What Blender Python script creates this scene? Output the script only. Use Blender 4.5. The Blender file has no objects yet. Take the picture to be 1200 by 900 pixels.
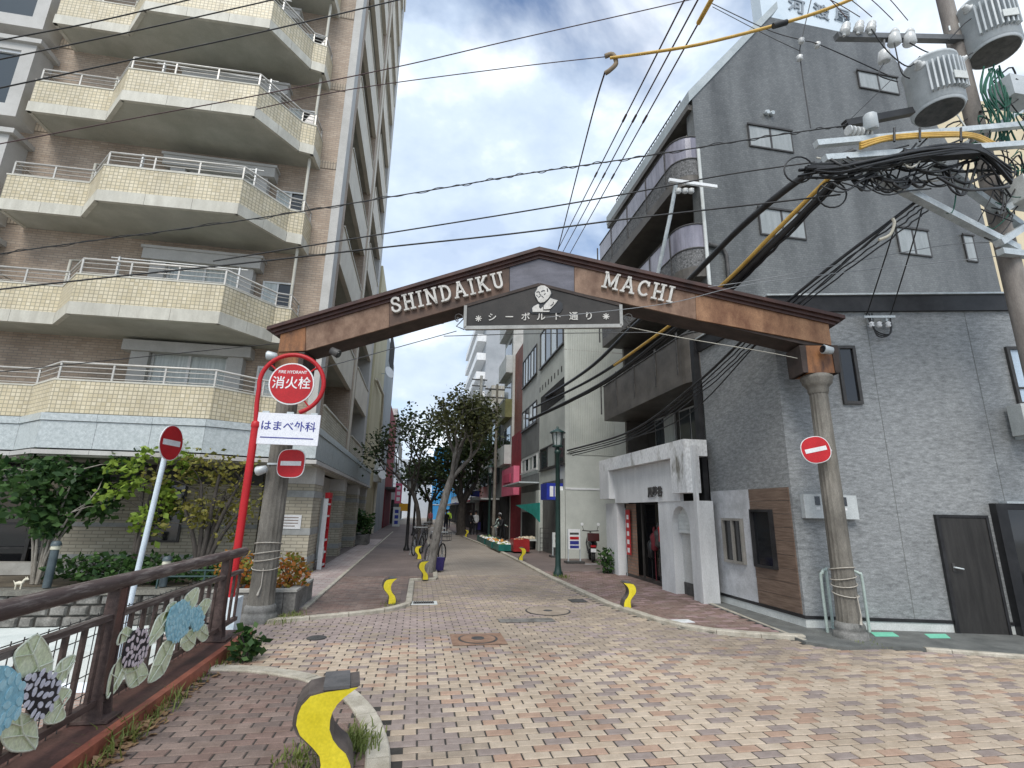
import bpy, bmesh, math, random
from mathutils import Vector as V, Matrix
from math import radians, sin, cos, pi
random.seed(7)
scene = bpy.context.scene
COL = scene.collection

# ------------------------------------------------------------------ camera
FPX, CX, CY, H = 588.0, 600.0, 450.0, 1.70
_u = V((45.0, -2320.0, FPX)).normalized()
_s = V((-111.0, 148.0, FPX)); _s = (_s - _u * _s.dot(_u)).normalized()
_x = _s.cross(_u)
CAM = V((0, 0, H))
cam_d = bpy.data.cameras.new('camera')
cam = bpy.data.objects.new('camera', cam_d); COL.objects.link(cam)
R = Matrix((_x, _s, _u))                       # camera (x right, y down, z forward) -> world
cx_, cy_, cz_ = R @ V((1, 0, 0)), R @ V((0, -1, 0)), R @ V((0, 0, -1))
cam.matrix_world = Matrix(((cx_.x, cy_.x, cz_.x, 0), (cx_.y, cy_.y, cz_.y, 0), (cx_.z, cy_.z, cz_.z, H), (0, 0, 0, 1)))
cam_d.sensor_width = 36.0; cam_d.lens = FPX / 1200 * 36
cam_d.clip_start = 0.05; cam_d.clip_end = 3000
scene.camera = cam

# measured sight lines -> points of the place (on a level, or on a wall plane)
def ray(px, py): return R @ V((px - CX, py - CY, FPX))
def G(px, py, z=0.0):
    d = ray(px, py); return CAM + d * ((z - H) / d.z)
def aY(px, py, Y):
    d = ray(px, py); return CAM + d * (Y / d.y)
def aX(px, py, X):
    d = ray(px, py); return CAM + d * (X / d.x)
def aP(px, py, p0, n):
    d = ray(px, py); return CAM + d * ((p0 - CAM).dot(n) / d.dot(n))

# ------------------------------------------------------------------ world, sun, exposure
SUN_EL, SUN_AZ = radians(52), radians(200)      # azimuth measured from +Y towards +X
world = bpy.data.worlds.new('World'); scene.world = world; world.use_nodes = True
wn, wl = world.node_tree.nodes, world.node_tree.links
wn.clear()
w_out = wn.new('ShaderNodeOutputWorld'); w_bg = wn.new('ShaderNodeBackground')
w_sky = wn.new('ShaderNodeTexSky'); w_sky.sky_type = 'NISHITA'; w_sky.sun_disc = False
w_sky.sun_elevation = SUN_EL; w_sky.sun_rotation = SUN_AZ
w_sky.air_density = 1.0; w_sky.dust_density = 1.5; w_sky.ozone_density = 1.2
w_bg.inputs[1].default_value = 0.12
w_tc = wn.new('ShaderNodeTexCoord')
w_map = wn.new('ShaderNodeMapping'); w_map.inputs['Scale'].default_value = (1.0, 1.0, 1.7)
w_map.inputs['Location'].default_value = (0.35, 0.2, 0.1)
w_n1 = wn.new('ShaderNodeTexNoise'); w_n1.inputs['Scale'].default_value = 2.1; w_n1.inputs['Detail'].default_value = 7.0
w_n1.inputs['Roughness'].default_value = 0.52; w_n1.inputs['Distortion'].default_value = 0.35
w_r1 = wn.new('ShaderNodeValToRGB')
w_r1.color_ramp.elements[0].position = 0.33; w_r1.color_ramp.elements[1].position = 0.47
w_n2 = wn.new('ShaderNodeTexNoise'); w_n2.inputs['Scale'].default_value = 3.3; w_n2.inputs['Detail'].default_value = 6.0
w_n2.inputs['Roughness'].default_value = 0.55
w_r2 = wn.new('ShaderNodeValToRGB')
e = w_r2.color_ramp.elements
e[0].position = 0.36; e[0].color = (2.9, 3.55, 4.6, 1)
e[1].position = 0.68; e[1].color = (6.4, 6.7, 7.0, 1)
m_ = e.new(0.5); m_.color = (3.7, 4.35, 5.2, 1)
w_mix = wn.new('ShaderNodeMixRGB')
wl.new(w_tc.outputs['Generated'], w_map.inputs[0])
wl.new(w_map.outputs[0], w_n1.inputs['Vector']); wl.new(w_map.outputs[0], w_n2.inputs['Vector'])
wl.new(w_n1.outputs[0], w_r1.inputs[0]); wl.new(w_n2.outputs[0], w_r2.inputs[0])
wl.new(w_r1.outputs[0], w_mix.inputs[0]); wl.new(w_sky.outputs[0], w_mix.inputs[1]); wl.new(w_r2.outputs[0], w_mix.inputs[2])
wl.new(w_mix.outputs[0], w_bg.inputs[0]); wl.new(w_bg.outputs[0], w_out.inputs[0])

sun_d = bpy.data.lights.new('sun', 'SUN'); sun = bpy.data.objects.new('sun', sun_d); COL.objects.link(sun)
sun_d.energy = 1.5; sun_d.angle = radians(28); sun_d.color = (1.0, 0.96, 0.9)
sd = V((sin(SUN_AZ) * cos(SUN_EL), cos(SUN_AZ) * cos(SUN_EL), sin(SUN_EL)))
sun.rotation_euler = sd.to_track_quat('Z', 'Y').to_euler(); sun.location = sd * 60
scene.view_settings.view_transform = 'Standard'; scene.view_settings.look = 'None'
scene.view_settings.gamma = 1.0; scene.view_settings.exposure = 0.84
scene.cycles.max_bounces = 6; scene.cycles.diffuse_bounces = 4

# ------------------------------------------------------------------ materials
MATS = {}
def mat(name, c1, c2=None, sc=2.5, rough=0.75, bump=0.0, bsc=60.0, metal=0.0, stretch=(1, 1, 1), lo=0.35, hi=0.65, spec=0.4, fine=0.12, emit=None, wear=0.0):
    """colour c1 -> c2 through a noise over the place's own metres, with a fine grain and relief"""
    if name in MATS: return MATS[name]
    m = bpy.data.materials.new(name); m.use_nodes = True; MATS[name] = m
    N, L = m.node_tree.nodes, m.node_tree.links
    b = N['Principled BSDF']; b.inputs['Roughness'].default_value = rough; b.inputs['Metallic'].default_value = metal
    b.inputs['Specular IOR Level'].default_value = spec
    g = N.new('ShaderNodeNewGeometry'); mp = N.new('ShaderNodeMapping'); mp.inputs['Scale'].default_value = stretch
    L.new(g.outputs['Position'], mp.inputs[0])
    n1 = N.new('ShaderNodeTexNoise'); n1.inputs['Scale'].default_value = sc; n1.inputs['Detail'].default_value = 6; n1.inputs['Roughness'].default_value = 0.65
    L.new(mp.outputs[0], n1.inputs['Vector'])
    r = N.new('ShaderNodeValToRGB'); r.color_ramp.elements[0].position = lo; r.color_ramp.elements[1].position = hi
    if c2 is None: c2 = tuple(min(1, x * 1.18) for x in c1); c1 = tuple(x * 0.86 for x in c1)
    r.color_ramp.elements[0].color = (*c1, 1); r.color_ramp.elements[1].color = (*c2, 1)
    L.new(n1.outputs[0], r.inputs[0])
    n2 = N.new('ShaderNodeTexNoise'); n2.inputs['Scale'].default_value = bsc; n2.inputs['Detail'].default_value = 3
    L.new(mp.outputs[0], n2.inputs['Vector'])
    mr = N.new('ShaderNodeMapRange'); mr.inputs[3].default_value = 1 - fine; mr.inputs[4].default_value = 1 + fine
    mr.inputs[1].default_value = 0.3; mr.inputs[2].default_value = 0.7
    L.new(n2.outputs[0], mr.inputs[0])
    mx = N.new('ShaderNodeMixRGB'); mx.blend_type = 'MULTIPLY'; mx.inputs[0].default_value = 1
    L.new(r.outputs[0], mx.inputs[1]); L.new(mr.outputs[0], mx.inputs[2]); L.new(mx.outputs[0], b.inputs['Base Color'])
    if wear:                                             # broad wear and dirt over several metres
        n3 = N.new('ShaderNodeTexNoise'); n3.inputs['Scale'].default_value = .55; n3.inputs['Detail'].default_value = 7; n3.inputs['Roughness'].default_value = .62
        L.new(g.outputs['Position'], n3.inputs['Vector'])
        m3 = N.new('ShaderNodeMapRange'); m3.inputs[1].default_value = .36; m3.inputs[2].default_value = .62; m3.inputs[3].default_value = 1 - wear; m3.inputs[4].default_value = 1 + wear * .25
        L.new(n3.outputs[0], m3.inputs[0])
        x3 = N.new('ShaderNodeMixRGB'); x3.blend_type = 'MULTIPLY'; x3.inputs[0].default_value = 1
        L.new(mx.outputs[0], x3.inputs[1]); L.new(m3.outputs[0], x3.inputs[2]); L.new(x3.outputs[0], b.inputs['Base Color'])
    if bump:
        bp = N.new('ShaderNodeBump'); bp.inputs['Strength'].default_value = bump; bp.inputs['Distance'].default_value = 0.01
        L.new(n2.outputs[0], bp.inputs['Height']); L.new(bp.outputs[0], b.inputs['Normal'])
    if emit:
        b.inputs['Emission Color'].default_value = (*emit[0], 1); b.inputs['Emission Strength'].default_value = emit[1]
    return m

def brick_mat(name, c1, c2, mortar, bw, bh, off=0.5, ms=0.012, rough=0.7, dirt=(0.75, 1.1), dsc=0.7, bump=0.4, spec=0.35, bias=0.0, run=(1, 1, 1)):
    """tiles or bricks too small to pick apart at this distance; laid in metres through the UV map"""
    if name in MATS: return MATS[name]
    m = bpy.data.materials.new(name); m.use_nodes = True; MATS[name] = m
    N, L = m.node_tree.nodes, m.node_tree.links
    b = N['Principled BSDF']; b.inputs['Roughness'].default_value = rough; b.inputs['Specular IOR Level'].default_value = spec
    uv = N.new('ShaderNodeUVMap'); uv.uv_map = 'UVMap'
    br = N.new('ShaderNodeTexBrick'); br.offset = off
    br.inputs['Color1'].default_value = (*c1, 1); br.inputs['Color2'].default_value = (*c2, 1); br.inputs['Mortar'].default_value = (*mortar, 1)
    br.inputs['Scale'].default_value = 1.0; br.inputs['Mortar Size'].default_value = ms; br.inputs['Mortar Smooth'].default_value = 0.1
    br.inputs['Brick Width'].default_value = bw; br.inputs['Row Height'].default_value = bh; br.inputs['Bias'].default_value = bias
    L.new(uv.outputs[0], br.inputs['Vector'])
    g = N.new('ShaderNodeNewGeometry')
    n = N.new('ShaderNodeTexNoise'); n.inputs['Scale'].default_value = dsc; n.inputs['Detail'].default_value = 8; n.inputs['Roughness'].default_value = 0.6
    mp = N.new('ShaderNodeMapping'); mp.inputs['Scale'].default_value = run
    L.new(g.outputs['Position'], mp.inputs[0]); L.new(mp.outputs[0], n.inputs['Vector'])
    mr = N.new('ShaderNodeMapRange'); mr.inputs[1].default_value = 0.3; mr.inputs[2].default_value = 0.7
    mr.inputs[3].default_value = dirt[0]; mr.inputs[4].default_value = dirt[1]
    L.new(n.outputs[0], mr.inputs[0])
    mx = N.new('ShaderNodeMixRGB'); mx.blend_type = 'MULTIPLY'; mx.inputs[0].default_value = 1
    L.new(br.outputs['Color'], mx.inputs[1]); L.new(mr.outputs[0], mx.inputs[2]); L.new(mx.outputs[0], b.inputs['Base Color'])
    bp = N.new('ShaderNodeBump'); bp.inputs['Strength'].default_value = bump; bp.inputs['Distance'].default_value = 0.006; bp.invert = True
    L.new(br.outputs['Fac'], bp.inputs['Height']); L.new(bp.outputs[0], b.inputs['Normal'])
    return m

def glass(name, tint, rough=0.06):
    """window glass seen from a lit street: tinted body with clear reflections"""
    if name in MATS: return MATS[name]
    m = bpy.data.materials.new(name); m.use_nodes = True; MATS[name] = m
    b = m.node_tree.nodes['Principled BSDF']; b.inputs['Base Color'].default_value = (*tint, 1)
    b.inputs['Roughness'].default_value = rough; b.inputs['Specular IOR Level'].default_value = 0.8
    return m

def leaf_mat(name, c1, c2):
    m = bpy.data.materials.new(name); m.use_nodes = True; MATS[name] = m
    N, L = m.node_tree.nodes, m.node_tree.links
    b = N['Principled BSDF']; b.inputs['Roughness'].default_value = 0.55; b.inputs['Specular IOR Level'].default_value = 0.3
    g = N.new('ShaderNodeNewGeometry'); r = N.new('ShaderNodeValToRGB')
    r.color_ramp.elements[0].color = (*c1, 1); r.color_ramp.elements[1].color = (*c2, 1)
    L.new(g.outputs['Random Per Island'], r.inputs[0]); L.new(r.outputs[0], b.inputs['Base Color'])
    t = N.new('ShaderNodeBsdfTranslucent'); L.new(r.outputs[0], t.inputs[0])
    mx = N.new('ShaderNodeMixShader'); mx.inputs[0].default_value = 0.3
    L.new(b.outputs[0], mx.inputs[1]); L.new(t.outputs[0], mx.inputs[2])
    L.new(mx.outputs[0], N['Material Output'].inputs[0])
    return m

# ------------------------------------------------------------------ mesh builder
class MB:
    def __init__(s): s.v, s.f, s.m, s.sm = [], [], [], []
    def add(s, vs, fs, mi=0, smooth=False):
        o = len(s.v); s.v += [V(p) for p in vs]
        for f in fs: s.f.append([o + i for i in f]); s.m.append(mi); s.sm.append(smooth)
        return s
    def box(s, x0, x1, y0, y1, z0, z1, mi=0):
        return s.add([(x, y, z) for z in (z0, z1) for y in (y0, y1) for x in (x0, x1)],
                     [(0, 2, 3, 1), (4, 5, 7, 6), (0, 1, 5, 4), (2, 6, 7, 3), (0, 4, 6, 2), (1, 3, 7, 5)], mi)
    def obox(s, c, ax, ay, az, hx, hy, hz, mi=0):          # oriented box from its centre and half sizes
        c, ax, ay, az = V(c), V(ax).normalized(), V(ay).normalized(), V(az).normalized()
        return s.add([c + ax * hx * i + ay * hy * j + az * hz * k for k in (-1, 1) for j in (-1, 1) for i in (-1, 1)],
                     [(0, 2, 3, 1), (4, 5, 7, 6), (0, 1, 5, 4), (2, 6, 7, 3), (0, 4, 6, 2), (1, 3, 7, 5)], mi)
    def prism(s, poly, ext, mi=0, mside=None):              # flat outline pushed along a vector
        n = len(poly); e = V(ext); a = [V(p) for p in poly]
        s.add(a + [p + e for p in a], [list(range(n))[::-1], list(range(n, 2 * n))], mi)
        s.add(a + [p + e for p in a], [(i, (i + 1) % n, (i + 1) % n + n, i + n) for i in range(n)], mi if mside is None else mside)
        return s
    def quad(s, a, b, c, d, mi=0): return s.add([a, b, c, d], [(0, 1, 2, 3)], mi)
    def tube(s, pts, r, n=6, mi=0, closed=False, cap=True):
        P = [V(p) for p in pts]; k = len(P)
        rr = r if isinstance(r, (list, tuple)) else [r] * k
        rings, nrm = [], None
        for i in range(k):
            if closed: t = P[(i + 1) % k] - P[i - 1]
            else: t = P[min(i + 1, k - 1)] - P[max(i - 1, 0)]
            t = t.normalized() if t.length > 1e-9 else V((0, 0, 1))
            if nrm is None:
                nrm = t.orthogonal().normalized()
            nrm = (nrm - t * nrm.dot(t)); nrm = nrm.normalized() if nrm.length > 1e-6 else t.orthogonal().normalized()
            b = t.cross(nrm)
            rings.append([P[i] + (nrm * cos(2 * pi * j / n) + b * sin(2 * pi * j / n)) * rr[i] for j in range(n)])
        fs = []
        for i in range(k if closed else k - 1):
            a, c = i * n, ((i + 1) % k) * n
            fs += [(a + j, a + (j + 1) % n, c + (j + 1) % n, c + j) for j in range(n)]
        s.add([p for q in rings for p in q], fs, mi, True)
        if cap and not closed:
            s.add(rings[0], [list(range(n))[::-1]], mi); s.add(rings[-1], [list(range(n))], mi)
        return s
    def lathe(s, base, prof, n=24, mi=0, flute=0, axis=None):       # profile of (radius, height)
        b = V(base); vs, fs = [], []
        az = V(axis).normalized() if axis else V((0, 0, 1)); ax = az.orthogonal().normalized(); ay = az.cross(ax)
        for r, z in prof:
            for j in range(n):
                a = 2 * pi * j / n
                q = r * (1 - flute * (j % 2)) if flute else r
                vs.append(b + ax * q * cos(a) + ay * q * sin(a) + az * z)
        k = len(prof)
        for i in range(k - 1):
            fs += [(i * n + j, i * n + (j + 1) % n, (i + 1) * n + (j + 1) % n, (i + 1) * n + j) for j in range(n)]
        s.add(vs, fs, mi, not flute)
        s.add(vs[:n], [list(range(n))[::-1]], mi); s.add(vs[-n:], [list(range(n))], mi)
        return s
    def ribbon(s, pts, w, n, ext, mi=0, closed=False):                # flat stroke of width w lying in the plane with normal n
        P = [V(p) for p in pts]; n = V(n).normalized(); k = len(P); L_, R_ = [], []
        for i in range(k):
            if closed: t = (P[(i + 1) % k] - P[i - 1]).normalized()
            else: t = (P[min(i + 1, k - 1)] - P[max(i - 1, 0)]).normalized()
            o = n.cross(t).normalized() * (w / 2); L_.append(P[i] + o); R_.append(P[i] - o)
        e = V(ext)
        for i in range(k if closed else k - 1):
            j = (i + 1) % k
            a, b, c, d = L_[i], R_[i], R_[j], L_[j]
            fs = [(0, 1, 2, 3), (7, 6, 5, 4), (1, 5, 6, 2), (3, 7, 4, 0)]
            if not closed and i == 0: fs.append((0, 4, 5, 1))
            if not closed and i == k - 2: fs.append((2, 6, 7, 3))
            s.add([a, b, c, d, a + e, b + e, c + e, d + e], fs, mi)
        return s
    def mesh(s, name, mats, org=(0, 0, 0), weld=False, fixn=True):
        me = bpy.data.meshes.new(name); o = V(org)
        me.from_pydata([p - o for p in s.v], [], s.f)
        for i, p in enumerate(me.polygons): p.material_index = s.m[i]; p.use_smooth = s.sm[i]
        for m in (mats if isinstance(mats, (list, tuple)) else [mats]): me.materials.append(m)
        if fixn or weld:
            bm = bmesh.new(); bm.from_mesh(me)
            bmesh.ops.remove_doubles(bm, verts=bm.verts, dist=1e-5) if weld else None
            bmesh.ops.recalc_face_normals(bm, faces=bm.faces)
            bm.to_mesh(me); bm.free()
        uvl = me.uv_layers.new(name='UVMap')
        for p in me.polygons:                            # box projection in metres
            n = p.normal
            if abs(n.z) > 0.8: tu, tv = V((1, 0, 0)), V((0, 1, 0))
            else:
                tu = V((-n.y, n.x, 0)).normalized(); tv = V((0, 0, 1))
            for li in p.loop_indices:
                q = me.vertices[me.loops[li].vertex_index].co + o
                uvl.data[li].uv = (q.dot(tu), q.dot(tv))
        return me
    def obj(s, name, mats, parent=None, org=None, **kw):
        if org is None: org = parent.matrix_world_org if False else ORG.get(parent, V((0, 0, 0))) if parent else V((0, 0, 0))
        o = bpy.data.objects.new(name, s.mesh(name, mats, org, **kw)); COL.objects.link(o)
        if parent: o.parent = parent
        else: o.location = org
        ORG[o] = V(org)
        return o
ORG = {}

def tag(o, label=None, cat=None, group=None, kind=None):
    if label: o['label'] = label
    if cat: o['category'] = cat
    if group: o['group'] = group
    if kind: o['kind'] = kind
    return o
def thing(name, loc, label, cat, group=None):
    o = bpy.data.objects.new(name, None); COL.objects.link(o); o.location = loc; o.empty_display_size = 0.2
    ORG[o] = V(loc); return tag(o, label, cat, group)
def struct(mb, name, mats, parent=None, **kw):
    o = mb.obj(name, mats, parent, **kw)
    if not parent: o['kind'] = 'structure'
    return o
def box_part(name, m, parent, *b): return MB().box(*b).obj(name, m, parent)
def dup_tree(root, loc=None, rotz=0.0, label=None, group=None, scale=1.0):
    r = root.copy(); COL.objects.link(r)
    if loc is not None: r.location = loc
    r.rotation_euler = (0, 0, rotz); r.scale = (scale,) * 3
    if label: r['label'] = label
    if group: r['group'] = group
    for ch in list(root.children):
        c = ch.copy(); COL.objects.link(c); c.parent = r
        for g in list(ch.children):
            d = g.copy(); COL.objects.link(d); d.parent = c
    return r

def text(name, body, m, parent, org, xdir, up, size, ext=0.004, bold=0.0, width=1.0, align='CENTER'):
    cu = bpy.data.curves.new('lettering', 'FONT'); cu.body = body; cu.size = 1.0; cu.align_x = align; cu.align_y = 'CENTER'
    cu.offset = bold; cu.extrude = 0.001; cu.resolution_u = 4
    to = bpy.data.objects.new('lettering', cu); COL.objects.link(to)
    dg = bpy.context.evaluated_depsgraph_get()
    me = bpy.data.meshes.new_from_object(to.evaluated_get(dg))
    bpy.data.objects.remove(to); bpy.data.curves.remove(cu)
    x, u = V(xdir).normalized(), V(up).normalized(); n = x.cross(u)
    o = V(ORG.get(parent, (0, 0, 0))) if parent else V(org)
    for v in me.vertices:
        c = v.co.copy()
        v.co = V(org) + x * c.x * size * width + u * c.y * size + n * (ext if c.z > 0 else 0) - o
    me.materials.clear(); me.materials.append(m); me.name = name
    ob = bpy.data.objects.new(name, me); COL.objects.link(ob)
    if parent: ob.parent = parent
    else: ob.location = o
    ORG[ob] = o
    return ob
def inside(x, y, poly):
    r = False; j = len(poly) - 1
    for i in range(len(poly)):
        xi, yi = poly[i][0], poly[i][1]; xj, yj = poly[j][0], poly[j][1]
        if (yi > y) != (yj > y) and x < (xj - xi) * (y - yi) / (yj - yi) + xi: r = not r
        j = i
    return r
def smooth_path(pts, k=6):                            # Catmull-Rom through points
    P = [V(p) for p in pts]; out = []
    for i in range(len(P) - 1):
        a, b, c, d = P[max(i - 1, 0)], P[i], P[i + 1], P[min(i + 2, len(P) - 1)]
        for j in range(k):
            t = j / k
            out.append(0.5 * ((2 * b) + (c - a) * t + (2 * a - 5 * b + 4 * c - d) * t * t + (3 * b - a - 3 * c + d) * t ** 3))
    out.append(P[-1]); return out
# ------------------------------------------------------------------ shared materials
M = dict(
 mortar=mat('joint sand', (.025, .023, .02), (.055, .05, .042), sc=4),
 cream=mat('cream brick', (.385, .305, .225), (.48, .39, .295), sc=9, bsc=160, bump=.25, fine=.18, wear=.27),
 cream2=mat('pale brick', (.42, .34, .255), (.51, .42, .325), sc=9, bsc=160, bump=.25, fine=.16, wear=.22),
 orange=mat('orange brick', (.34, .225, .16), (.42, .29, .215), sc=9, bsc=160, bump=.25, fine=.16, wear=.22),
 greyb=mat('grey brick', (.235, .188, .165), (.31, .255, .228), sc=9, bsc=160, bump=.25, fine=.16, wear=.18),
 tanb=mat('worn tan brick', (.29, .235, .18), (.39, .32, .25), sc=6, bsc=120, bump=.25, fine=.16, wear=.25),
 mauve=mat('mauve brick', (.28, .225, .205), (.38, .305, .28), sc=6, bsc=120, bump=.25, fine=.16, wear=.25),
 paver=mat('red brown paver', (.165, .11, .09), (.24, .165, .138), sc=5, bsc=120, bump=.3, fine=.2, wear=.28),
 paver2=mat('brown paver', (.185, .135, .11), (.26, .195, .165), sc=5, bsc=120, bump=.3, fine=.2, wear=.28),
 paver3=mat('dark paver', (.13, .098, .085), (.19, .145, .125), sc=5, bsc=120, bump=.3, fine=.2),
 kerb=mat('kerb granite', (.32, .29, .23), (.52, .48, .40), sc=5, bsc=150, bump=.4, fine=.25),
 asphalt=mat('asphalt', (.10, .105, .10), (.17, .175, .165), sc=3, bsc=250, bump=.4, fine=.3),
 concrete=mat('concrete', (.30, .29, .26), (.46, .45, .41), sc=2, bsc=60, bump=.2),
 paleconc=mat('pale concrete', (.50, .52, .50), (.64, .66, .64), sc=2, bsc=60, bump=.2),
 stone=mat('rubble stone', (.10, .095, .085), (.24, .23, .21), sc=4, bsc=30, bump=.5, fine=.25),
 iron=mat('cast iron', (.05, .05, .05), (.11, .105, .10), sc=8, rough=.6, metal=.3),
 white=mat('white paint', (.66, .67, .67), (.80, .81, .81), sc=3, rough=.55),
 whitewall=mat('weathered white wall', (.56, .57, .57), (.71, .72, .72), sc=1.2, stretch=(2, 2, .5), wear=.12, rough=.7),
 galv=mat('galvanised steel', (.42, .46, .47), (.60, .64, .65), sc=5, rough=.5, metal=.25),
 black=mat('black paint', (.012, .012, .013), (.03, .03, .032), sc=3, rough=.4),
 cable=mat('black cable', (.012, .012, .013), (.03, .03, .03), sc=3, rough=.5),
 dkgreen=mat('dark green paint', (.012, .035, .03), (.025, .055, .048), sc=3, rough=.4),
 red=mat('red enamel', (.42, .008, .014), (.52, .014, .02), sc=3, rough=.45, wear=.12),
 yellow=mat('yellow paint', (.66, .54, .02), (.78, .65, .04), sc=5, rough=.45, fine=.1, wear=.15),
 brown=mat('dark brown steel', (.06, .05, .045), (.12, .10, .09), sc=6, rough=.55),
 glass=glass('window glass', (.045, .055, .06)),
 darkglass=glass('dark glass', (.012, .013, .015)),
 curtain=mat('curtained glass', (.36, .39, .37), (.54, .57, .54), sc=3, stretch=(6, 6, .3), rough=.12, spec=.6),
 alu=mat('aluminium frame', (.50, .50, .48), (.64, .64, .62), sc=4, rough=.4, metal=.2),
 bronze=mat('bronze frame', (.03, .028, .026), (.06, .056, .052), sc=4, rough=.4),
 dark=mat('unlit interior', (.012, .012, .011), (.03, .028, .026), sc=2, rough=.9),
)
def bark(n, a, b): return mat(n, a, b, sc=6, stretch=(2, 2, .7), bsc=40, bump=.5, rough=.9, fine=.2)
M['bark'] = bark('grey bark', (.11, .10, .09), (.26, .245, .225))

UPZ = V((0, 0, 1))
# ------------------------------------------------------------------ ground, canal, roads
ground = MB().add([(-2.47, -40, -.03), (400, -40, -.03), (400, 900, -.03), (-400, 900, -.03), (-400, 12.4, -.03), (-3.3, 12.4, -.03), (-3.3, 7.75, -.03), (-2.47, 7.75, -.03)],
                  [range(8)])
struct(ground, 'ground', M['concrete'])
# canal bed with its two terraces, bank walls
bankstone = M['stone']
struct(MB().box(-60, -3.3, 10.45, 12.4, -1.2, -.72), 'canal_terrace', mat('terrace concrete', (.55, .60, .58), (.74, .78, .75), sc=1.2))
struct(MB().box(-60, -2.47, 7.0, 10.449, -2.2, -1.35), 'canal_walk', brick_mat('canal walk brick', (.30, .20, .16), (.42, .30, .25), (.35, .33, .30), .22, .11, bump=.3))
struct(MB().add([(-60, -40, -1.9), (-2.47, -40, -1.9), (-2.47, 7.0, -1.9), (-60, 7.0, -1.9)], [(0, 1, 2, 3)]), 'canal_bed', mat('canal bed', (.16, .16, .14), (.30, .30, .27), sc=1.5, bsc=8, fine=.3))
bk = thing('bank_wall', (-10, 12.4, -.7), 'grey rubble stone bank wall under the apartment forecourt', 'wall')
MB().box(-60, -3.3, 12.4, 12.7, -1.0, -.12).obj('wall', M['mortar'], bk)
rs = random.Random(3)
bm_ = {}
cnt = 0
for row in range(3):
    x = -3.3 - rs.random() * .3
    while x > -14:
        w = .26 + rs.random() * .28
        z0 = -.72 + row * .205; b = MB()
        y = 12.36 - rs.random() * .03
        c = .03
        b.add([(x - w + .02, 12.41, z0), (x - .02, 12.41, z0), (x - .02, 12.41, z0 + .19), (x - w + .02, 12.41, z0 + .19),
               (x - w + .02 + c, y, z0 + c), (x - .02 - c, y, z0 + c), (x - .02 - c, y, z0 + .19 - c), (x - w + .02 + c, y, z0 + .19 - c)],
              [(4, 5, 6, 7), (0, 1, 5, 4), (1, 2, 6, 5), (2, 3, 7, 6), (3, 0, 4, 7)])
        b.obj('stone', M['stone'], bk); x -= w
box_part('coping', mat('mossy coping', (.11, .105, .09), (.20, .19, .16), sc=3, bsc=40, fine=.25), bk, -60, -3.3, 12.3, 12.75, -.119, -.02)

# outlines on the ground (kerb outer edges)
K_NEAR = [(-2.02, 6.42), (-1.58, 6.33), (-1.0, 6.02), (-.52, 5.54), (-.24, 4.93), (-.12, 4.42), (-.07, 4.0), (-.06, 3.4), (-.06, 1.0)]
K_NEAR = [(p.x, p.y) for p in smooth_path([V((x, y, 0)) for x, y in K_NEAR], 3)]
K_LEFT = [(-2.15, 8.78), (-1.81, 8.89), (-1.41, 9.05), (-.72, 9.36), (-.35, 9.66), (-.11, 10.05), (-.08, 13.40), (.5, 13.5), (.55, 16.0), (.62, 30), (1.0, 60)]
kl_s = [(p.x, p.y) for p in smooth_path([V((x, y, 0)) for x, y in K_LEFT[:6]], 3)] + K_LEFT[6:]
K_RIGHT_PX = [(945, 750.5), (880, 747), (835, 743), (800, 737), (765, 728), (735, 718), (710, 710), (675, 693.5), (640, 676.7), (610, 660), (581, 645.3)]
kr = [G(*p) for p in K_RIGHT_PX]; kr = [(p.x, p.y) for p in kr] + [(3.0, 34), (2.8, 60)]
P_NEAR = [(-2.05, .5)] + [(-2.05, 6.42)] + K_NEAR[1:]
P_LEFT = kl_s + [(-3.05, 60), (-3.05, 8.7)]
P_RIGHT = kr + [(7, 60), (7, 10), (6.2, 7.7), (5.6, 6.9)]
asp_px = [(845, 704), (900, 722), (946, 737.5)]
P_ASPH = [(6.08, 10.2), (6.08, 7.53), (14.5, 5.44), (14.5, 3.3), (7.76, 5.78), (7.09, 6.09), (6.35, 6.36), (5.6, 6.42), (5.38, 6.72), (5.72, 10.2)]

road = struct(MB().prism([(-2.44, -6, -.028), (16, -6, -.028), (16, 14.4, -.028), (-3.2, 14.4, -.028), (-3.2, 7.8, -.028), (-2.44, 7.8, -.028)], (0, 0, .021)), 'road', M['mortar'])
road_far = struct(MB().add([(-2.5, 14.4, -.004), (7, 14.4, -.004), (7, 160, -.004), (-2.5, 160, -.004)], [(0, 1, 2, 3)]), 'street',
                  brick_mat('far street brick', (.30, .25, .20), (.36, .31, .255), (.22, .19, .16), .215, .105, ms=.008, dirt=(.78, 1.12), dsc=.5))
BW, BH, GAP = .213, .104, .0125
def brick_block(w, h, t=.03, c=.006):                   # one brick, chamfered top
    return ([(-w, -h, -t), (w, -h, -t), (w, h, -t), (-w, h, -t), (-w, -h, -c), (w, -h, -c), (w, h, -c), (-w, h, -c),
             (-w + c, -h + c, 0), (w - c, -h + c, 0), (w - c, h - c, 0), (-w + c, h - c, 0)],
            [(0, 1, 5, 4), (1, 2, 6, 5), (2, 3, 7, 6), (3, 0, 4, 7), (4, 5, 9, 8), (5, 6, 10, 9), (6, 7, 11, 10), (7, 4, 8, 11), (8, 9, 10, 11)])
BV, BF = brick_block(BW / 2 - GAP / 2, BH / 2 - GAP / 2)
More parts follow.
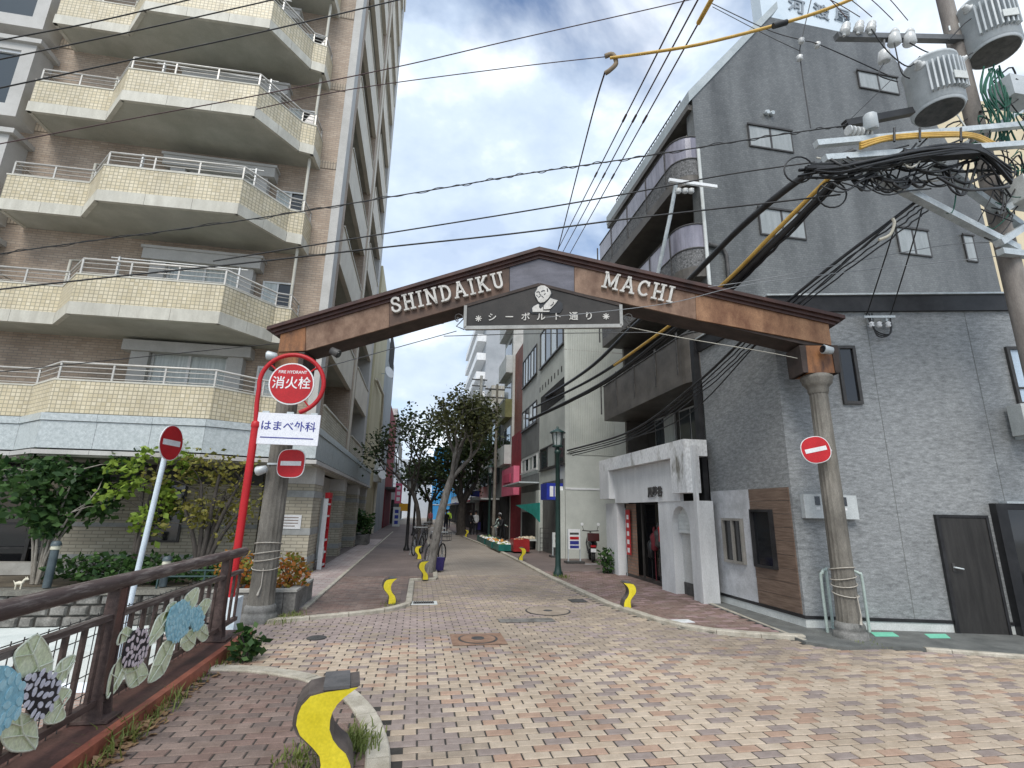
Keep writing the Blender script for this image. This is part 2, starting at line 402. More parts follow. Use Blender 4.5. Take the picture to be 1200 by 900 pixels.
def lay(parent, test, choose, mats, x0, x1, y0, y1, top, name, limit, seed, bx=0.0, by=0.0):
    """running bond: the bricks nearest the camera are objects, the rest one joined part"""
    rg = random.Random(seed); cells = []
    for r in range(int(y0 / BH), int(y1 / BH) + 1):
        y = r * BH + by
        for c in range(int(x0 / BW) - 1, int(x1 / BW) + 2):
            x = c * BW + (BW / 2 if r % 2 else 0) + bx
            if x0 <= x <= x1 and y0 <= y <= y1 and test(x, y):
                cells.append((x, y, choose(x, y, rg, r, c), rg.uniform(-.0022, .0022), rg.uniform(-.012, .012)))
    def vis(c):
        q = R.transposed() @ (V((c[0], c[1], top)) - CAM)
        if q.z < .3: return False
        u, w = CX + FPX * q.x / q.z, CY + FPX * q.y / q.z
        return 4 < u < 1196 and w < 896
    cells.sort(key=lambda c: (not vis(c), c[0] ** 2 + c[1] ** 2))
    meshes = {}
    for x, y, k, dz, rz in cells[:limit]:
        if k not in meshes:
            b = MB(); b.add(BV, BF); meshes[k] = b.mesh(name, mats[k])
        o = bpy.data.objects.new(name, meshes[k]); COL.objects.link(o); o.parent = parent
        o.location = (x, y, top + dz); o.rotation_euler = (0, 0, rz)
    b = MB()
    for x, y, k, dz, rz in cells[limit:]:
        b.add([(x + p[0], y + p[1], top + dz + p[2]) for p in BV], BF, k)
    if b.f:
        o = b.obj(name + '_field', mats, parent, fixn=False); o['kind'] = 'stuff'
RM = [M['cream'], M['cream2'], M['orange'], M['greyb'], M['tanb'], M['mauve']]
LAID = {}
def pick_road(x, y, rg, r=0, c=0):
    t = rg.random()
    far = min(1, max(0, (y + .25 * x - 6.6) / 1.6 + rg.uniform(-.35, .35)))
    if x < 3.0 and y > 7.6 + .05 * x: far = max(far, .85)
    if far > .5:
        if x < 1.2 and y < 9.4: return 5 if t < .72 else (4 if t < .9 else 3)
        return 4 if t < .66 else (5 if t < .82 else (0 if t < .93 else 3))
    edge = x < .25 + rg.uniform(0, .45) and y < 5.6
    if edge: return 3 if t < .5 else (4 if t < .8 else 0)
    a = LAID.get((r, c - 1), 0); d = 0 if r % 2 else -1     # the coloured bricks mostly stand singly among the cream ones
    lo = [LAID.get((r - 1, c + d), 0), LAID.get((r - 1, c + d + 1), 0)]
    k = 0
    if t < .52 and not a and sum(1 for v in lo if v) < 2:
        k = 2 if 3 in lo else 3 if 2 in lo else rg.choice((2, 3))
        if rg.random() < .15: k = 5 - k
    LAID[(r, c)] = k
    if k: return k
    return 0 if rg.random() < .5 else 1
E_R = lambda x, y: not (inside(x, y, P_NEAR) or inside(x, y, P_LEFT) or inside(x, y, P_RIGHT) or inside(x, y, P_ASPH)) and not (x < -2.05 and y < 7.9) and x > -3.2
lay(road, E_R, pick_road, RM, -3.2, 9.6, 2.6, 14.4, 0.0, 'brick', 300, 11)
PM = [M['paver'], M['paver2'], M['paver3']]
pick_p = lambda x, y, rg, r, c: rg.choice((0, 0, 1, 1, 2))
pave_near = struct(MB().add([(x, y, .023) for x, y in P_NEAR], [range(len(P_NEAR))]), 'near_pavement', M['mortar'])
def within(x, y, poly): return all(inside(x + a, y + b, poly) for a in (-.115, .115) for b in (-.06, .06))
lay(pave_near, lambda x, y: within(x, y, P_NEAR), pick_p, PM, -2.2, 0, .9, 6.5, .03, 'paver', 260, 12)
pave_left = struct(MB().add([(x, y, .023) for x, y in P_LEFT], [range(len(P_LEFT))]), 'left_pavement',
                   brick_mat('far pavement brick', (.155, .12, .105), (.20, .155, .14), (.13, .11, .10), .215, .105, ms=.006, dsc=.6))
lay(pave_left, lambda x, y: within(x, y, P_LEFT) and y < 14, pick_p, PM, -3.0, .6, 8.6, 14, .03, 'paver', 120, 13)
struct(MB().add([(x, y, .0295) for x, y in [(p[0], p[1]) for p in kl_s if p[1] > 13.6] + [(-3.05, 60), (-3.05, 14.0), (.55, 14.0)]], [range(sum(1 for p in kl_s if p[1] > 13.6) + 3)]),
       'left_pavement_beyond', MATS['far pavement brick'])
pr = struct(MB().add([(x, y, .023) for x, y in P_RIGHT], [range(len(P_RIGHT))]), 'right_pavement', M['mortar'])
PM2 = [M['paver'], M['paver2'], mat('pink paver', (.22, .15, .145), (.32, .225, .215), sc=3, bsc=120, fine=.2)]
lay(pr, lambda x, y: within(x, y, P_RIGHT) and not inside(x, y, P_ASPH) and y < 15, lambda x, y, rg, r, c: rg.choice((0, 0, 0, 1, 2, 2) if x > 4.6 else (0, 0, 0, 1, 1, 2)), PM2, 3, 6.5, 6, 15, .03, 'paver', 90, 14)
_rp = sorted([p for p in kr if p[1] > 15.2], key=lambda p: -p[1])
struct(MB().add([(6.9, 14.9, .0295), (6.9, 60, .0295)] + [(x, y, .0295) for x, y in _rp] + [(aX(675, 694, 3.62).x, 14.9, .0295)], [range(len(_rp) + 3)]), 'right_pavement_beyond', MATS['far pavement brick'])
struct(MB().prism([(x, y, -.03) for x, y in P_ASPH], (0, 0, .064)), 'asphalt_strip', M['asphalt'])
# tiled strip along the left shops
struct(MB().box(-2.62, -1.80, 9.6, 30, .0, .048), 'shop_apron', brick_mat('apron tile', (.36, .27, .25), (.46, .40, .37), (.22, .2, .19), .3, .15, ms=.01))
# kerb stones
def kerb(path, name, w, z0, z1, step, group_parent, side):
    P = [V((x, y, 0)) for x, y in path]; d = [0]
    for a, b in zip(P, P[1:]): d.append(d[-1] + (b - a).length)
    def at(s):
        for i in range(len(P) - 1):
            if s <= d[i + 1] or i == len(P) - 2:
                return P[i] + (P[i + 1] - P[i]) * ((s - d[i]) / max(1e-6, d[i + 1] - d[i]))
    s = 0; rg = random.Random(len(path))
    while s < d[-1] - .05:
        e = min(s + step, d[-1]); k = 3; vs = []
        pts = [at(s + .004 + (e - s - .008) * i / k) for i in range(k + 1)]
        c = .012; zz = z1 + rg.uniform(-.003, .003)
        for i, p in enumerate(pts):
            t = (pts[min(i + 1, k)] - pts[max(i - 1, 0)]).normalized(); n = V((-t.y, t.x, 0)) * side
            for off, z in ((0, z0), (0, zz - c), (c, zz), (w - c, zz), (w, zz - c), (w, z0)):
                q = p + n * off; vs.append((q.x, q.y, z))
        fs = [(i * 6 + j, i * 6 + j + 1, (i + 1) * 6 + j + 1, (i + 1) * 6 + j) for i in range(k) for j in range(5)]
        fs += [tuple(range(6)), tuple(range(k * 6, k * 6 + 6))]
        MB().add(vs, fs).obj('kerb_stone', M['kerb'], group_parent); s = e
kerb_r = bpy.data.objects.new('kerb', None); COL.objects.link(kerb_r); kerb_r['kind'] = 'structure'; ORG[kerb_r] = V((0, 0, 0))
kerb(K_NEAR, 'near', .17, -.02, .05, .42, kerb_r, -1)
kerb([p for p in kl_s if p[1] < 32], 'left', .12, -.02, .055, .6, kerb_r, 1 * -1)
kerb([p for p in kr if p[1] < 36], 'right', .14, -.02, .06, .6, kerb_r, -1)
kerb([(-1.82, 9.6), (-1.74, 40)], 'apron', .09, 0, .062, 1.0, kerb_r, -1)
struct(MB().add([(-30, 12.76, -.012), (-3.35, 12.76, -.012), (-3.35, 15.0, -.012), (-30, 15.0, -.012)], [range(4)]), 'forecourt_soil', mat('forecourt soil', (.075, .062, .045), (.15, .125, .09), sc=2, bsc=30, fine=.3))
# white edge line of the asphalt strip, green tape on it
kerb([(14.5, 3.25), (7.74, 5.74), (7.08, 6.05), (6.75, 6.2)], 'edge', .09, -.03, .042, .8, kerb_r, -1)
kerb([(5.74, 10.1), (5.40, 6.8)], 'edge', .07, -.03, .040, .8, kerb_r, 1)
# ------------------------------------------------------------------ apartment block (left)
BR = brick_mat('mauve brown brick', (.355, .27, .20), (.44, .35, .268), (.28, .23, .185), .22, .075, ms=.010, dirt=(.74, 1.12), dsc=.9, run=(1.5, 1.5, .5))
TILE = brick_mat('cream balcony tile', (.58, .50, .33), (.70, .625, .46), (.36, .32, .23), .105, .098, off=0, ms=.010, rough=.4, dirt=(.80, 1.06), dsc=1.1, run=(1.6, 1.6, .5), bump=.5)
SOLD = brick_mat('soldier course', (.42, .34, .25), (.50, .42, .32), (.24, .2, .16), .085, .30, off=0, ms=.012)
PANEL = mat('cream edge panel', (.48, .46, .39), (.60, .58, .50), sc=1.8, stretch=(2.5, 2.5, .6), rough=.55, wear=.14)
SOFFIT = mat('soffit paint', (.40, .395, .33), (.49, .485, .42), sc=1.0, rough=.8, wear=.2)
GRANITE = mat('polished grey granite', (.36, .40, .40), (.52, .56, .56), sc=14, bsc=90, rough=.28, fine=.18, spec=.6)
BEIGE = mat('beige coping panel', (.52, .47, .38), (.62, .57, .47), sc=1.0, rough=.6)
PILAS = mat('pilaster tile', (.42, .41, .385), (.50, .49, .465), sc=1.5)
GTILE = brick_mat('long beige tile', (.42, .38, .29), (.52, .48, .38), (.27, .25, .2), .30, .085, ms=.010, dsc=1.0)
GBAND = mat('grey stone band', (.27, .28, .27), (.36, .37, .36), sc=6, bsc=80)
apt = thing('apartment_block', (-8, 15, 0), 'tall brown brick apartment block with cream tiled balconies', 'apartment building')
YF, XS, XE = 15.0, -3.05, -34.0
FL = [3.72 + 3.1 * i for i in range(0, 11)]             # floor levels
TOPZ = 35.4
MB().box(XE, -3.3, YF, YF + .35, 2.8, TOPZ).obj('front_wall', BR, apt)
MB().box(XE, -4.75, YF + .35, 28.6, 2.8, TOPZ - .2).obj('core_wall', BR, apt)
MB().box(-3.3, XS, YF - .012, YF + .55, 2.8, TOPZ + .05).obj('corner_pilaster', PILAS, apt)
for i, z in enumerate(FL[1:]):
    zz = 9.45 + 3.09 * (i - 1)
    MB().box(XE, -3.302, YF - .02, YF, zz - .15, zz + .13).obj('soldier_course', SOLD, apt)
# street side: piers, parapets, slabs, recessed windows
def pier(y0, y1, m): MB().box(-4.74, XS - .01, y0, y1, 2.8, TOPZ - .05).obj('pier', m, apt)
pier(YF + .551, YF + 1.0, BR); pier(21.3, 22.7, BR); pier(27.6, 28.6, PILAS)
MB().box(-3.3, XS + .03, 21.85, 22.25, 2.8, TOPZ).obj('rib', BEIGE, apt)
for i, z in enumerate(FL):
    for (a, b) in ((YF + 1.0, 21.3), (22.7, 27.6)):
        bl = MB().box(-4.75, XS - .02, a, b, z - .25, z).obj('side_slab', SOFFIT, apt)
        MB().box(XS - .16, XS + .01, a + .002, b - .002, z - .35, z + 1.02).obj('side_parapet', BEIGE if i else GTILE, apt)
        MB().box(XS - .2, XS + .05, a + .002, b - .002, z + 1.021, z + 1.08).obj('coping', PANEL, apt)
        if z < 14:
            w = MB().box(-4.74, -4.66, a + .6, a + 2.6, z + .05, z + 2.1).obj('window', M['alu'], apt)
            MB().box(-4.655, -4.64, a + .66, a + 1.57, z + .1, z + 2.04).box(-4.65, -4.635, a + 1.63, a + 2.54, z + .1, z + 2.04).obj('pane', M['curtain'], w)
MB().box(-4.78, XS + .06, YF - .05, 28.65, TOPZ, TOPZ + .9).obj('roof_parapet', BEIGE, apt)
MB().box(XE, -4.781, YF - .05, 28.65, TOPZ - .199, TOPZ + .9).obj('roof', BEIGE, apt)

# balconies
def plan(z):
    return [(-11.45, YF), (-11.45, 14.03), (-9.45, 14.0), (-8.6, 13.06), (-5.2, 12.96), (-4.28, 14.2), (-3.88, 14.28), (-3.82, YF)]
def wall_strip(pts, th, z0, z1):                        # a wall following the outline, built inwards
    b = MB()
    P = [V((x, y, 0)) for x, y in pts]
    off = []
    for i, p in enumerate(P):
        d1 = (P[i] - P[i - 1]).normalized() if i else (P[1] - P[0]).normalized()
        d2 = (P[i + 1] - P[i]).normalized() if i < len(P) - 1 else d1
        n1, n2 = V((-d1.y, d1.x, 0)), V((-d2.y, d2.x, 0)); m = (n1 + n2)
        m = m / max(.3, m.dot(n1)) if m.length > 1e-6 else n1
        off.append(p + m * th)
    for i in range(len(P) - 1):
        a, c, d, e = P[i], P[i + 1], off[i + 1], off[i]
        b.add([(q.x, q.y, z) for z in (z0, z1) for q in (a, c, d, e)],
              [(3, 2, 1, 0), (4, 5, 6, 7), (0, 1, 5, 4), (2, 3, 7, 6)] + ([(0, 4, 7, 3)] if i == 0 else []) + ([(1, 2, 6, 5)] if i == len(P) - 2 else []))
    return b
def offset_pts(pts, d):
    P = [V((x, y, 0)) for x, y in pts]; out = []
    for i, p in enumerate(P):
        d1 = (P[i] - P[i - 1]).normalized() if i else (P[1] - P[0]).normalized()
        d2 = (P[i + 1] - P[i]).normalized() if i < len(P) - 1 else d1
        n1, n2 = V((-d1.y, d1.x, 0)), V((-d2.y, d2.x, 0)); m = n1 + n2; m = m / m.dot(n1)
        q = p + m * d; out.append((q.x, q.y))
    return out
def panels(pts, z0, z1, th, proud, step, name, m, parent):
    pp = offset_pts(pts, -proud)
    for i in range(len(pp) - 1):
        a, b = V((*pp[i], 0)), V((*pp[i + 1], 0)); L = (b - a).length; k = max(1, round(L / step))
        t = (b - a) / L; n = V((-t.y, t.x, 0))
        for j in range(k):
            p, q = a + t * (L * j / k + .004), a + t * (L * (j + 1) / k - .004)
            MB().add([(v.x, v.y, z) for z in (z0, z1) for v in (p, q, q + n * th, p + n * th)],
                     [(3, 2, 1, 0), (4, 5, 6, 7), (0, 1, 5, 4), (1, 2, 6, 5), (2, 3, 7, 6), (3, 0, 4, 7)]).obj(name, m, parent)
def railing(pts, z, h, parent, m, nb=3, step=1.15):
    pp = offset_pts(pts, .07)
    P = [V((x, y, 0)) for x, y in pp]
    for k in range(nb + 1):
        zz = z + h * (k + .25) / nb if k < nb else z + h
        r = .028 if k == nb else .012
        if k == nb or k < nb: MB().tube([(p.x, p.y, zz if k == nb else z + h * (k + .45) / (nb + .3)) for p in P], r, 6).obj('handrail' if k == nb else 'rail', m, parent)
    for i in range(len(P) - 1):
        L = (P[i + 1] - P[i]).length; n = max(1, round(L / step))
        for j in range(n + (1 if i == len(P) - 2 else 0)):
            p = P[i] + (P[i + 1] - P[i]) * (j / n)
            MB().box(p.x - .02, p.x + .02, p.y - .015, p.y + .015, z - .02, z + h - .01).obj('rail_post', m, parent)
RAILM = mat('champagne rail', (.46, .44, .40), (.56, .54, .50), sc=4, rough=.4, metal=.3)
for i in range(1, 8):
    z = 6.13 + 3.1 * (i - 1)
    pts = plan(z)
    bal = MB().prism([(x, y, z) for x, y in offset_pts(pts, .06)], (0, 0, .2)).obj('balcony', SOFFIT, apt)
    panels(pts, z - .02, z + .3, .10, .02, 1.0, 'edge_panel', PANEL, bal)
    wall_strip(pts, .13, z + .302, z + 1.02).obj('parapet', TILE, bal)
    wall_strip(offset_pts(pts, -.012), .16, z + 1.021, z + 1.06).obj('parapet_coping', PANEL, bal)
    railing(pts, z + 1.06, .42, bal, RAILM)
    MB().tube([(-4.02, 14.55, z + .2), (-4.02, 14.55, z + 3.1)], .045, 8).obj('drain_pipe', PANEL, bal)
    MB().tube([(-9.9, 14.7, z + 1.0), (-9.9, 14.7, z + 2.1), (-9.75, 14.9, z + 2.2)], .04, 8).obj('vent_pipe', PANEL, bal)
    MB().tube([(-8.2, 13.5, z + 1.75), (-4.9, 13.5, z + 1.75)], .018, 6).obj('laundry_pole', M['alu'], bal)
    for xx in (-8.0, -5.1): MB().box(xx - .02, xx + .02, 13.46, 13.54, z + 1.06, z + 1.78).obj('laundry_bracket', M['alu'], bal)
    # big window behind the balcony with its stone surround
    zf = z + .25
    w = MB().box(-7.95, -7.55, 14.72, YF, zf, zf + 2.1).obj('window_surround', PILAS, apt)
    MB().box(-5.55, -5.2, 14.72, YF, zf, zf + 2.1).obj('jamb', PILAS, w)
    MB().box(-8.15, -5.0, 14.62, YF, zf + 2.101, zf + 2.42).box(-8.2, -4.95, 14.58, YF, zf + 2.421, zf + 2.5).obj('lintel', PILAS, w)
    fr = MB()
    for x in (-7.54, -6.58, -5.62): fr.box(x, x + .06, 14.86, 14.95, zf, zf + 2.1)
    fr.box(-7.54, -5.56, 14.86, 14.95, zf + 2.04, zf + 2.1).obj('frame', M['alu'], w)
    MB().box(-7.48, -6.58, 14.90, 14.93, zf, zf + 2.04).obj('pane', M['curtain'], w)
    MB().box(-6.52, -5.62, 14.91, 14.94, zf, zf + 2.04).obj('pane', M['curtain'] if i % 3 else M['glass'], w)
    w2 = MB().box(-4.95, -4.9, 14.9, YF, zf, zf + 1.85).box(-4.15, -4.1, 14.9, YF, zf, zf + 1.85).box(-4.899, -4.151, 14.9, YF, zf + 1.8, zf + 1.85).box(-4.55, -4.5, 14.91, YF, zf, zf + 1.8).obj('balcony_door', M['alu'], apt)
    MB().box(-4.899, -4.55, 14.93, 14.97, zf, zf + 1.8).obj('pane', M['curtain'], w2)
    MB().box(-4.5, -4.151, 14.94, 14.97, zf, zf + 1.8).obj('pane', M['darkglass'], w2)
    # projecting bay window left of the balcony
    bw = MB().box(-14.6, -11.9, 14.3, YF, z - .05, z + .35).box(-14.6, -11.9, 14.3, YF, z + 2.2, z + 2.45).box(-12.25, -11.9, 14.3, YF, z + .351, z + 2.199).obj('bay_window', PILAS, apt)
    MB().box(-14.65, -11.75, 14.2, YF, z + 2.451, z + 2.6).obj('lintel', PILAS, bw)
    MB().box(-14.6, -12.251, 14.42, 14.46, z + .351, z + 2.199).obj('pane', M['glass'], bw)
    MB().box(-13.5, -13.44, 14.36, 14.42, z + .351, z + 2.199).box(-14.6, -12.251, 14.36, 14.42, z + 2.12, z + 2.198).obj('frame', M['white'], bw)
# second floor balcony on its granite band
pts = [(-34, 14.0)] + [(-11.45, 14.0), (-9.6, 13.98), (-8.6, 13.1), (-5.1, 13.0), (-4.2, 13.45), (-2.62, 13.45), (-2.62, 28.6)]
band = MB().prism([(-34, YF, 2.72)] + [(x, y, 2.72) for x, y in offset_pts(pts, .08)] + [(-3.0, 28.5, 2.72), (-3.0, YF, 2.72)], (0, 0, .12)).obj('canopy', SOFFIT, apt)
ps = pts[1:]
ps = [(-15, 14.0)] + ps
panels(ps, 2.76, 2.86, .12, .05, 1.4, 'trim_panel', PILAS, band)
panels(ps, 2.90, 3.52, .08, .0, 1.28, 'granite_panel', GRANITE, band)
panels(ps, 3.53, 3.70, .10, .03, 1.28, 'trim_panel', GRANITE, band)
wall_strip(offset_pts(ps, .06), .1, 2.84, 3.72).obj('band_backing', M['dark'], band)
MB().prism([(x, y, 3.69) for x, y in offset_pts(ps, .1)] + [(XS - .2, 28.6, 3.69), (XS - .2, YF, 3.69), (-15, YF, 3.69)], (0, 0, .03)).obj('band_roof', SOFFIT, band)
p2 = [(-15, 14.1), (-11.45, 14.1), (-9.6, 14.08), (-8.6, 13.2), (-5.1, 13.1), (-4.2, 13.9), (-3.8, 14.0), (-3.7, YF)]
wall_strip(p2, .13, 3.73, 4.5).obj('parapet', TILE, band)
wall_strip(offset_pts(p2, -.012), .16, 4.501, 4.54).obj('parapet_coping', PANEL, band)
rl = MB()
railing(p2, 4.54, .42, band, RAILM)
zf = 3.75
w = MB().box(-7.95, -7.5, 14.72, YF, zf, zf + 2.0).obj('window_surround', PILAS, apt)
MB().box(-5.5, -5.1, 14.72, YF, zf, zf + 2.0).obj('jamb', PILAS, w)
MB().box(-8.15, -4.9, 14.62, YF, zf + 2.001, zf + 2.3).obj('lintel', PILAS, w)
fr = MB()
for x in (-7.49, -6.56, -5.58): fr.box(x, x + .07, 14.86, 14.95, zf, zf + 2.0)
fr.obj('frame', M['alu'], w)
MB().box(-7.42, -6.56, 14.90, 14.93, zf, zf + 2.0).obj('pane', M['curtain'], w)
MB().box(-6.49, -5.58, 14.91, 14.94, zf, zf + 2.0).obj('pane', M['curtain'], w)
w2 = MB().box(-4.75, -4.69, 14.9, YF, zf, zf + 1.85).box(-3.78, -3.72, 14.9, YF, zf, zf + 1.85).box(-4.689, -3.781, 14.9, YF, zf + 1.79, zf + 1.85).obj('balcony_door', M['alu'], apt)
MB().box(-4.689, -4.25, 14.93, 14.97, zf, zf + 1.79).obj('pane', M['curtain'], w2)
MB().box(-4.249, -3.781, 14.95, 14.98, zf, zf + 1.79).obj('pane', M['darkglass'], w2)

# ground floor, front
gf = MB().box(-8.9, -4.2, YF, YF + .3, 0, 2.72).obj('ground_floor_wall', GTILE, apt)
MB().box(-34, -8.9, YF + 1.5, YF + 1.8, 0, 2.72).obj('entrance_wall', M['dark'], apt)
for x in (-14, -12.6, -11.3, -10.1, -9.1):
    MB().box(x, x + .09, YF + .9, YF + 1.0, 0, 2.72).obj('entrance_mullion', M['bronze'], apt)
for k in range(4):
    MB().box(-14, -9.0, YF + .93, YF + .97, .5 + .6 * k, .55 + .6 * k).obj('entrance_transom', M['bronze'], apt)
MB().box(-14, -9.0, YF + 1.05, YF + 1.07, 0, 2.72).obj('entrance_glass', M['darkglass'], apt)
MB().box(-8.9, -4.2, YF - .03, YF, 2.25, 2.72).obj('fascia', M['bronze'], apt)
wn_ = MB().box(-6.75, -6.05, YF - .04, YF, .75, 2.24).obj('window', M['bronze'], apt)
MB().box(-6.7, -6.1, YF - .05, YF - .041, .8, 2.2).obj('pane', M['darkglass'], wn_)
for z in (.35, 1.12): MB().box(-8.9, -4.2, YF - .02, YF, z, z + .1).obj('stone_band', GBAND, apt)
MB().box(-34, -4.2, YF - .35, YF - .05, 0, .28).obj('plinth', M['concrete'], apt)
# corner pillar and the shop front along the street
def pillar(x0, x1, y0, y1):
    p = MB().box(x0, x1, y0, y1, 0, 2.3).obj('pillar', GTILE, apt)
    for z, h in ((.3, .16), (1.0, .17), (1.95, .17)): MB().box(x0 - .015, x1 + .015, y0 - .015, y1 + .015, z, z + h).obj('stone_band', GBAND, p)
    MB().box(x0 - .01, x1 + .01, y0 - .01, y1 + .01, 2.301, 2.72).obj('capital', PILAS, p)
pillar(-3.75, -2.72, 14.3, 15.5); pillar(-3.4, -2.72, 19.6, 20.4); pillar(-3.4, -2.72, 24.2, 25.0); pillar(-3.4, -2.72, 27.9, 28.5)
MB().box(-4.4, -3.2, 15.5, 28.5, 2.2, 2.719).obj('shop_soffit', PILAS, apt)
sf = MB().box(-3.3, -3.22, 15.5, 27.9, 2.1, 2.2).obj('shop_front', M['alu'], apt)
for y in (15.6, 16.7, 17.8, 18.9, 20.6, 21.8, 23.0, 25.2, 26.4): MB().box(-3.3, -3.2, y, y + .07, 0, 2.1).obj('mullion', M['alu'], sf)
MB().box(-3.28, -3.25, 15.5, 19.6, 0, 2.1).obj('pane', mat('pale blind glass', (.40, .46, .44), (.60, .65, .62), sc=2, stretch=(1, 4, .2), rough=.15), sf)
MB().box(-3.28, -3.25, 20.4, 24.2, 0, 2.1).obj('pane', M['curtain'], sf)
MB().box(-3.28, -3.25, 25.0, 27.9, 0, 2.1).obj('pane', M['darkglass'], sf)
MB().box(-4.5, -4.2, YF + .31, 28.5, 0, 2.72).obj('shop_back', M['dark'], apt)
nt = MB().box(-3.45, -2.95, 14.27, 14.285, 1.15, 1.5).obj('paper_notice', M['white'], org=(-3.2, 14.28, 1.15))
tag(nt, 'white paper notice pasted on the corner pillar of the apartment block', 'notice')
for k in range(4): MB().box(-3.4, -3.02 - .07 * (k == 3), 14.266, 14.269, 1.42 - .07 * k, 1.445 - .07 * k).obj('print_line', M['greyb'], nt)
# ------------------------------------------------------------------ street gate
GL, GR_ = G(303, 728), G(998, 750)
gd = (GR_ - GL).normalized(); gn = V((gd.y, -gd.x, 0))          # gn faces the camera
UPV = V((0, 0, 1)); GLEN = (GR_ - GL).length
def gp(px, py, out=0.0): return aP(px, py, GL + gn * out, gn) 
def gc(s, z, out=0.0): return GL + gd * s + UPV * z + gn * out  # gate coordinates: along, up, towards the camera
gate = thing('street_gate', tuple(GL), 'rusty brown arched street gate spanning the road on two concrete columns', 'gate')
COLM = mat('gate column concrete', (.12, .11, .092), (.26, .242, .208), wear=.3, sc=2.2, stretch=(2, 2, .6), bsc=60, bump=.25, fine=.2)
COLB = mat('column base stone', (.13, .13, .12), (.25, .245, .23), sc=5, bsc=60, bump=.3, fine=.2)
RUST = mat('rusty orange panel', (.085, .04, .024), (.34, .15, .06), sc=2.6, stretch=(2.2, 2.2, .7), lo=.32, hi=.66, rough=.6, fine=.2)
TAN = mat('tan brown panel', (.12, .062, .036), (.26, .165, .11), sc=2.6, stretch=(1.6, 1.6, 1.0), lo=.34, hi=.62, rough=.55, fine=.15)
DBROWN = mat('dark brown panel', (.055, .032, .022), (.125, .07, .045), sc=2.5, stretch=(1, 1, 1.6), rough=.55, fine=.2)
SLATE = mat('slate blue panel', (.085, .085, .105), (.14, .14, .17), sc=2.5, stretch=(1, 1, 3), rough=.5, fine=.15)
CORN = mat('dark cornice', (.035, .017, .014), (.085, .04, .032), sc=3, rough=.5)
UNDER = mat('beam underside', (.03, .022, .018), (.07, .05, .042), sc=3, rough=.7)
def column(s, q):
    b = V(GL + gd * s); b.z = 0
    MB().lathe(b, [(q + .075, 0), (q + .075, .06), (q + .068, .08), (q + .062, .11), (q + .035, .13), (q + .045, .15), (q + .042, .21), (q + .018, .245)], 24).obj('column_base', COLB, gate)
    MB().lathe(b, [(q + .01, .24), (q, .5), (q - .02, 3.62)], 32, flute=.05).obj('column', COLM, gate)
    MB().lathe(b, [(q - .015, 3.62), (q, 3.66), (q, 3.70), (q + .02, 3.74), (q + .065, 3.79), (q + .065, 3.83), (q + .085, 3.86), (q + .085, 3.90), (q + .05, 3.93)], 24).obj('capital', COLM, gate)
sL, sR = 0.0, GLEN
column(sL, .185); column(sR, .152)
# outline of the beam in gate coordinates, read off the front face
def sz(px, py):
    q = gp(px, py, .2) - (GL + gn * .2); return q.dot(gd), q.z
FO = .2                                                      # front face offset
top = [sz(322, 384), sz(455, 343), sz(596, 303), sz(632, 301.5), sz(675, 309), sz(820, 343), sz(975, 382)]
A0 = sz(329, 392); A1 = sz(632, 303); A2 = sz(971, 380)
def lerp(a, b, t): return (a[0] + (b[0] - a[0]) * t, a[1] + (b[1] - a[1]) * t)
def tline(px): return lerp(A0, A1, (px - 329) / 303) if px <= 632 else lerp(A1, A2, (px - 632) / 339)
B0 = sz(358, 411); B1 = sz(632, 333); B2 = sz(944, 403)
def bline(px): return lerp(B0, B1, (px - 358) / 274) if px <= 632 else lerp(B1, B2, (px - 632) / 312)
DEP = .52
# core beam
core = [A0, A1, A2, (A2[0], B2[1] - .02), (B2[0], B2[1]), (B1[0], B1[1]), (B0[0], B0[1]), (A0[0], B0[1] - .02)]
MB().prism([gc(s, z, FO - .03) for s, z in core], -gn * (DEP - .06)).obj('beam', UNDER, gate)
def facepanel(px0, px1, m, proud, t0=.0, b0=.0):
    a, b, c, d = tline(px0), tline(px1), bline(max(358, min(944, px1))), bline(max(358, min(944, px0)))
    if px0 < 358: d = (tline(px0)[0], B0[1] - .02)
    if px1 > 944: c = (tline(px1)[0], B2[1] - .02)
    pts = [a, b, c, d]
    for o, sg in ((FO - .03, 1),):
        MB().prism([gc(s, z, o) for s, z in pts], gn * proud).obj('face_panel', m, gate)
facepanel(329, 358, RUST, .035)
facepanel(358.5, 455, TAN, .03)
facepanel(455.5, 596.5, DBROWN, .036)
MB().prism([gc(s, z, FO - .03) for s, z in (tline(597), A1, tline(675), bline(675), B1, bline(597))], gn * .03).obj('face_panel', SLATE, gate)
facepanel(675.5, 820, TAN, .036)
facepanel(820.5, 971, mat('pale rust panel', (.14, .06, .028), (.33, .18, .095), sc=2.2, stretch=(1.8, 1.8, .8), lo=.34, hi=.64, rough=.6, fine=.2), .03)
# cornice: three stepped mouldings following the roof line, front to back
for k, (dz, h, ov) in enumerate(((.0, .05, .03), (.05, .055, .07), (.105, .06, .12))):
    for (p, q) in ((lerp(A0, A1, -.02 - .012 * k), A1), (A1, lerp(A1, A2, 1.02 + .012 * k))):
        pts = [(p[0], p[1] + dz), (q[0], q[1] + dz), (q[0], q[1] + dz + h), (p[0], p[1] + dz + h)]
        MB().prism([gc(s, z, FO + ov) for s, z in pts], -gn * (DEP + 2 * ov)).obj('cornice', CORN, gate)
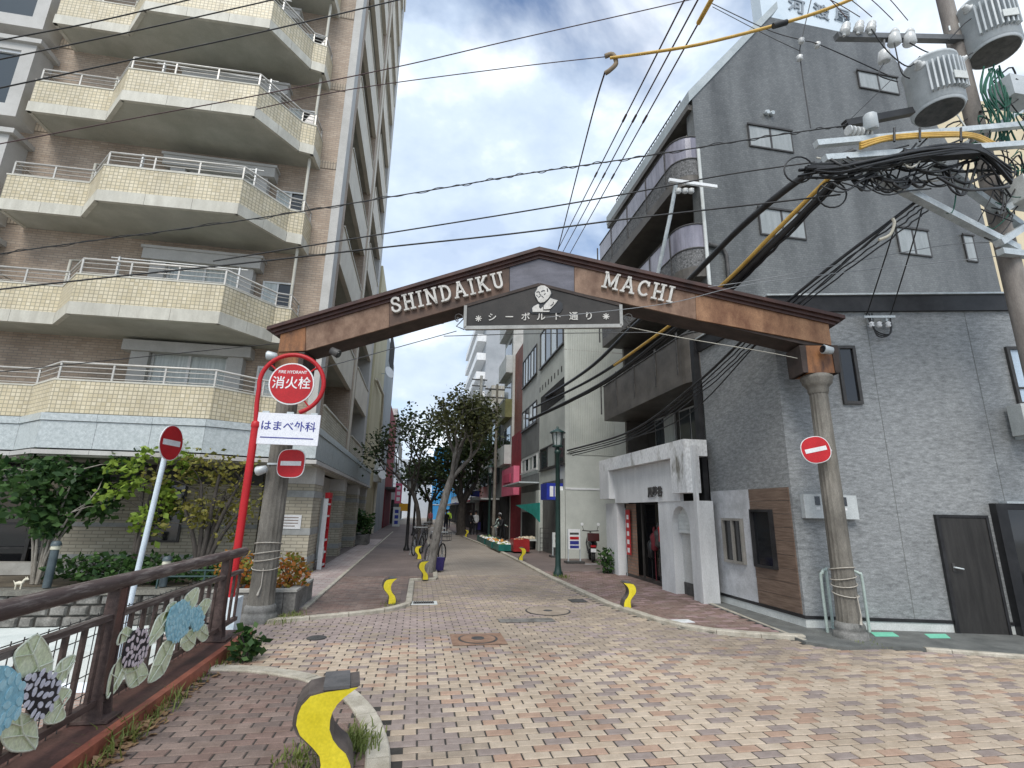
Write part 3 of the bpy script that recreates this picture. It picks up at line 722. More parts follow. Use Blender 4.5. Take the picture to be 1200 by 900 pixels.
# posts between capitals and beam
for (s0, s1, zb) in ((sL - .25, sL + .24, B0[1] - .02), (sR - .26, sR + .24, B2[1] - .02)):
    MB().prism([gc(s0, 3.93, FO - .02), gc(s1, 3.93, FO - .02), gc(s1, zb, FO - .02), gc(s0, zb, FO - .02)], -gn * (DEP - .1)).obj('post', RUST, gate)
    for sx in (s0, s1):
        MB().prism([gc(sx - .04, 3.93, FO), gc(sx + .04, 3.93, FO), gc(sx + .05, zb, FO), gc(sx - .05, zb, FO)], -gn * (DEP - .06)).obj('post_trim', UNDER, gate)
# raised letters with slab serifs, as strokes in a unit box
def arc(cx, cy, rx, ry, a0, a1, n=10): return [(cx + rx * cos(radians(a0 + (a1 - a0) * i / n)), cy + ry * sin(radians(a0 + (a1 - a0) * i / n))) for i in range(n + 1)]
W = .135; SH = .095
LET = {
 'S': (.66, [arc(.33, .73, .23, .19, 15, 270) + arc(.33, .28, .25, .20, 90, -165)[1:]], [(.50, .66, .12, .24), (.01, .17, .12, .24)]),
 'H': (.86, [[(.2, 0), (.2, 1)], [(.66, 0), (.66, 1)], [(.2, .5), (.66, .5)]], [(.02, 0, .36, SH), (.02, 1 - SH, .36, SH), (.48, 0, .36, SH), (.48, 1 - SH, .36, SH)]),
 'I': (.42, [[(.21, 0), (.21, 1)]], [(.02, 0, .38, SH), (.02, 1 - SH, .38, SH)]),
 'N': (.90, [[(.18, 0), (.18, 1)], [(.18, .95), (.70, .05)], [(.70, 0), (.70, 1)]], [(.02, 0, .34, SH), (.02, 1 - SH, .26, SH), (.54, 1 - SH, .34, SH)]),
 'D': (.82, [[(.18, 0), (.18, 1)], [(.10, .93), (.36, .93)] + arc(.36, .5, .33, .43, 90, -90)[1:] + [(.10, .07)]], [(.02, 0, .2, SH), (.02, 1 - SH, .2, SH)]),
 'A': (.92, [[(.14, .03), (.44, 1)], [(.44, 1), (.76, .03)], [(.26, .36), (.64, .36)]], [(.0, 0, .30, SH), (.58, 0, .34, SH), (.30, 1 - SH, .26, SH)]),
 'K': (.90, [[(.2, 0), (.2, 1)], [(.24, .42), (.66, .97)], [(.38, .58), (.72, .04)]], [(.02, 0, .36, SH), (.02, 1 - SH, .36, SH), (.52, 1 - SH, .32, SH), (.56, 0, .32, SH)]),
 'U': (.86, [[(.2, 1), (.2, .34)] + arc(.43, .32, .23, .25, 180, 360)[1:] + [(.66, .34), (.66, 1)]], [(.02, 1 - SH, .36, SH), (.50, 1 - SH, .34, SH)]),
 'M': (1.06, [[(.18, 0), (.18, 1)], [(.18, .97), (.53, .15)], [(.53, .15), (.86, .97)], [(.86, 0), (.86, 1)]], [(.0, 0, .36, SH), (.70, 0, .36, SH), (.04, 1 - SH, .22, SH), (.80, 1 - SH, .22, SH)]),
 'C': (.80, [arc(.42, .5, .32, .42, 42, 318, 16)], [(.60, .66, .12, .28)]),
}
LETM = mat('cream letter paint', (.46, .445, .41), (.62, .60, .56), sc=6, rough=.6)
def word(body, p0, p1, h):
    """letters along the line from p0 to p1 (gate coordinates of the baseline)"""
    ws = [LET[c][0] for c in body]; gap = .12; tot = sum(ws) + gap * (len(body) - 1)
    d = V((p1[0] - p0[0], p1[1] - p0[1], 0)); L = d.length; k = L / tot; d.normalize(); u = V((-d.y, d.x, 0))
    x = 0
    for c, w in zip(body, ws):
        b = MB()
        def pt(a, z, out=FO + .01):
            s = V((p0[0], p0[1], 0)) + d * (x + a) * k + u * z * h
            return gc(s.x, s.y, out)
        for st in LET[c][1]:
            b.ribbon([pt(a, z) for a, z in st], W * (k + h) / 2, gn, gn * .055)
        for (a, z, ww, hh) in LET[c][2]:
            b.prism([pt(a, z), pt(a + ww, z), pt(a + ww, z + hh), pt(a, z + hh)], gn * .057)
        b.obj('letter', LETM, gate); x += w + gap
word('SHINDAIKU', sz(461, 369), sz(593, 338), .30)
word('MACHI', sz(704, 338), sz(787, 357), .30)
# hanging name board under the apex
BO = FO - .02
bd = [sz(545, 385), sz(728, 382.5), sz(727, 358), sz(632, 334), sz(546, 359)]
SIGNM = mat('name board face', (.016, .015, .014), (.042, .037, .033), sc=1.6, stretch=(1, 1, 1), rough=.6, fine=.2)
sb = MB().prism([gc(s, z, BO - .08) for s, z in bd], gn * .12).obj('name_board', SIGNM, gate)
FRM = mat('board frame', (.27, .27, .255), (.38, .38, .36), sc=4, rough=.5)
for a, b, w in ((bd[0], bd[1], .06), (bd[1], bd[2], .05), (bd[4], bd[0], .05)):
    MB().ribbon([gc(*a, BO + .02), gc(*b, BO + .02)], w, gn, gn * .045).obj('board_frame', FRM, sb)
for a, b in ((bd[2], bd[3]), (bd[3], bd[4])):
    MB().ribbon([gc(*a, BO + .02), gc(*b, BO + .02)], .05, gn, gn * .035).obj('board_frame', UNDER, sb)
xs = [577, 597, 616, 634, 653, 672, 690]
for ch, px in zip('シーボルト通り', xs):
    s, z = sz(px, 373.2 - .012 * (px - 560))
    text('character', ch, LETM, sb, gc(s, z, BO + .041), gd, UPV, .155, ext=.012, bold=.012)
def star(px, py, r=.055):
    s, z = sz(px, py); b = MB()
    for k in range(4):
        a = pi * k / 4
        b.ribbon([gc(s - r * cos(a), z - r * sin(a), BO + .041 + .001 * k), gc(s + r * cos(a), z + r * sin(a), BO + .041 + .001 * k)], .016, gn, gn * .01)
    b.obj('star', LETM, sb)
star(561, 374); star(710, 371.6)
# carved bust of a bearded man above the lettering
pw, pdk = LETM, mat('emblem shade', (.012, .014, .018), (.03, .034, .04), sc=4, rough=.5)
def em(pts, m, out, th, name):
    MB().prism([gc(*sz(610 + x * 70 / 1200, 325 + y * 50 / 857), BO + out) for x, y in pts], gn * th).obj(name, m, sb)
em([(170, 700), (230, 600), (370, 520), (300, 430), (270, 330), (330, 210), (440, 170), (560, 220), (640, 330), (610, 420), (740, 460), (840, 540), (850, 640), (790, 730), (500, 745), (230, 745)], pdk, .041, .012, 'emblem_back')
em([(330, 270), (350, 220), (410, 190), (480, 190), (550, 235), (600, 300), (610, 350), (585, 400), (560, 440), (510, 490), (470, 520), (400, 535), (360, 515), (330, 450), (300, 400), (290, 340)], pw, .054, .02, 'face')
em([(235, 640), (270, 600), (350, 560), (375, 570), (370, 620), (400, 655), (450, 610), (455, 690), (590, 690), (570, 715), (245, 715)], pw, .054, .014, 'shirt')
em([(465, 590), (510, 540), (600, 440), (650, 460), (745, 485), (690, 560), (600, 650), (570, 660), (465, 665)], pw, .054, .016, 'lapel')
for st, w in (([(320, 330), (360, 315), (385, 330)], .016), ([(415, 315), (455, 295), (490, 300)], .018), ([(380, 330), (375, 365), (410, 375)], .010), ([(360, 440), (380, 410), (405, 395), (440, 410), (460, 440)], .012),
              ([(320, 380), (345, 410)], .012), ([(470, 380), (500, 350)], .012), ([(535, 250), (545, 320)], .018), ([(380, 600), (405, 630), (430, 600)], .012), ([(600, 600), (650, 560), (660, 520)], .012)):
    MB().ribbon([gc(*sz(610 + x * 70 / 1200, 325 + y * 50 / 857), BO + .0745) for x, y in st], w, gn, gn * .003).obj('feature_line', pdk, sb)
# wrought scrolls each side of the board
for px, sg in ((536, 1), (738, -1)):
    b = MB()
    c0 = sz(px, 372)
    pts = [gc(c0[0] + sg * (.10 - .012 * i) * cos(i * .7), c0[1] + .10 * (1 - i / 14) * sin(i * .7), BO - .03) for i in range(13)]
    b.tube(pts, .010, 5); b.tube([gc(c0[0] + sg * .10, c0[1], BO - .03), gc(c0[0] - sg * .02, c0[1] - .14, BO - .03), gc(c0[0] + sg * .12, c0[1] - .2, BO - .03)], .010, 5)
    b.obj('scroll', M['iron'], gate)
# ropes tied round the columns
for s, z0 in ((sL, .78), (sR, .62)):
    b = MB(); cbase = V(GL + gd * s); cbase.z = 0
    ROPE = mat('pale rope', (.36, .33, .28), (.50, .47, .41), sc=8)
    for k in range(4):
        zz = z0 + .11 * k + .02 * (k % 2)
        b.tube([cbase + V(((.20 if s == 0 else .166) * cos(a), (.20 if s == 0 else .166) * sin(a), zz + .03 * sin(a + k))) for a in [2 * pi * i / 16 for i in range(16)]], .008, 5, closed=True)
    b.tube([cbase + gn * .19 + V((0.06, 0, z0)), cbase + gn * .21 + V((.07, 0, z0 - .25)), cbase + gn * .22 + V((.04, 0, z0 - .38))], [.008, .008, .02], 5)
    r_ = b.obj('tied_rope', ROPE, org=cbase + V((0, 0, z0)))
    tag(r_, 'pale rope tied round the foot of the %s column of the rusty gate' % ('left' if s == 0 else 'right'), 'rope')
# small spotlights and cameras on the gate posts
def spot(px, py, label, dirn, out=.3, hm=None):
    p = gp(px, py, out); t = thing('spotlight', tuple(p), label, 'spotlight')
    d = V(dirn).normalized()
    MB().lathe(p - d * .1, [(.02, 0), (.06, .02), (.075, .16), (.07, .17)], 12, axis=d).obj('lamp_housing', hm or M['galv'], t)
    MB().tube([p - d * .08, p - gn * (out - .19)], .014, 6).obj('arm', M['iron'], t)
    MB().lathe(p + d * .075, [(.06, 0), (.06, .006)], 12, axis=d).obj('lens', M['darkglass'], t)
spot(969, 410, 'pale grey spotlight on the post above the right gate column', -gd * .9 + gn * .2 + UPV * .1)
spot(318, 417, 'white box spotlight on the post above the left gate column', -gd * .9 + gn * .2 + UPV * .1)
spot(393, 413, 'small dark spotlight on a thin arm under the left end of the gate beam', gd * .8 + UPV * -.4, .25, M['iron'])
spot(306, 551, 'white tube lamp at mid height on the left gate column', -gd * .9 - UPV * .25, .25)
# ------------------------------------------------------------------ no-entry signs
WHT = M['white']
def noentry(p, n, r, label, clip=1.0, parent_thing=None, up=UPV, rim=True, wide=1.0):
    """round red sign with a white bar, facing n"""
    p = V(p); n = V(n).normalized(); x = V(up).cross(n).normalized(); u = n.cross(x)
    t = parent_thing or thing('no_entry_sign', tuple(p), label, 'road sign', None)
    def disc(rr, rr2, o0, th):
        pts = []
        for i in range(40):
            a = 2 * pi * i / 40; ca, sa = cos(a), sin(a)
            e = clip
            pts.append(p + x * rr * math.copysign(abs(ca) ** e, ca) * wide + u * rr2 * math.copysign(abs(sa) ** e, sa) + n * o0)
        return MB().prism(pts, n * th)
    disc(r, r, -.012, .012).obj('sign_plate', M['white'], t)
    disc(r * .95, r * .95, .001, .003).obj('red_disc', M['red'], t)
    b = MB(); hw, hh = r * .74 * wide, r * .155
    b.prism([p + x * hw + u * hh + n * .0045, p - x * hw + u * hh + n * .0045, p - x * hw - u * hh + n * .0045, p + x * hw - u * hh + n * .0045], n * .003)
    b.obj('white_bar', M['white'], t)
    return t
pcol = V(GL); pcol.z = 0
p = aP(341, 543, GL + gn * .30, gn)
t = noentry(p, gn, .225, 'rounded square no entry sign on the left gate column under the white clinic board', clip=.62)
MB().obox(V((p.x, p.y, p.z)) - gn * .13 - gd * .2, gd, gn, UPV, .25, .012, .014).obj('bracket', M['galv'], t)
pr_ = aP(956, 527, GR_ + gn * .24, gn)
nn = (gn * .95 - gd * .18).normalized()
t = noentry(pr_, nn, .205, 'tilted round no entry sign strapped to the right gate column', up=(UPV + gd * -.22).normalized(), clip=.85)
MB().obox(pr_ - gn * .06 + gd * .12, gd, gn, UPV, .14, .02, .012).obj('bracket', M['galv'], t)
# the one on its own white pole beside the railing
pp = aY(201, 519, 9.4); base = V((aY(150, 735, 9.4).x, 9.4, -.72)); base.x = pp.x - .0
t = noentry(pp, (.985, -.17, 0), .30, 'round no entry sign on its own white pole behind the bridge railing')
MB().tube([(pp.x - .22, pp.y + .03, -.72), (pp.x - .045, pp.y + .01, pp.z + .28)], .042, 10).obj('pole', mat('pale blue pole', (.55, .64, .70), (.66, .74, .80), sc=3, rough=.4), t)
# ------------------------------------------------------------------ fire hydrant sign
hb = V((aY(270, 700, 8.15).x, 8.15, 0))
hs = thing('hydrant_sign', (hb.x, hb.y, 0), 'red fire hydrant sign on a hooked red pole with a white clinic board below', 'hydrant sign')
def hy(px, py, out=0): return aY(px, py, 8.15 - out)
ctr = hy(342, 450); rd = (hy(368.5, 450) - ctr).length
ring_r = (hy(342, 416) - ctr).length
th0 = 190
ringpts = [ctr + V((ring_r * cos(radians(a)), 0, ring_r * sin(radians(a)))) for a in range(th0, -76, -10)]
polex = hb.x
MB().tube([(polex, 8.15, .35), (polex, 8.15, 2.9)], .055, 10).obj('lower_pole', M['red'], hs)
MB().tube([(polex, 8.15, 2.9), ringpts[0] + V((0, 0, -.25))] + ringpts, .035, 8).obj('hook', M['red'], hs)
MB().lathe((polex, 8.15, 2.86), [(.06, 0), (.065, .02), (.06, .08), (.04, .1)], 10).obj('collar', M['red'], hs)
MB().box(polex - .11, polex + .14, 8.0, 8.26, -.1, .46).obj('base_block', mat('chipped pale blue paint', (.50, .60, .66), (.68, .75, .78), sc=5, lo=.4, hi=.5), hs)
def hdisc(r, o, th, m, name, par): 
    q = ctr + V((0, -o, 0)); return MB().prism([q + V((r * cos(2 * pi * i / 48), 0, r * sin(2 * pi * i / 48))) for i in range(48)], (0, -th, 0)).obj(name, m, par)
dsc = hdisc(rd, -.01, .03, M['white'], 'sign_disc', hs)
hdisc(rd * .94, .021, .004, M['red'], 'red_face', dsc)
for a in (40, 140, 310):
    MB().tube([ctr + V((rd * cos(radians(a)), 0, rd * sin(radians(a)))), ctr + V((ring_r * cos(radians(a)), 0, ring_r * sin(radians(a))))], .014, 6).obj('stay', M['red'], hs)
tilt = V((cos(radians(2)), 0, sin(radians(2))))
text('lettering', 'FIRE HYDRANT', M['white'], dsc, ctr + V((0, -.0255, rd * .55)), tilt, UPV, rd * .205, .002, .012, .90)
text('lettering', '消火栓', M['white'], dsc, ctr + V((0, -.0255, rd * .0)), tilt, UPV, rd * .62, .002, .010, .92)
b0, b1 = hy(300, 486), hy(375, 484); b2, b3 = hy(374, 520), hy(301, 523)
x0, x1 = (b0.x + b3.x) / 2 + .0, (b1.x + b2.x) / 2; z0, z1 = (b2.z + b3.z) / 2, (b0.z + b1.z) / 2
bw_ = MB().box(x0, x1, 8.13, 8.17, z0, z1).obj('clinic_board', mat('white board', (.70, .71, .76), (.78, .79, .83), sc=2, rough=.4), hs)
for xx in (x0 + .1, (x0 + x1) / 2, x1 - .1): MB().box(xx - .05, xx + .05, 8.14, 8.16, z1, z1 + .03).obj('clip', M['galv'], bw_)
NAVY = mat('navy lettering', (.03, .035, .22), (.04, .05, .28), rough=.5)
text('lettering', 'はまべ外科', NAVY, bw_, ((x0 + x1) / 2, 8.129, (z0 + z1) / 2 + .035), (1, 0, 0), UPV, (x1 - x0) * .178, .002, .012)
MB().box(x0 + .07, x1 - .07, 8.126, 8.129, z0 + .095, z0 + .11).obj('underline', NAVY, bw_)
# ------------------------------------------------------------------ corner building (right)
CP = G(946, 738); CD = (G(1180, 746) - CP).normalized(); CN = V((CD.y, -CD.x, 0))
def cf(px, py, out=0.0): return aP(px, py, CP + CN * out, CN)
def cq(s, z, out=0.0): return CP + CD * s + UPV * z + CN * out
def cs(px, py):
    q = cf(px, py) - CP; return q.dot(CD), q.z
STONE = mat('grey streaked cladding', (.155, .163, .165), (.37, .385, .388), sc=9, stretch=(1, 1, 3.0), lo=.3, hi=.74, bsc=45, fine=.25, wear=.14, rough=.5, bump=.1, spec=.5)
WOOD = mat('brown wood cladding', (.11, .075, .055), (.21, .15, .115), sc=3, stretch=(1, 1, 14), bsc=40, rough=.5, fine=.2)
WPAN = mat('pale mottled panel', (.38, .39, .40), (.56, .57, .59), sc=4, bsc=40, rough=.5, fine=.1)
cb = thing('corner_building', (CP.x, CP.y, 0), 'grey stone clad two storey corner building with black parapet', 'building')
sx = CP.x; yb = 9.92; TOP = 5.27
back = cq(7.5, 0) + V((0, 3.2, 0))
foot = [V((sx, CP.y, 0)), cq(7.5, 0), V((cq(7.5, 0).x, 10.1, 0)), V((sx, yb, 0))]
foot = [V((p.x, p.y, 0)) for p in foot]
MB().prism([p + UPV * .20 for p in foot], UPV * (TOP - .20)).obj('wall', STONE, cb)
def outl(d):
    f = foot; return [f[0] + V((-d, 0, 0)) + CN * d, f[1] + CN * d, f[2], f[3] + V((-d, 0, 0))]
MB().prism([p + UPV * TOP for p in outl(.05)], UPV * .30).obj('parapet', M['black'], cb)
MB().prism([p + UPV * (TOP + .30) for p in outl(.08)], UPV * .03).obj('parapet_cap', M['galv'], cb)
MB().prism([p + UPV * .16 for p in outl(.025)], UPV * .045).obj('base_flashing', M['black'], cb)
MB().prism([p for p in outl(.012)], UPV * .159).obj('plinth', M['paleconc'], cb)
for s in (1.62, 3.3, 5.0):
    MB().prism([cq(s, .21, .001), cq(s + .006, .21, .001), cq(s + .006, TOP, .001), cq(s, TOP, .001)], CN * .002).obj('panel_joint', M['asphalt'], cb)
def cwin(s0, s1, z0, z1, pane, label='window'):
    w = MB()
    f = .05
    for a, b, c, d in ((s0, s1, z0, z0 + f), (s0, s1, z1 - f, z1), (s0, s0 + f, z0 + f, z1 - f), (s1 - f, s1, z0 + f, z1 - f)):
        w.prism([cq(a, c, .002), cq(b, c, .002), cq(b, d, .002), cq(a, d, .002)], CN * .05)
    w = w.obj('window', M['bronze'], cb)
    MB().prism([cq(s0 + f, z0 + f, .003), cq(s1 - f, z0 + f, .003), cq(s1 - f, z1 - f, .003), cq(s0 + f, z1 - f, .003)], CN * .012).obj('pane', pane, w)
    return w
(wa, za), (wb, zb) = cs(978, 406), cs(1007, 474)
cwin(wa, wb + .05, zb, za, M['darkglass'])
(wa, za), (wb, zb) = cs(1176, 407), cs(1186, 475)
SKYG = mat('painted sky reflection', (.42, .52, .62), (.50, .60, .70), sc=1, rough=.05, spec=.8)  # sky reflection painted into the pane colour
w = cwin(wa, wa + .75, zb, za, SKYG)
MB().prism([cq(wa + .05, zb + .28, .016), cq(wa + .7, zb + .28, .016), cq(wa + .7, zb + .31, .016), cq(wa + .05, zb + .31, .016)], CN * .02).obj('frame', M['bronze'], w)
# black door
(da, _), = (cs(1123, 745),); db = cs(1180, 746)[0]
dz1 = cs(1098, 606)[1]
DOORM = mat('charcoal door', (.022, .021, .020), (.04, .038, .036), sc=4, stretch=(3, 3, .3), rough=.5)
d_ = MB().prism([cq(da, .02, .003), cq(db, .02, .003), cq(db, dz1, .003), cq(da, dz1, .003)], CN * .045).obj('door', DOORM, cb)
for a, b, c, d in ((da - .05, da - .001, .0, dz1 + .04), (db + .001, db + .04, .0, dz1 + .04), (da, db, dz1 + .001, dz1 + .04)):
    MB().prism([cq(a, c, .002), cq(b, c, .002), cq(b, d, .002), cq(a, d, .002)], CN * .06).obj('door_frame', M['black'], d_)
hz = .98
MB().tube([cq(da + .08, hz, .05), cq(da + .08, hz, .10), cq(da + .19, hz - .02, .10)], .013, 6).obj('handle', M['galv'], d_)
MB().obox(cq(da + .08, hz, .055), CD, CN, UPV, .02, .008, .06).obj('lock_plate', M['iron'], d_)
# shop front at the right edge
(fa, _) = cs(1193, 750); fz = cs(1160, 590)[1]
fa = db + .13
sfr = MB()
for a, b, c, d in ((fa, fa + .16, 0, fz), (fa + .161, fa + 2.6, fz - .09, fz)):
    sfr.prism([cq(a, c, .002), cq(b, c, .002), cq(b, d, .002), cq(a, d, .002)], CN * .13)
sfr = sfr.obj('shop_frame', M['black'], cb)
MB().prism([cq(fa + .161, fz - .001 + .002, .0), cq(fa + 2.6, fz + .001, .0), cq(fa + 2.6, fz + .035, .0), cq(fa + .161, fz + .035, .0)], CN * .15).obj('shop_head', M['galv'], sfr)
MB().prism([cq(fa + .161, .05, .004), cq(fa + 2.6, .05, .004), cq(fa + 2.6, fz - .091, .004), cq(fa + .161, fz - .091, .004)], CN * .02).obj('shop_glass', M['darkglass'], sfr)
# side wall dressings: wood panel and white panel with windows
def sb_(y0, y1, z0, z1, name, m, par, o0=.0, th=.02): return MB().box(sx - o0 - th, sx - o0, y0, y1, z0, z1).obj(name, m, par)
zt = 2.18
nb = 9
for k in range(nb):
    a, b = .21 + (zt - .21) * k / nb, .21 + (zt - .21) * (k + 1) / nb
    sb_(CP.y + .05, 8.62, a + .003, b - .003, 'wood_board', WOOD, cb, .002)
sb_(8.63, 9.88, .21, zt, 'white_panel', WPAN, cb, .002)
def swin(px0, px1, py0, py1, frame, pane, split=False):
    a, b = aX(px0, py0, sx), aX(px1, py1, sx); y0, y1 = min(a.y, b.y), max(a.y, b.y); z0, z1 = min(a.z, b.z), max(a.z, b.z)
    f = .045; w = MB()
    for c, d, e, g in ((y0, y1, z0, z0 + f), (y0, y1, z1 - f, z1), (y0, y0 + f, z0 + f, z1 - f), (y1 - f, y1, z0 + f, z1 - f)):
        w.box(sx - .085, sx - .0225, c, d, e, g)
    if split: w.box(sx - .075, sx - .0225, (y0 + y1) / 2 - .025, (y0 + y1) / 2 + .025, z0 + f, z1 - f)
    w = w.obj('window', frame, cb)
    MB().box(sx - .035, sx - .0225, y0 + f, y1 - f, z0 + f, z1 - f).obj('pane', pane, w)
    return w
swin(849, 877, 607, 662, mat('taupe frame', (.20, .19, .17), (.28, .265, .24), rough=.4), M['darkglass'], True)
w = swin(882, 914, 597, 668, M['black'], M['darkglass'])
# meter boxes on the front
def mbox(px0, px1, py0, py1, label):
    (a, c), (b, d) = cs(px0, py1), cs(px1, py0)
    t = thing('meter_box', tuple(cq(a, c)), label, 'meter box')
    MB().prism([cq(a, c, .003), cq(b, c, .003), cq(b, d, .003), cq(a, d, .003)], CN * .12).obj('box_body', mat('meter box paint', (.44, .47, .47), (.56, .59, .59), rough=.5), t)
    m_ = (a + b) / 2
    MB().prism([cq(m_ - .04, d - .17, .124), cq(m_ + .04, d - .17, .124), cq(m_ + .04, d - .03, .124), cq(m_ - .04, d - .03, .124)], CN * .004).obj('meter_window', M['darkglass'], t)
    MB().prism([cq(m_ - .03, d - .24, .124), cq(m_ + .03, d - .24, .124), cq(m_ + .03, d - .2, .124), cq(m_ - .03, d - .2, .124)], CN * .003).obj('plate', M['white'], t)
mbox(940, 968, 580, 607, 'pale grey electric meter box on the grey wall, left of the right gate column')
mbox(972, 998, 581, 608, 'pale grey electric meter box on the grey wall, right behind the right gate column')
# air conditioner
a, z = cs(1183, 512); t = thing('air_conditioner', tuple(cq(a, z)), 'white air conditioner unit on the grey wall under the bright window', 'air conditioner')
MB().prism([cq(a, z, .06), cq(a + .7, z, .06), cq(a + .7, z + .5, .06), cq(a, z + .5, .06)], CN * .26).obj('casing', M['paleconc'], t)
MB().lathe(cq(a + .38, z + .25, .321), [(.2, 0), (.2, .01), (.17, .012)], 20, axis=CN).obj('fan_grille', M['iron'], t)
for k in (.08, .6): MB().prism([cq(a + k, z - .05, .003), cq(a + k + .04, z - .05, .003), cq(a + k + .04, z, .003), cq(a + k, z, .003)], CN * .33).obj('wall_bracket', M['galv'], t)
# cable bracket with insulators under the parapet
bx_, bz_ = cs(1027, 385); t = thing('cable_bracket', tuple(cq(bx_, bz_)), 'cable bracket with insulators and looped cables under the black parapet', 'cable bracket')
MB().obox(cq(bx_, bz_ + .17, .12), CD, CN, UPV, .26, .02, .02).obj('cross_bar', M['galv'], t)
for k in (-.12, .12): MB().obox(cq(bx_ + k, bz_ + .15, .06), CD, CN, UPV, .015, .06, .05).obj('stand_off', M['galv'], t)
for k in (-.15, -.02, .13): MB().lathe(cq(bx_ + k, bz_ - .02, .12), [(.03, 0), (.045, .03), (.03, .05), (.045, .08), (.02, .1)], 10).obj('insulator', M['white'], t)
for k in range(3): MB().tube(smooth_path([cq(bx_ - .2 + .05 * k, bz_ + .25, .1), cq(bx_ - .12, bz_ - .1 - .04 * k, .16), cq(bx_ + .1, bz_ - .16, .16), cq(bx_ + .2, bz_ + .05 + .08 * k, .1)], 5), .012, 5).obj('cable_loop', M['cable'], t)
# hoop guards of pale green pipe beside the column
PIPE = mat('pale green pipe', (.34, .42, .39), (.46, .54, .50), sc=6, rough=.45)
for (pxt, pxb, lab, sg) in ((960, 970, 'pale green pipe hoop left of the right gate column', 1), (1006, 1019, 'pale green pipe hoop right of the right gate column', -1)):
    b = G(pxb, 741, .034); n_ = (b - G(988, 741, .034)).length
    q = CN
    e = b + gd * .22 * sg - gn * .25
    MBt = MB().tube(smooth_path([b, b + UPV * .75, b + UPV * .83 + gd * .03 * sg, b + UPV * .86 + gd * .08 * sg - gn * .08, e + UPV * .86, e + UPV * .8, e], 4), .022, 8)
    o = MBt.obj('pipe_hoop', PIPE, org=b); tag(o, lab, 'pipe guard')
# green tape on the asphalt
for pxs, lab in (((1020, 741, 1046, 741, 1054, 746, 1026, 746), 'left'), ((1083, 743, 1108, 743, 1114, 748, 1090, 748), 'right')):
    q = [G(pxs[i], pxs[i + 1], .036) for i in (0, 2, 4, 6)]
    o = MB().prism(q, (0, 0, .003)).obj('floor_marker', mat('mint green tape', (.16, .52, .36), (.20, .60, .43), sc=3), org=q[0])
    tag(o, 'mint green rectangle taped on the asphalt, %s one of the two' % lab, 'floor marker')

# ------------------------------------------------------------------ shop building with rounded balconies and tall grey gable
XB, YW, YE = 6.66, 10.3, 16.2
XBAL = 6.12
DK = brick_mat('dark grey tile', (.098, .102, .10), (.132, .137, .134), (.08, .082, .08), .10, .06, ms=.006, rough=.34, dirt=(.50, 1.40), dsc=.8, run=(1.5, 1.5, .28), bump=.25, spec=.5)
EAVE = mat('pale blue grey eave', (.33, .37, .38), (.42, .46, .47), sc=2, rough=.6)
BROWNP = mat('brown balcony face', (.065, .058, .05), (.12, .108, .094), sc=2, rough=.5)
rb = thing('balcony_building', (XB, YW, 0), 'dark grey gabled building with rounded balconies above a white shop front', 'building')
def wy(px, py): 
    p = aY(px, py, YW); return (p.x, p.z)
gab = [(XB, 0), (XB, wy(812, 116)[1]), wy(898, 19), wy(1032, 47), wy(1064, 90), (15.65, 11.08), (15.7, 0)]
gab[0] = (XB, 0)
MB().prism([(x, YW, z) for x, z in gab], (0, .35, 0)).obj('gable_wall', DK, rb)
# body behind
XC = XB + .95
zt = gab[1][1]
def rz(x): return zt + (x - XB) * (gab[2][1] - gab[1][1]) / (gab[2][0] - XB)
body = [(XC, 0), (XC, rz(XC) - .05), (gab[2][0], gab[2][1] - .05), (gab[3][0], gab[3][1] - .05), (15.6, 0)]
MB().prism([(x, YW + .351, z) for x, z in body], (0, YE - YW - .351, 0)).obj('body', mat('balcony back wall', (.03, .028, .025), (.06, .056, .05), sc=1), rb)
# sloped eave slab along the roof line
e0, e1 = (XB - .12, zt - .0), (gab[2][0] + .4, gab[2][1] + .5)
MB().prism([(e0[0], YW - .04, e0[1] - .15), (e1[0], YW - .04, e1[1] - .15), (e1[0], YW - .04, e1[1] + .12), (e0[0], YW - .04, e0[1] + .2)], (0, YE - YW + .3, 0)).obj('eave', EAVE, rb)
MB().box(XB - .12, XC + .5, YW + .05, YE + .2, zt - .32, zt - .151).obj('eave_soffit', BROWNP, rb)
for k in range(2): MB().tube([(XB + .25, YW + 1.0, zt + .62 + .3 * k), (XB + .25, YE + .1, zt + .62 + .3 * k)], .022, 6).obj('roof_rail', M['iron'], rb)
for i in range(30):
    y = YW + 1.0 + i * (YE + .1 - YW - 1.0) / 29
    MB().tube([(XB + .25, y, zt + .2), (XB + .25, y, zt + .92)], .012, 5).obj('roof_rail_post', M['iron'], rb)
MB().box(gab[2][0] + .3, gab[3][0], YW + .5, YW + .9, gab[2][1] - .3, gab[2][1] + 3.0).obj('roof_panel', mat('pale roof board', (.52, .60, .66), (.62, .69, .74), sc=.8, rough=.5), rb)
for ch, px, py in (('河', 933, 8), ('渡', 962, 15), ('屋', 987, 20)):
    p = aY(px, py, YW + .49); text('roof_character', ch, mat('faded grey lettering', (.22, .25, .28), (.30, .33, .36)), rb, tuple(p), (1, 0, -.16), (.16, 0, 1), .62, .03, .01)
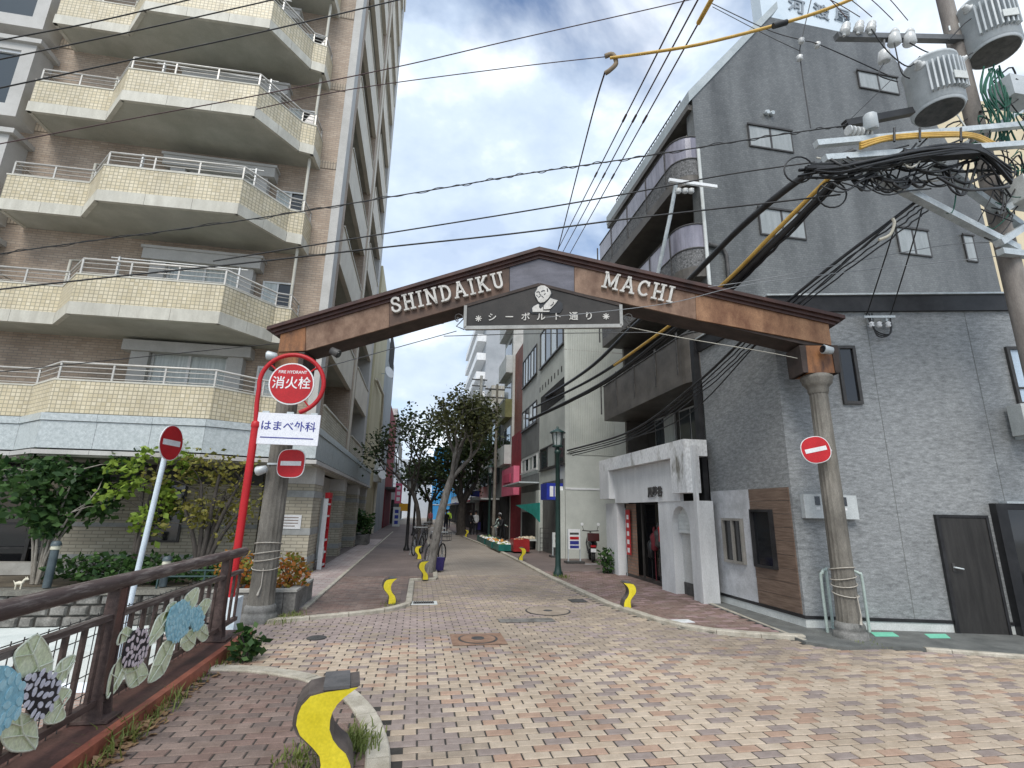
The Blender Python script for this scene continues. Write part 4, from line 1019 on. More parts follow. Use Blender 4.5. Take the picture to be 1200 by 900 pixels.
# balconies: slab, rounded glass front
zf_list = [(5.0, 'solid'), (7.65, 'glass'), (10.25, 'glass')]
def bal_path(x, r=.54, y0=YW + .0, y1=YE - .05):
    P = [V((x + r, y0, 0))]
    for a in range(15, 90, 15): P.append(V((x + r - r * sin(radians(a)), y0 + r - r * cos(radians(a)), 0)))
    return P + [V((x, y0 + r, 0)), V((x, y1, 0))]
FROST = mat('lilac frosted panel', (.17, .165, .20), (.30, .29, .34), sc=1.5, stretch=(3, 3, .5), rough=.2)
MESHM = brick_mat('perforated panel', (.05, .05, .05), (.22, .22, .22), (.12, .12, .12), .05, .05, off=.5, ms=.008, bump=.2)
for z, kind in zf_list + [(2.72, None)]:
    for k, yy in enumerate((YW + .8, 12.4, 14.0)):
        w = MB().box(XC - .06, XC - .001, yy, yy + 1.3, z + .1, z + 2.0).obj('window', M['alu'], rb)
        MB().box(XC - .075, XC - .061, yy + .06, yy + .62, z + .16, z + 1.94).obj('pane', M['glass'] if k % 2 else M['curtain'], w)
        MB().box(XC - .08, XC - .061, yy + .68, yy + 1.24, z + .16, z + 1.94).obj('pane', M['glass'], w)
    if kind is None: continue
    P = bal_path(XBAL)
    outl_ = [(p.x, p.y) for p in P]
    sl = MB().prism([(x, y, z - .25) for x, y in outl_] + [(XC, YE - .05, z - .25), (XC, YW + .352, z - .25), (XB - .002, YW + .352, z - .25)], (0, 0, .28)).obj('balcony', BROWNP, rb)
    pts = [(p.x, p.y) for p in P]
    if kind == 'solid':
        wall_strip(pts, -.12, z + .031, z + .95).obj('parapet', BROWNP, sl)
    else:
        wall_strip(pts, -.05, z + .031, z + .52).obj('lower_panel', MESHM, sl)
        wall_strip(pts, -.03, z + .54, z + 1.20).obj('frosted_panel', FROST, sl)
    for zz in (.53, 1.2) if kind != 'solid' else (.97,):
        MB().tube([V((p.x, p.y, z + zz)) for p in P], .025, 6).obj('handrail', M['iron'], sl)
    for yy in (YW + .7, 12.2, 13.6, 15.0, 16.4): MB().box(XBAL - .02, XBAL + .02, yy - .02, yy + .02, z + .03, z + 1.2).obj('rail_post', M['iron'], sl)
MB().box(XB + .1, XC, YW + .352, YW + .55, 0, zt - .33).obj('end_return', M['bronze'], rb)
for y in (YW + .75,): MB().tube([(XB + .02, YW - .05, 3.2), (XB + .02, YW - .05, zt - 1.6)], .045, 8).obj('drain_pipe', M['paleconc'], rb)
MB().tube([(XB + .55, YW - .06, 5.3), (XB + .55, YW - .06, 8.0), (XB + .45, YW - .06, 8.2), (XB + .1, YW - .06, 8.25)], .05, 8).obj('service_pipe', M['iron'], rb)
ac = MB().box(XB + .18, XB + .5, YW + .6, YW + 1.15, zt - 1.15, zt - .55).obj('air_conditioner', mat('cream casing', (.50, .48, .38), (.60, .58, .48)), org=(XB + .3, YW + .9, zt - 1.15)); tag(ac, 'cream air conditioner on the topmost rounded balcony', 'air conditioner')
MB().box(XB + .2, XC, YE - .2, YE - .06, 0, zt - .33).obj('end_wall', BROWNP, rb)
MB().box(XB + .6, XC - .001, YW + .56, YE - .2, 3.05, 3.3).obj('first_slab', BROWNP, rb)
# gable windows
def gwin(x0p, y0p, x1p, y1p, n=2, tr=True):
    (xa, za), (xb, zb) = wy(x0p, y0p), wy(x1p, y1p)
    w = MB(); f = .04
    for a, b, c, d in ((xa, xb, zb, zb + f), (xa, xb, za - f, za), (xa, xa + f, zb + f, za - f), (xb - f, xb, zb + f, za - f)) + tuple(((xa + (xb - xa) * k / n - .03, xa + (xb - xa) * k / n + .03, zb + f, za - f) for k in range(1, n))):
        w.box(a, b, YW - .035, YW - .002, c, d)
    w.box(xa - .02, xb + .02, YW - .07, YW - .036, za - .03, za + .02)
    w = w.obj('window', M['bronze'], rb)
    for k in range(n):
        MB().box(xa + (xb - xa) * k / n + .032, xa + (xb - xa) * (k + 1) / n - .032, YW - .03, YW - .003, zb + f, za - f).obj('pane', mat('grey blind', (.23, .25, .25), (.31, .33, .33), sc=2, stretch=(3, 3, .4), rough=.15), w)
gwin(875, 146, 930, 180); gwin(1003, 83, 1054, 112); gwin(887, 243, 945, 282); gwin(1048, 266, 1092, 302); gwin(1126, 275, 1146, 308, 1)
for px, py in ((897, 133), (903, 134)):
    p = aY(px, py, YW); MB().lathe((p.x, YW - .002, p.z), [(.05, 0), (.07, .06), (.05, .12)], 12, axis=(0, -1, -.3)).obj('vent_cap', M['galv'], rb)
# ground floor shop: white fascia frame, signband, pillars, arched doorway
sh = thing('white_shop', (5.7, 12, 0), 'white shop front with projecting fascia, display window and arched doorway', 'shop front')
XF = 5.42
y0s, y1s = 9.72, 14.85
WW = M['whitewall']
STAIN = mat('stained white concrete', (.20, .19, .16), (.66, .67, .67), sc=1.6, stretch=(1, 1.4, .5), lo=.33, hi=.46, bsc=30, fine=.2)
zb_, zt_ = aX(745, 545, XF).z, aX(745, 529, XF).z
MB().box(XF, 5.95, y0s, y1s, zb_, zt_).obj('fascia_beam', STAIN, sh)
MB().box(XF, 5.75, y0s, y0s + .62, 2.14, zb_ - .001).obj('fascia_drop', STAIN, sh)
MB().box(XF, 5.75, y1s - .75, y1s, 2.1, zb_ - .001).obj('fascia_drop', WW, sh)
MB().box(5.6, 5.68, y0s + .621, 12.6, 1.98, zb_ - .002).obj('sign_band', M['whitewall'], sh)
MB().box(5.6, 5.68, 12.61, y1s - .751, 1.98, zb_ - .002).obj('sign_band', M['whitewall'], sh)
b = MB()
for k in range(3):
    text('shop_letter', 'Ⅲ夢谷'[k] if False else '風夢谷'[k], M['iron'], sh, (5.585, 11.75 - .26 * k, 2.2), (0, -1, 0), UPV, .25, .02, .03)
MB().box(5.62, 6.0, 14.05, 14.9, 0, 1.979).obj('pillar', WW, sh)
MB().box(5.62, 6.0, 10.8, 11.44, 0, 1.979).obj('pillar', WW, sh)
MB().box(5.62, 5.93, 9.62, 10.05, 0, 1.979).obj('pillar', WW, sh)
MB().box(5.56, 5.619, 9.6, 9.72, 0, 3.1).obj('pilaster', WW, sh)
# arch over the side door
ar = MB()
ya, yb2 = 10.051, 10.799; cy_m = (ya + yb2) / 2; ra = (yb2 - ya) / 2
arcp = [(cy_m - ra * cos(radians(a)), 1.50 + ra * sin(radians(a))) for a in range(0, 181, 15)]
for (p, q) in zip(arcp, arcp[1:]):
    ar.prism([(5.62, p[0], p[1]), (5.62, q[0], q[1]), (5.62, q[0], 1.979), (5.62, p[0], 1.979)], (.22, 0, 0))
ar.obj('arch', WW, sh)
rs_ = MB().box(5.78, 5.83, ya, yb2, 1.3, 1.95).obj('roller_shutter', M['paleconc'], sh)
for k in range(7): MB().box(5.765, 5.779, ya + .01, yb2 - .01, 1.31 + .085 * k, 1.37 + .085 * k).obj('slat', M['paleconc'], rs_)
dd = MB().box(5.84, 5.87, ya, yb2, .02, 1.31).obj('side_door', mat('pale grey door', (.42, .42, .40), (.50, .50, .48)), sh)
MB().box(5.82, 5.839, ya, yb2, .02, .28).obj('kick_plate', M['iron'], dd)
MB().box(6.3, 6.5, 10.16, 14.85, 0, 2.9).obj('shop_inner_wall', M['dark'], sh)
# display: sliding glass with red goods behind
sd_ = MB().box(5.84, 5.92, 11.441, 14.049, .02, .1).box(5.86, 5.9, 11.441, 11.5, .101, 1.97).box(5.86, 5.9, 12.9, 12.95, .101, 1.97).box(5.86, 5.9, 13.99, 14.049, .101, 1.97).obj('display_frame', M['bronze'], sh)
MB().box(5.875, 5.885, 13.3, 13.98, .101, 1.96).obj('brick_panel', brick_mat('shop brick', (.26, .15, .10), (.33, .20, .14), (.2, .16, .13), .2, .08), sd_)
MB().box(6.16, 6.17, 11.51, 13.29, .11, 1.96).obj('display_glass', M['darkglass'], sd_)
rgd = random.Random(5)
for k, (yy, c, hh, cn_) in enumerate(((11.65, M['white'], 1.30, 'white'), (11.88, M['dkgreen'], 1.15, 'dark green'), (12.1, M['red'], 1.42, 'bright red'), (12.32, M['iron'], 1.3, 'charcoal'), (12.55, mat('maroon cloth', (.12, .015, .02), (.2, .03, .04)), 1.2, 'maroon'), (12.75, M['black'], 1.0, 'black'))):
    # dressed display torsos behind the glass line
    zc = hh; o = MB().lathe((6.02, yy, zc - .42), [(.03, 0), (.10, .05), (.085, .2), (.11, .36), (.06, .44), (.025, .46), (.045, .52), (.02, .6)], 10).tube([(6.02, yy, .03), (6.02, yy, zc - .42)], .012, 6).obj('display_torso', c, org=(6.02, yy, .03))
    tag(o, 'display torso dressed in %s standing in the shop window' % cn_, 'mannequin', 'display torsos in the shop window')
bn = thing('banner', (5.8, 13.8, .03), 'narrow red banner with white lettering left in the shop entrance', 'banner')
MB().box(5.795, 5.805, 13.55, 13.85, .6, 1.8).obj('cloth', M['red'], bn)
MB().tube([(5.8, 13.87, .03), (5.8, 13.87, 1.85)], .01, 6).obj('pole', M['galv'], bn)
for k in range(5): MB().box(5.791, 5.7945, 13.63, 13.77, .66 + .22 * k, .78 + .22 * k).obj('mark', M['white'], bn)
# black panel stands in for shade in the gap beside the corner building
gb = MB().box(5.95, 6.07, 9.95, 10.11, .25, 5.6).obj('black_shade_panel', M['black'], org=(6, 10, .25)); tag(gb, 'tall black panel standing in for the shade in the gap between white shop front and grey corner building', 'shade panel')
MB().box(5.93, 6.08, 9.94, 10.12, -.02, .249).obj('foot', M['concrete'], gb)
tag(MB().box(15.8, 40, 11.5, 20, 0, 16).obj('cream_building', mat('cream render', (.55, .46, .30), (.64, .55, .38), sc=1), org=(16, 12, 0)), 'cream rendered building edge behind the dark gable', 'building')
# ------------------------------------------------------------------ buildings further down the street
def bld(name, label, x0, x1, y0, y1, h, m, cat='building', z0=-.02):
    t = thing(name, (min(x0, x1, key=abs), y0, 0), label, cat)
    MB().box(x0, x1, y0, y1, z0, h).obj('wall', m, t); return t
def fwin(t, X, px0, py0, px1, py1, n=3, frame='alu', pane='glass', deep=.0, pxm=None):
    """window on a street wall at X: px0 is its far jamb, px1 its near one; rows read at their middle"""
    a, b = aX(px0, py0, X), aX(px1, py1, X); sg = -1 if X > 0 else 1
    y0, y1 = sorted((a.y, b.y)); z0, z1 = sorted((a.z, b.z)); fr = .05
    def bx(c, d, e, g, o0, o1, mb): xs_ = sorted((X + sg * o0, X + sg * o1)); mb.box(xs_[0], xs_[1], c, d, e, g)
    w = MB()
    for c, d, e, g in ((y0, y1, z0, z0 + fr), (y0, y1, z1 - fr, z1), (y0, y0 + fr, z0 + fr, z1 - fr), (y1 - fr, y1, z0 + fr, z1 - fr)): bx(c, d, e, g, .002, .06, w)
    for k in range(1, n): 
        yy = y0 + (y1 - y0) * k / n; bx(yy - .03, yy + .03, z0 + fr, z1 - fr, .002, .05, w)
    bx(y0 - .05, y1 + .05, z0 - .06, z0 - .001, .002, .10, w)
    w = w.obj('window', M[frame], t)
    for k in range(n):
        p = MB(); bx(y0 + (y1 - y0) * k / n + fr, y0 + (y1 - y0) * (k + 1) / n - .032, z0 + fr, z1 - fr, .003, .02, p)
        p.obj('pane', M[pane] if k % 2 == 0 else M['curtain'], w)
def fbox(t, X, px0, py0, px1, py1, d0, d1, name, m):
    a, b = aX(px0, py0, X), aX(px1, py1, X); sg = -1 if X > 0 else 1
    y0, y1 = sorted((a.y, b.y)); z0, z1 = sorted((a.z, b.z)); xs_ = sorted((X + sg * d0, X + sg * d1))
    return MB().box(xs_[0], xs_[1], y0, y1, z0, z1).obj(name, m if not isinstance(m, str) else M[m], t)
WHB = mat('greenish white render', (.44, .46, .42), (.56, .58, .53), sc=.8, bsc=30, fine=.06)
XR = 5.55
Yw0 = 19.0; Yw1 = aX(632.5, 480, XR).y; Yw2 = aX(611.5, 490, XR).y
wb_ = bld('white_building', 'greenish white rendered building with ribbed side wall beside the parked scooter', XR, 14, Yw0, Yw1, 10.6, WHB)
for i in range(26):
    x = XR + .12 + i * .075
    MB().box(x, x + .045, Yw0 - .03, Yw0 - .001, 3.9, 10.5).obj('rib', WHB, wb_)
MB().box(XR, 14, Yw0 - .02, Yw0 - .001, 2.55, 2.62).obj('joint_band', M['white'], wb_)
MB().box(XR, 14, Yw0 - .004, Yw0 - .001, 8.2, 8.22).obj('panel_joint', M['greyb'], wb_)
def opening(t, X, px0, pyt, px1, pyb):
    a, b = aX(px0, pyt, X), aX(px1, pyb, X); return a, b
fwin(wb_, XR, 634, 392, 661, 402, 4, 'bronze', 'glass')
fbox(wb_, XR, 634, 466, 661.5, 465, -.001, .012, 'loggia_opening', 'dark')
for i in range(8):
    y = Yw0 + .35 + i * .55
    for z in (7.35, 4.15):
        MB().box(XR - .012, XR - .001, y, y + .12, z, z + .25).obj('vent_slot', M['dark'], wb_)
fwin(wb_, XR, 634, 527, 662, 543, 3, 'bronze', 'glass')
fbox(wb_, XR, 636, 566, 661, 660, -.001, .014, 'shop_opening', mat('shop shade', (.09, .09, .085), (.14, .14, .13)))
for px in (634.5, 661.5):
    fbox(wb_, XR, px - 1.6, 575, px + 1.6, 660, .016, .2, 'pilaster', WHB)
cl = thing('shop_sign_box', tuple(aX(648, 579, XR - .4)), 'blue boxed sign with white lettering projecting over the white building shop', 'sign')
a, b = aY(640, 566, 19.4), aY(662, 586, 19.4)
BLUE = mat('blue sign', (.02, .035, .28), (.03, .05, .36), rough=.35)
MB().box(a.x, b.x + .2, 19.3, 20.3, b.z, a.z).obj('sign_box', BLUE, cl)
for k in range(3): MB().box(a.x + .12 + .2 * k, a.x + .26 + .2 * k, 19.285, 19.299, b.z + .12, a.z - .12).obj('white_mark', M['white'], cl)
MB().lathe((b.x + .0, 19.29, (a.z + b.z) / 2), [(.16, 0), (.16, .02), (.1, .021)], 18, axis=(0, -1, 0)).obj('white_ring', M['white'], cl)
g2 = bld('grey_shop_building', 'grey and white two tone building with long strip windows beyond the white one', XR + .02, 14, Yw1 + .01, Yw2, 12.2, mat('pale grey render', (.38, .40, .38), (.50, .52, .50), sc=.8))
fwin(g2, XR + .02, 613.5, 425, 629.5, 437, 5, 'bronze', 'glass'); fwin(g2, XR + .02, 612.5, 484, 629.5, 494, 4, 'bronze', 'glass'); fwin(g2, XR + .02, 612, 540, 630, 549, 4, 'alu', 'glass')
DG = mat('dark grey render', (.12, .125, .12), (.17, .175, .17), sc=1)
fbox(g2, XR + .02, 611.6, 560, 632, 575, .001, .02, 'dark_band', DG); fbox(g2, XR + .02, 611.6, 505, 632, 528, .001, .02, 'dark_band', DG)
fbox(g2, XR + .02, 612.5, 600, 632, 655, .001, .03, 'shop_opening', 'dark')
MB().box(4.6, XR + .01, Yw1 + .1, Yw2 + .5, 3.0, 3.06).obj('awning_roof', M['galv'], g2)
aw = MB(); ap = [aX(604, 592, 4.8), aX(632, 589, 4.8), aX(632, 612, 4.8), aX(624, 603, 4.8)]
aw.prism(ap, (.03, 0, 0)); o = aw.obj('green_awning', mat('teal canvas', (.01, .22, .18), (.02, .30, .25), sc=3), org=ap[0]); tag(o, 'teal green canvas awning hanging over the produce shop', 'awning')
# pink shop and red brick building, olive balcony building
Yp = Yw2; Yq = aX(597, 560, XR).y; 
pk = bld('pink_shop', 'dark red shop house with a bright pink hoarding over its front', XR + .1, 12, Yp + .01, Yq, 6.3, mat('dark red paint', (.18, .015, .025), (.26, .03, .04)))
fbox(pk, XR + .1, 594.5, 552, 608.5, 580, .01, .35, 'pink_hoarding', mat('pink board', (.62, .12, .20), (.72, .18, .27), sc=1))
fbox(pk, XR + .1, 597, 558, 605, 565, .36, .4, 'pink_panel', mat('deep pink board', (.55, .07, .14), (.62, .1, .18), sc=1))
rbk = bld('red_brick_building', 'tall narrow red brick building above the pink shop', XR + .25, 12, Yp + .6, Yq + .01, 11.8, brick_mat('red brick', (.22, .07, .05), (.30, .11, .08), (.2, .12, .1), .22, .075))
Yr = aX(587, 560, XR).y
ol = bld('olive_building', 'building with olive green balconies and white upper storeys', XR + .1, 12, Yq + .02, Yr, 17.5, mat('off white render', (.48, .49, .46), (.6, .61, .58)))
for z in (4.6, 7.6, 10.6, 13.6): MB().box(XR - .35, XR + .09, Yq + .1, Yr - .1, z, z + 1.2).obj('balcony', mat('olive panel', (.15, .15, .06), (.21, .21, .095)) if 7 < z < 9 else M['paleconc'], ol); MB().box(XR + .07, XR + .095, Yq + .4, Yr - .4, z + 1.3, z + 2.5).obj('window', M['glass'], ol)
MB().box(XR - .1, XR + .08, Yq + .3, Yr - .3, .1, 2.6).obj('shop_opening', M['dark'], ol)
rg = random.Random(9)
cols = [('grey_terrace_house', 'grey shop house', (.30, .31, .31), 9.5), ('cream_terrace_house', 'cream shop house', (.50, .47, .40), 12), ('white_terrace_house', 'white shop house', (.55, .56, .56), 8), ('brown_terrace_house', 'brown shop house', (.22, .17, .14), 14), ('pale_terrace_house', 'pale grey shop house', (.45, .47, .48), 10)]
y = Yr
for k, (n, lab, c, h) in enumerate(cols):
    d = 6 + 2 * k
    b_ = bld(n, lab + ' on the right, %s' % ['next to the olive balconies', 'second beyond the olive balconies', 'low, third beyond the olive balconies', 'tall, fourth beyond the olive balconies', 'last before the street end'][k], XR + rg.uniform(-.2, .3), 13, y + .02, y + d, h, mat(n + ' wall', tuple(x * .9 for x in c), tuple(x * 1.1 for x in c), sc=.8))
    for z in (3.6, 6.4, 9.2):
        if z + 1.6 < h:
            for j in range(2): MB().box(XR - .35, XR - .0, y + .8 + j * d / 2, y + d / 2 - .6 + j * d / 2, z, z + 1.4).obj('window', M['glass'], b_)
    MB().box(XR - .45, XR - .0, y + .5, y + d - .5, .1, 2.4).obj('shop_opening', M['dark'], b_)
    MB().box(XR - 1.3, XR + .0, y + .4, y + d - .4, 2.45, 2.55).obj('awning', [M['paleconc'], M['red'], M['white'], BLUE, M['galv']][k], b_)
    y += d
# blue scaffold sheet house at the street's end and its neighbours
fe = bld('blue_sheeted_building', 'building wrapped in bright blue sheeting closing the far end of the street', 2.6, 6.5, 95, 105, 13, mat('blue sheet', (.03, .22, .52), (.06, .34, .68), sc=.5))
bld('far_end_building', 'pale building closing the far end of the street behind the walkers', -6, 2.5, 110, 125, 12, mat('hazy render', (.42, .44, .46), (.52, .54, .56), sc=.3))
for k in range(4): MB().box(2.58, 6.52, 94.9, 94.99, 2.5 + 2.6 * k, 2.65 + 2.6 * k).obj('scaffold_band', M['galv'], fe)
hr = bld('balcony_tower', 'distant high rise tower with rows of white balconies', 9, 26, 74, 96, 34, mat('tower wall', (.30, .32, .34), (.40, .42, .44), sc=.3))
for k in range(10):
    MB().box(7.6, 9, 74.2, 95.8, 3 + 3.05 * k, 4.15 + 3.05 * k).obj('balcony', M['white'], hr)
# left side
XLf = -2.95
def lw(px, py): return aX(px, py, XLf).y
y1 = lw(434.5, 630); y2 = max(lw(447, 622), y1 + 8)
YEL = mat('pale yellow render', (.46, .41, .26), (.56, .51, .34), sc=.7, stretch=(1, 1, .4))
ye = bld('pale_yellow_building', 'pale yellow rendered building next to the brown apartment block', XLf, -12, 28.75, y1, aX(450, 395, XLf).z + 3, YEL)
MB().tube([(XLf + .1, y1 - .4, .1), (XLf + .1, y1 - .4, 7.4), (XLf + .25, y1 - 3, 9.0), (XLf + .1, 29.6, 9.1)], .09, 8).obj('drain_pipe', mat('cream pipe', (.55, .52, .42), (.64, .6, .5)), ye)
MB().box(XLf - .0, XLf + .03, 29.4, y1 - 2.2, .1, 3.0).obj('door_recess', mat('ochre door', (.34, .30, .18), (.4, .36, .22)), ye)
MB().box(XLf, XLf + .5, y1 - 1.8, y1 - .6, 3.4, 5.2).obj('bay_box', M['paleconc'], ye)
gr = bld('grey_concrete_building', 'stained grey concrete building with satellite dishes between the yellow and red ones', XLf - .02, -12, y1 + .02, y2, aX(456, 392, XLf).z, mat('stained grey concrete', (.26, .28, .28), (.40, .42, .42), sc=.9, stretch=(1, 1, .35)))
MB().box(XLf - .02, XLf + .0, y1 + 3.2, y2 - 1.5, 16, aX(456, 392, XLf).z - 1.5).obj('stair_slot', M['dark'], gr)
def dish(px, py, lab):
    p = aX(px, py, XLf + .45); t = thing('satellite_dish', tuple(p), lab, 'satellite dish')
    n = V((.75, -.6, .25)).normalized()
    MB().lathe(p, [(.05, 0), (.25, .03), (.42, .12), (.40, .13)], 16, axis=n).obj('reflector', M['white'], t)
    MB().tube([p, p - V((.45, 0, .1))], .025, 6).obj('arm', M['galv'], t)
dish(446, 555, 'white satellite dish low on the stained grey concrete building'); dish(455, 437, 'white satellite dish high on the grey concrete building')
y3 = y2 + 12
rd_ = bld('red_clad_building', 'tall dark red clad building on the left side of the street', XLf, -12, y2 + .02, y3, aX(460, 434, XLf).z * .8, mat('red ribbed cladding', (.20, .035, .035), (.28, .06, .06), sc=1, stretch=(1, 6, .2)))
MB().box(XLf, XLf + .06, y2 + .5, y3 - 3, .1, 3.4).obj('shop_front', mat('maroon shop front', (.11, .01, .015), (.16, .02, .03)), rd_)
MB().box(XLf, XLf + 1.2, y2 + .3, y3 - 2, 3.42, 3.6).obj('canopy', M['iron'], rd_)
y = y3
for k, (n, lab, c, h) in enumerate((('white_shop_house', 'white shop house beyond the red clad building', (.5, .5, .5), 13), ('tan_shop_house', 'tan shop house, second beyond the red clad building', (.36, .31, .25), 11), ('slate_shop_house', 'slate grey shop house near the left end of the street', (.25, .27, .29), 9))):
    b_ = bld(n, lab, XLf, -12, y + .02, y + 12, h, mat(n + ' wall', tuple(x * .9 for x in c), tuple(x * 1.1 for x in c), sc=.8))
    MB().box(XLf, XLf + .3, y + .6, y + 11, .1, 2.7).obj('shop_opening', M['dark'], b_)
    for z in (4, 7): MB().box(XLf, XLf + .06, y + 1, y + 10, z, z + 1.5).obj('window', M['glass'], b_)
    y += 12
def shopsign(px0, py0, px1, py1, Y, m, lab, marks=None):
    a, b = aY(px0, py0, Y), aY(px1, py1, Y)
    t = thing('hanging_sign', (a.x, Y, b.z), lab, 'sign')
    MB().box(a.x, b.x, Y, Y + .12, b.z, a.z).obj('board', m, t)
    MB().box(a.x - .25, a.x - .001, Y + .04, Y + .08, a.z - .1, a.z - .06).obj('bracket', M['iron'], t)
    if marks:
        for k in range(3): MB().box(a.x + (b.x - a.x) * .25, b.x - (b.x - a.x) * .25, Y - .004, Y - .001, b.z + (a.z - b.z) * (.12 + .28 * k), b.z + (a.z - b.z) * (.3 + .28 * k)).obj('mark', marks, t)
shopsign(464, 566, 470, 590, 46, mat('pink sign', (.55, .10, .18), (.65, .16, .25)), 'tall pink sign hanging over the left pavement', M['white'])
shopsign(468, 590, 478.5, 599, 44, mat('orange sign', (.65, .32, .02), (.75, .4, .04)), 'orange yellow awning sign over the left pavement', None)
shopsign(461, 594, 468, 617, 43, M['paleconc'], 'pale vertical sign board on the left pavement', BLUE)
shopsign(552, 575, 562, 582, 40, BLUE, 'small blue shop sign on the right above the stall', None)
shopsign(551, 582.5, 562, 589, 40, M['paleconc'], 'small white shop sign just under the blue one on the right', None)
shopsign(558, 612, 563, 621, 39, mat('violet banner', (.06, .05, .28), (.1, .08, .36)), 'violet banner beside the dark dressed walkers on the right', None)

# ------------------------------------------------------------------ street trees
LF1 = leaf_mat('plane leaf', (.028, .036, .013), (.085, .09, .03)); LF2 = leaf_mat('dark leaf', (.022, .038, .014), (.06, .085, .028))
LF3 = leaf_mat('bright leaf', (.10, .17, .02), (.26, .36, .05)); LF4 = leaf_mat('olive leaf', (.11, .115, .025), (.27, .24, .05)); LF5 = leaf_mat('deep green leaf', (.02, .055, .018), (.07, .14, .035))
LFO = leaf_mat('nandina leaf', (.16, .24, .04), (.60, .15, .035))
def leaves(b, c, n, rad, size, rg, flat=.0, mi=0):
    for _ in range(n):
        d = V((rg.gauss(0, 1), rg.gauss(0, 1), rg.gauss(0, .8))); d = d * (rad * (rg.random() ** .5) / max(.001, d.length)); p = c + d
        a = V((rg.gauss(0, 1), rg.gauss(0, 1), rg.gauss(0, .6) - flat)).normalized(); q = a.orthogonal().normalized(); q = Matrix.Rotation(rg.random() * 6.3, 3, a) @ q; s = size * rg.choice((.55, .75, .9, 1.0, 1.15, 1.45))
        b.add([p, p + a * s * .5 + q * s * .32, p + a * s, p + a * s * .5 - q * s * .32], [(0, 1, 2, 3)], mi)
def tree(name, label, base, trunk, spread, lv, seed, leafmat, barkm, nleaf=26, leafsize=.2, clump=.5, gen=4, r0=.16, tips=None, ends=1.0, group=None, up=.35, cat='tree'):
    rg = random.Random(seed); t = thing(name, tuple(base), label, cat, group)
    tb, cb_ = MB(), MB()
    def grow(p, d, L, r, g):
        pts, q, dd = [p], p.copy(), d.copy(); k = 4
        for i in range(k):
            dd = (dd + V((rg.gauss(0, .10), rg.gauss(0, .10), rg.gauss(0, .06) + .03))).normalized(); q = q + dd * L / k; pts.append(q.copy())
        tb.tube(pts, [r * (1 - .38 * i / k) for i in range(k + 1)], 7 if g > 2 else 5, cap=False)
        if g <= 2: leaves(cb_, pts[2], int(nleaf * .6), clump * .8, leafsize, rg)
        if g == 3: leaves(cb_, pts[3], int(nleaf * .4), clump * .9, leafsize, rg)
        if g == 0 or L < .18:
            leaves(cb_, q, nleaf, clump, leafsize, rg); return
        n = rg.choice((2, 3, 3)) if g > 1 else rg.choice((2, 3))
        for i in range(n):
            s = d.orthogonal().normalized(); s = Matrix.Rotation(2 * pi * (i + rg.random() * .6) / n, 3, dd) @ s
            nd = (dd * (1 - spread * .4) + s * spread * rg.uniform(.6, 1.2) + V((0, 0, up * .5))).normalized()
            grow(pts[-1] if i else q, nd, L * rg.uniform(.62, .86), r * .6, g - 1)
    pts = [V(p) for p in trunk]; tb.tube(pts, [r0 * (1.25 if i == 0 else 1 - .35 * i / len(pts)) for i in range(len(pts))], 12, cap=False)
    d = (pts[-1] - pts[-2]).normalized(); n = 4
    for i in range(n):
        s = Matrix.Rotation(2 * pi * (i + rg.random() * .5) / n, 3, d) @ d.orthogonal().normalized()
        grow(pts[-1] - d * .05, (d * .8 + s * spread * rg.uniform(.6, 1.15) + V((0, 0, up))).normalized(), lv * rg.uniform(.8, 1.15), r0 * .55, gen - 1)
    tb.obj('trunk', barkm, t, fixn=False); cb_.obj('crown', leafmat, t, fixn=False)
    return t
b0 = G(503, 672); p1 = aY(515, 610, b0.y); p2 = aY(524, 575, b0.y); p3 = aY(530, 558, b0.y - .1)
tree('plane_tree', 'grey trunked plane tree leaning right in front of the bicycles', b0, smooth_path([b0, p1, p2, p3], 3), .60, .86, 27, LF1, bark('mid grey bark', (.085, .078, .07), (.20, .188, .17)), nleaf=14, leafsize=.10, clump=.34, gen=5, r0=.135, up=.42)
b0 = G(492, 648); q1 = aY(490, 600, b0.y)
tree('plane_tree', 'dark slender multi stemmed tree just behind the leaning plane tree', b0, smooth_path([b0, q1, aY(483, 575, b0.y)], 3), .7, 1.1, 33, LF2, bark('dark bark', (.035, .03, .026), (.08, .07, .06)), nleaf=9, leafsize=.16, clump=.5, gen=4, r0=.11, up=.35)
b0 = G(541, 627); q1 = aY(541, 596, b0.y)
tree('plane_tree', 'dense dark tree further down the street on the right', b0, smooth_path([b0, aY(540, 610, b0.y), aY(542, 590, b0.y)], 3), .62, 1.9, 45, LF2, MATS['dark bark'], nleaf=26, leafsize=.3, clump=.95, gen=4, r0=.38, up=.2)
b0 = V((1.5, 62, 0))
tree('plane_tree', 'far street tree on the left edge of the road', b0, [b0, b0 + V((0, 0, 2.5))], .8, 2.4, 51, LF2, MATS['dark bark'], nleaf=40, leafsize=.4, clump=1.2, gen=3, r0=.3, up=.2)
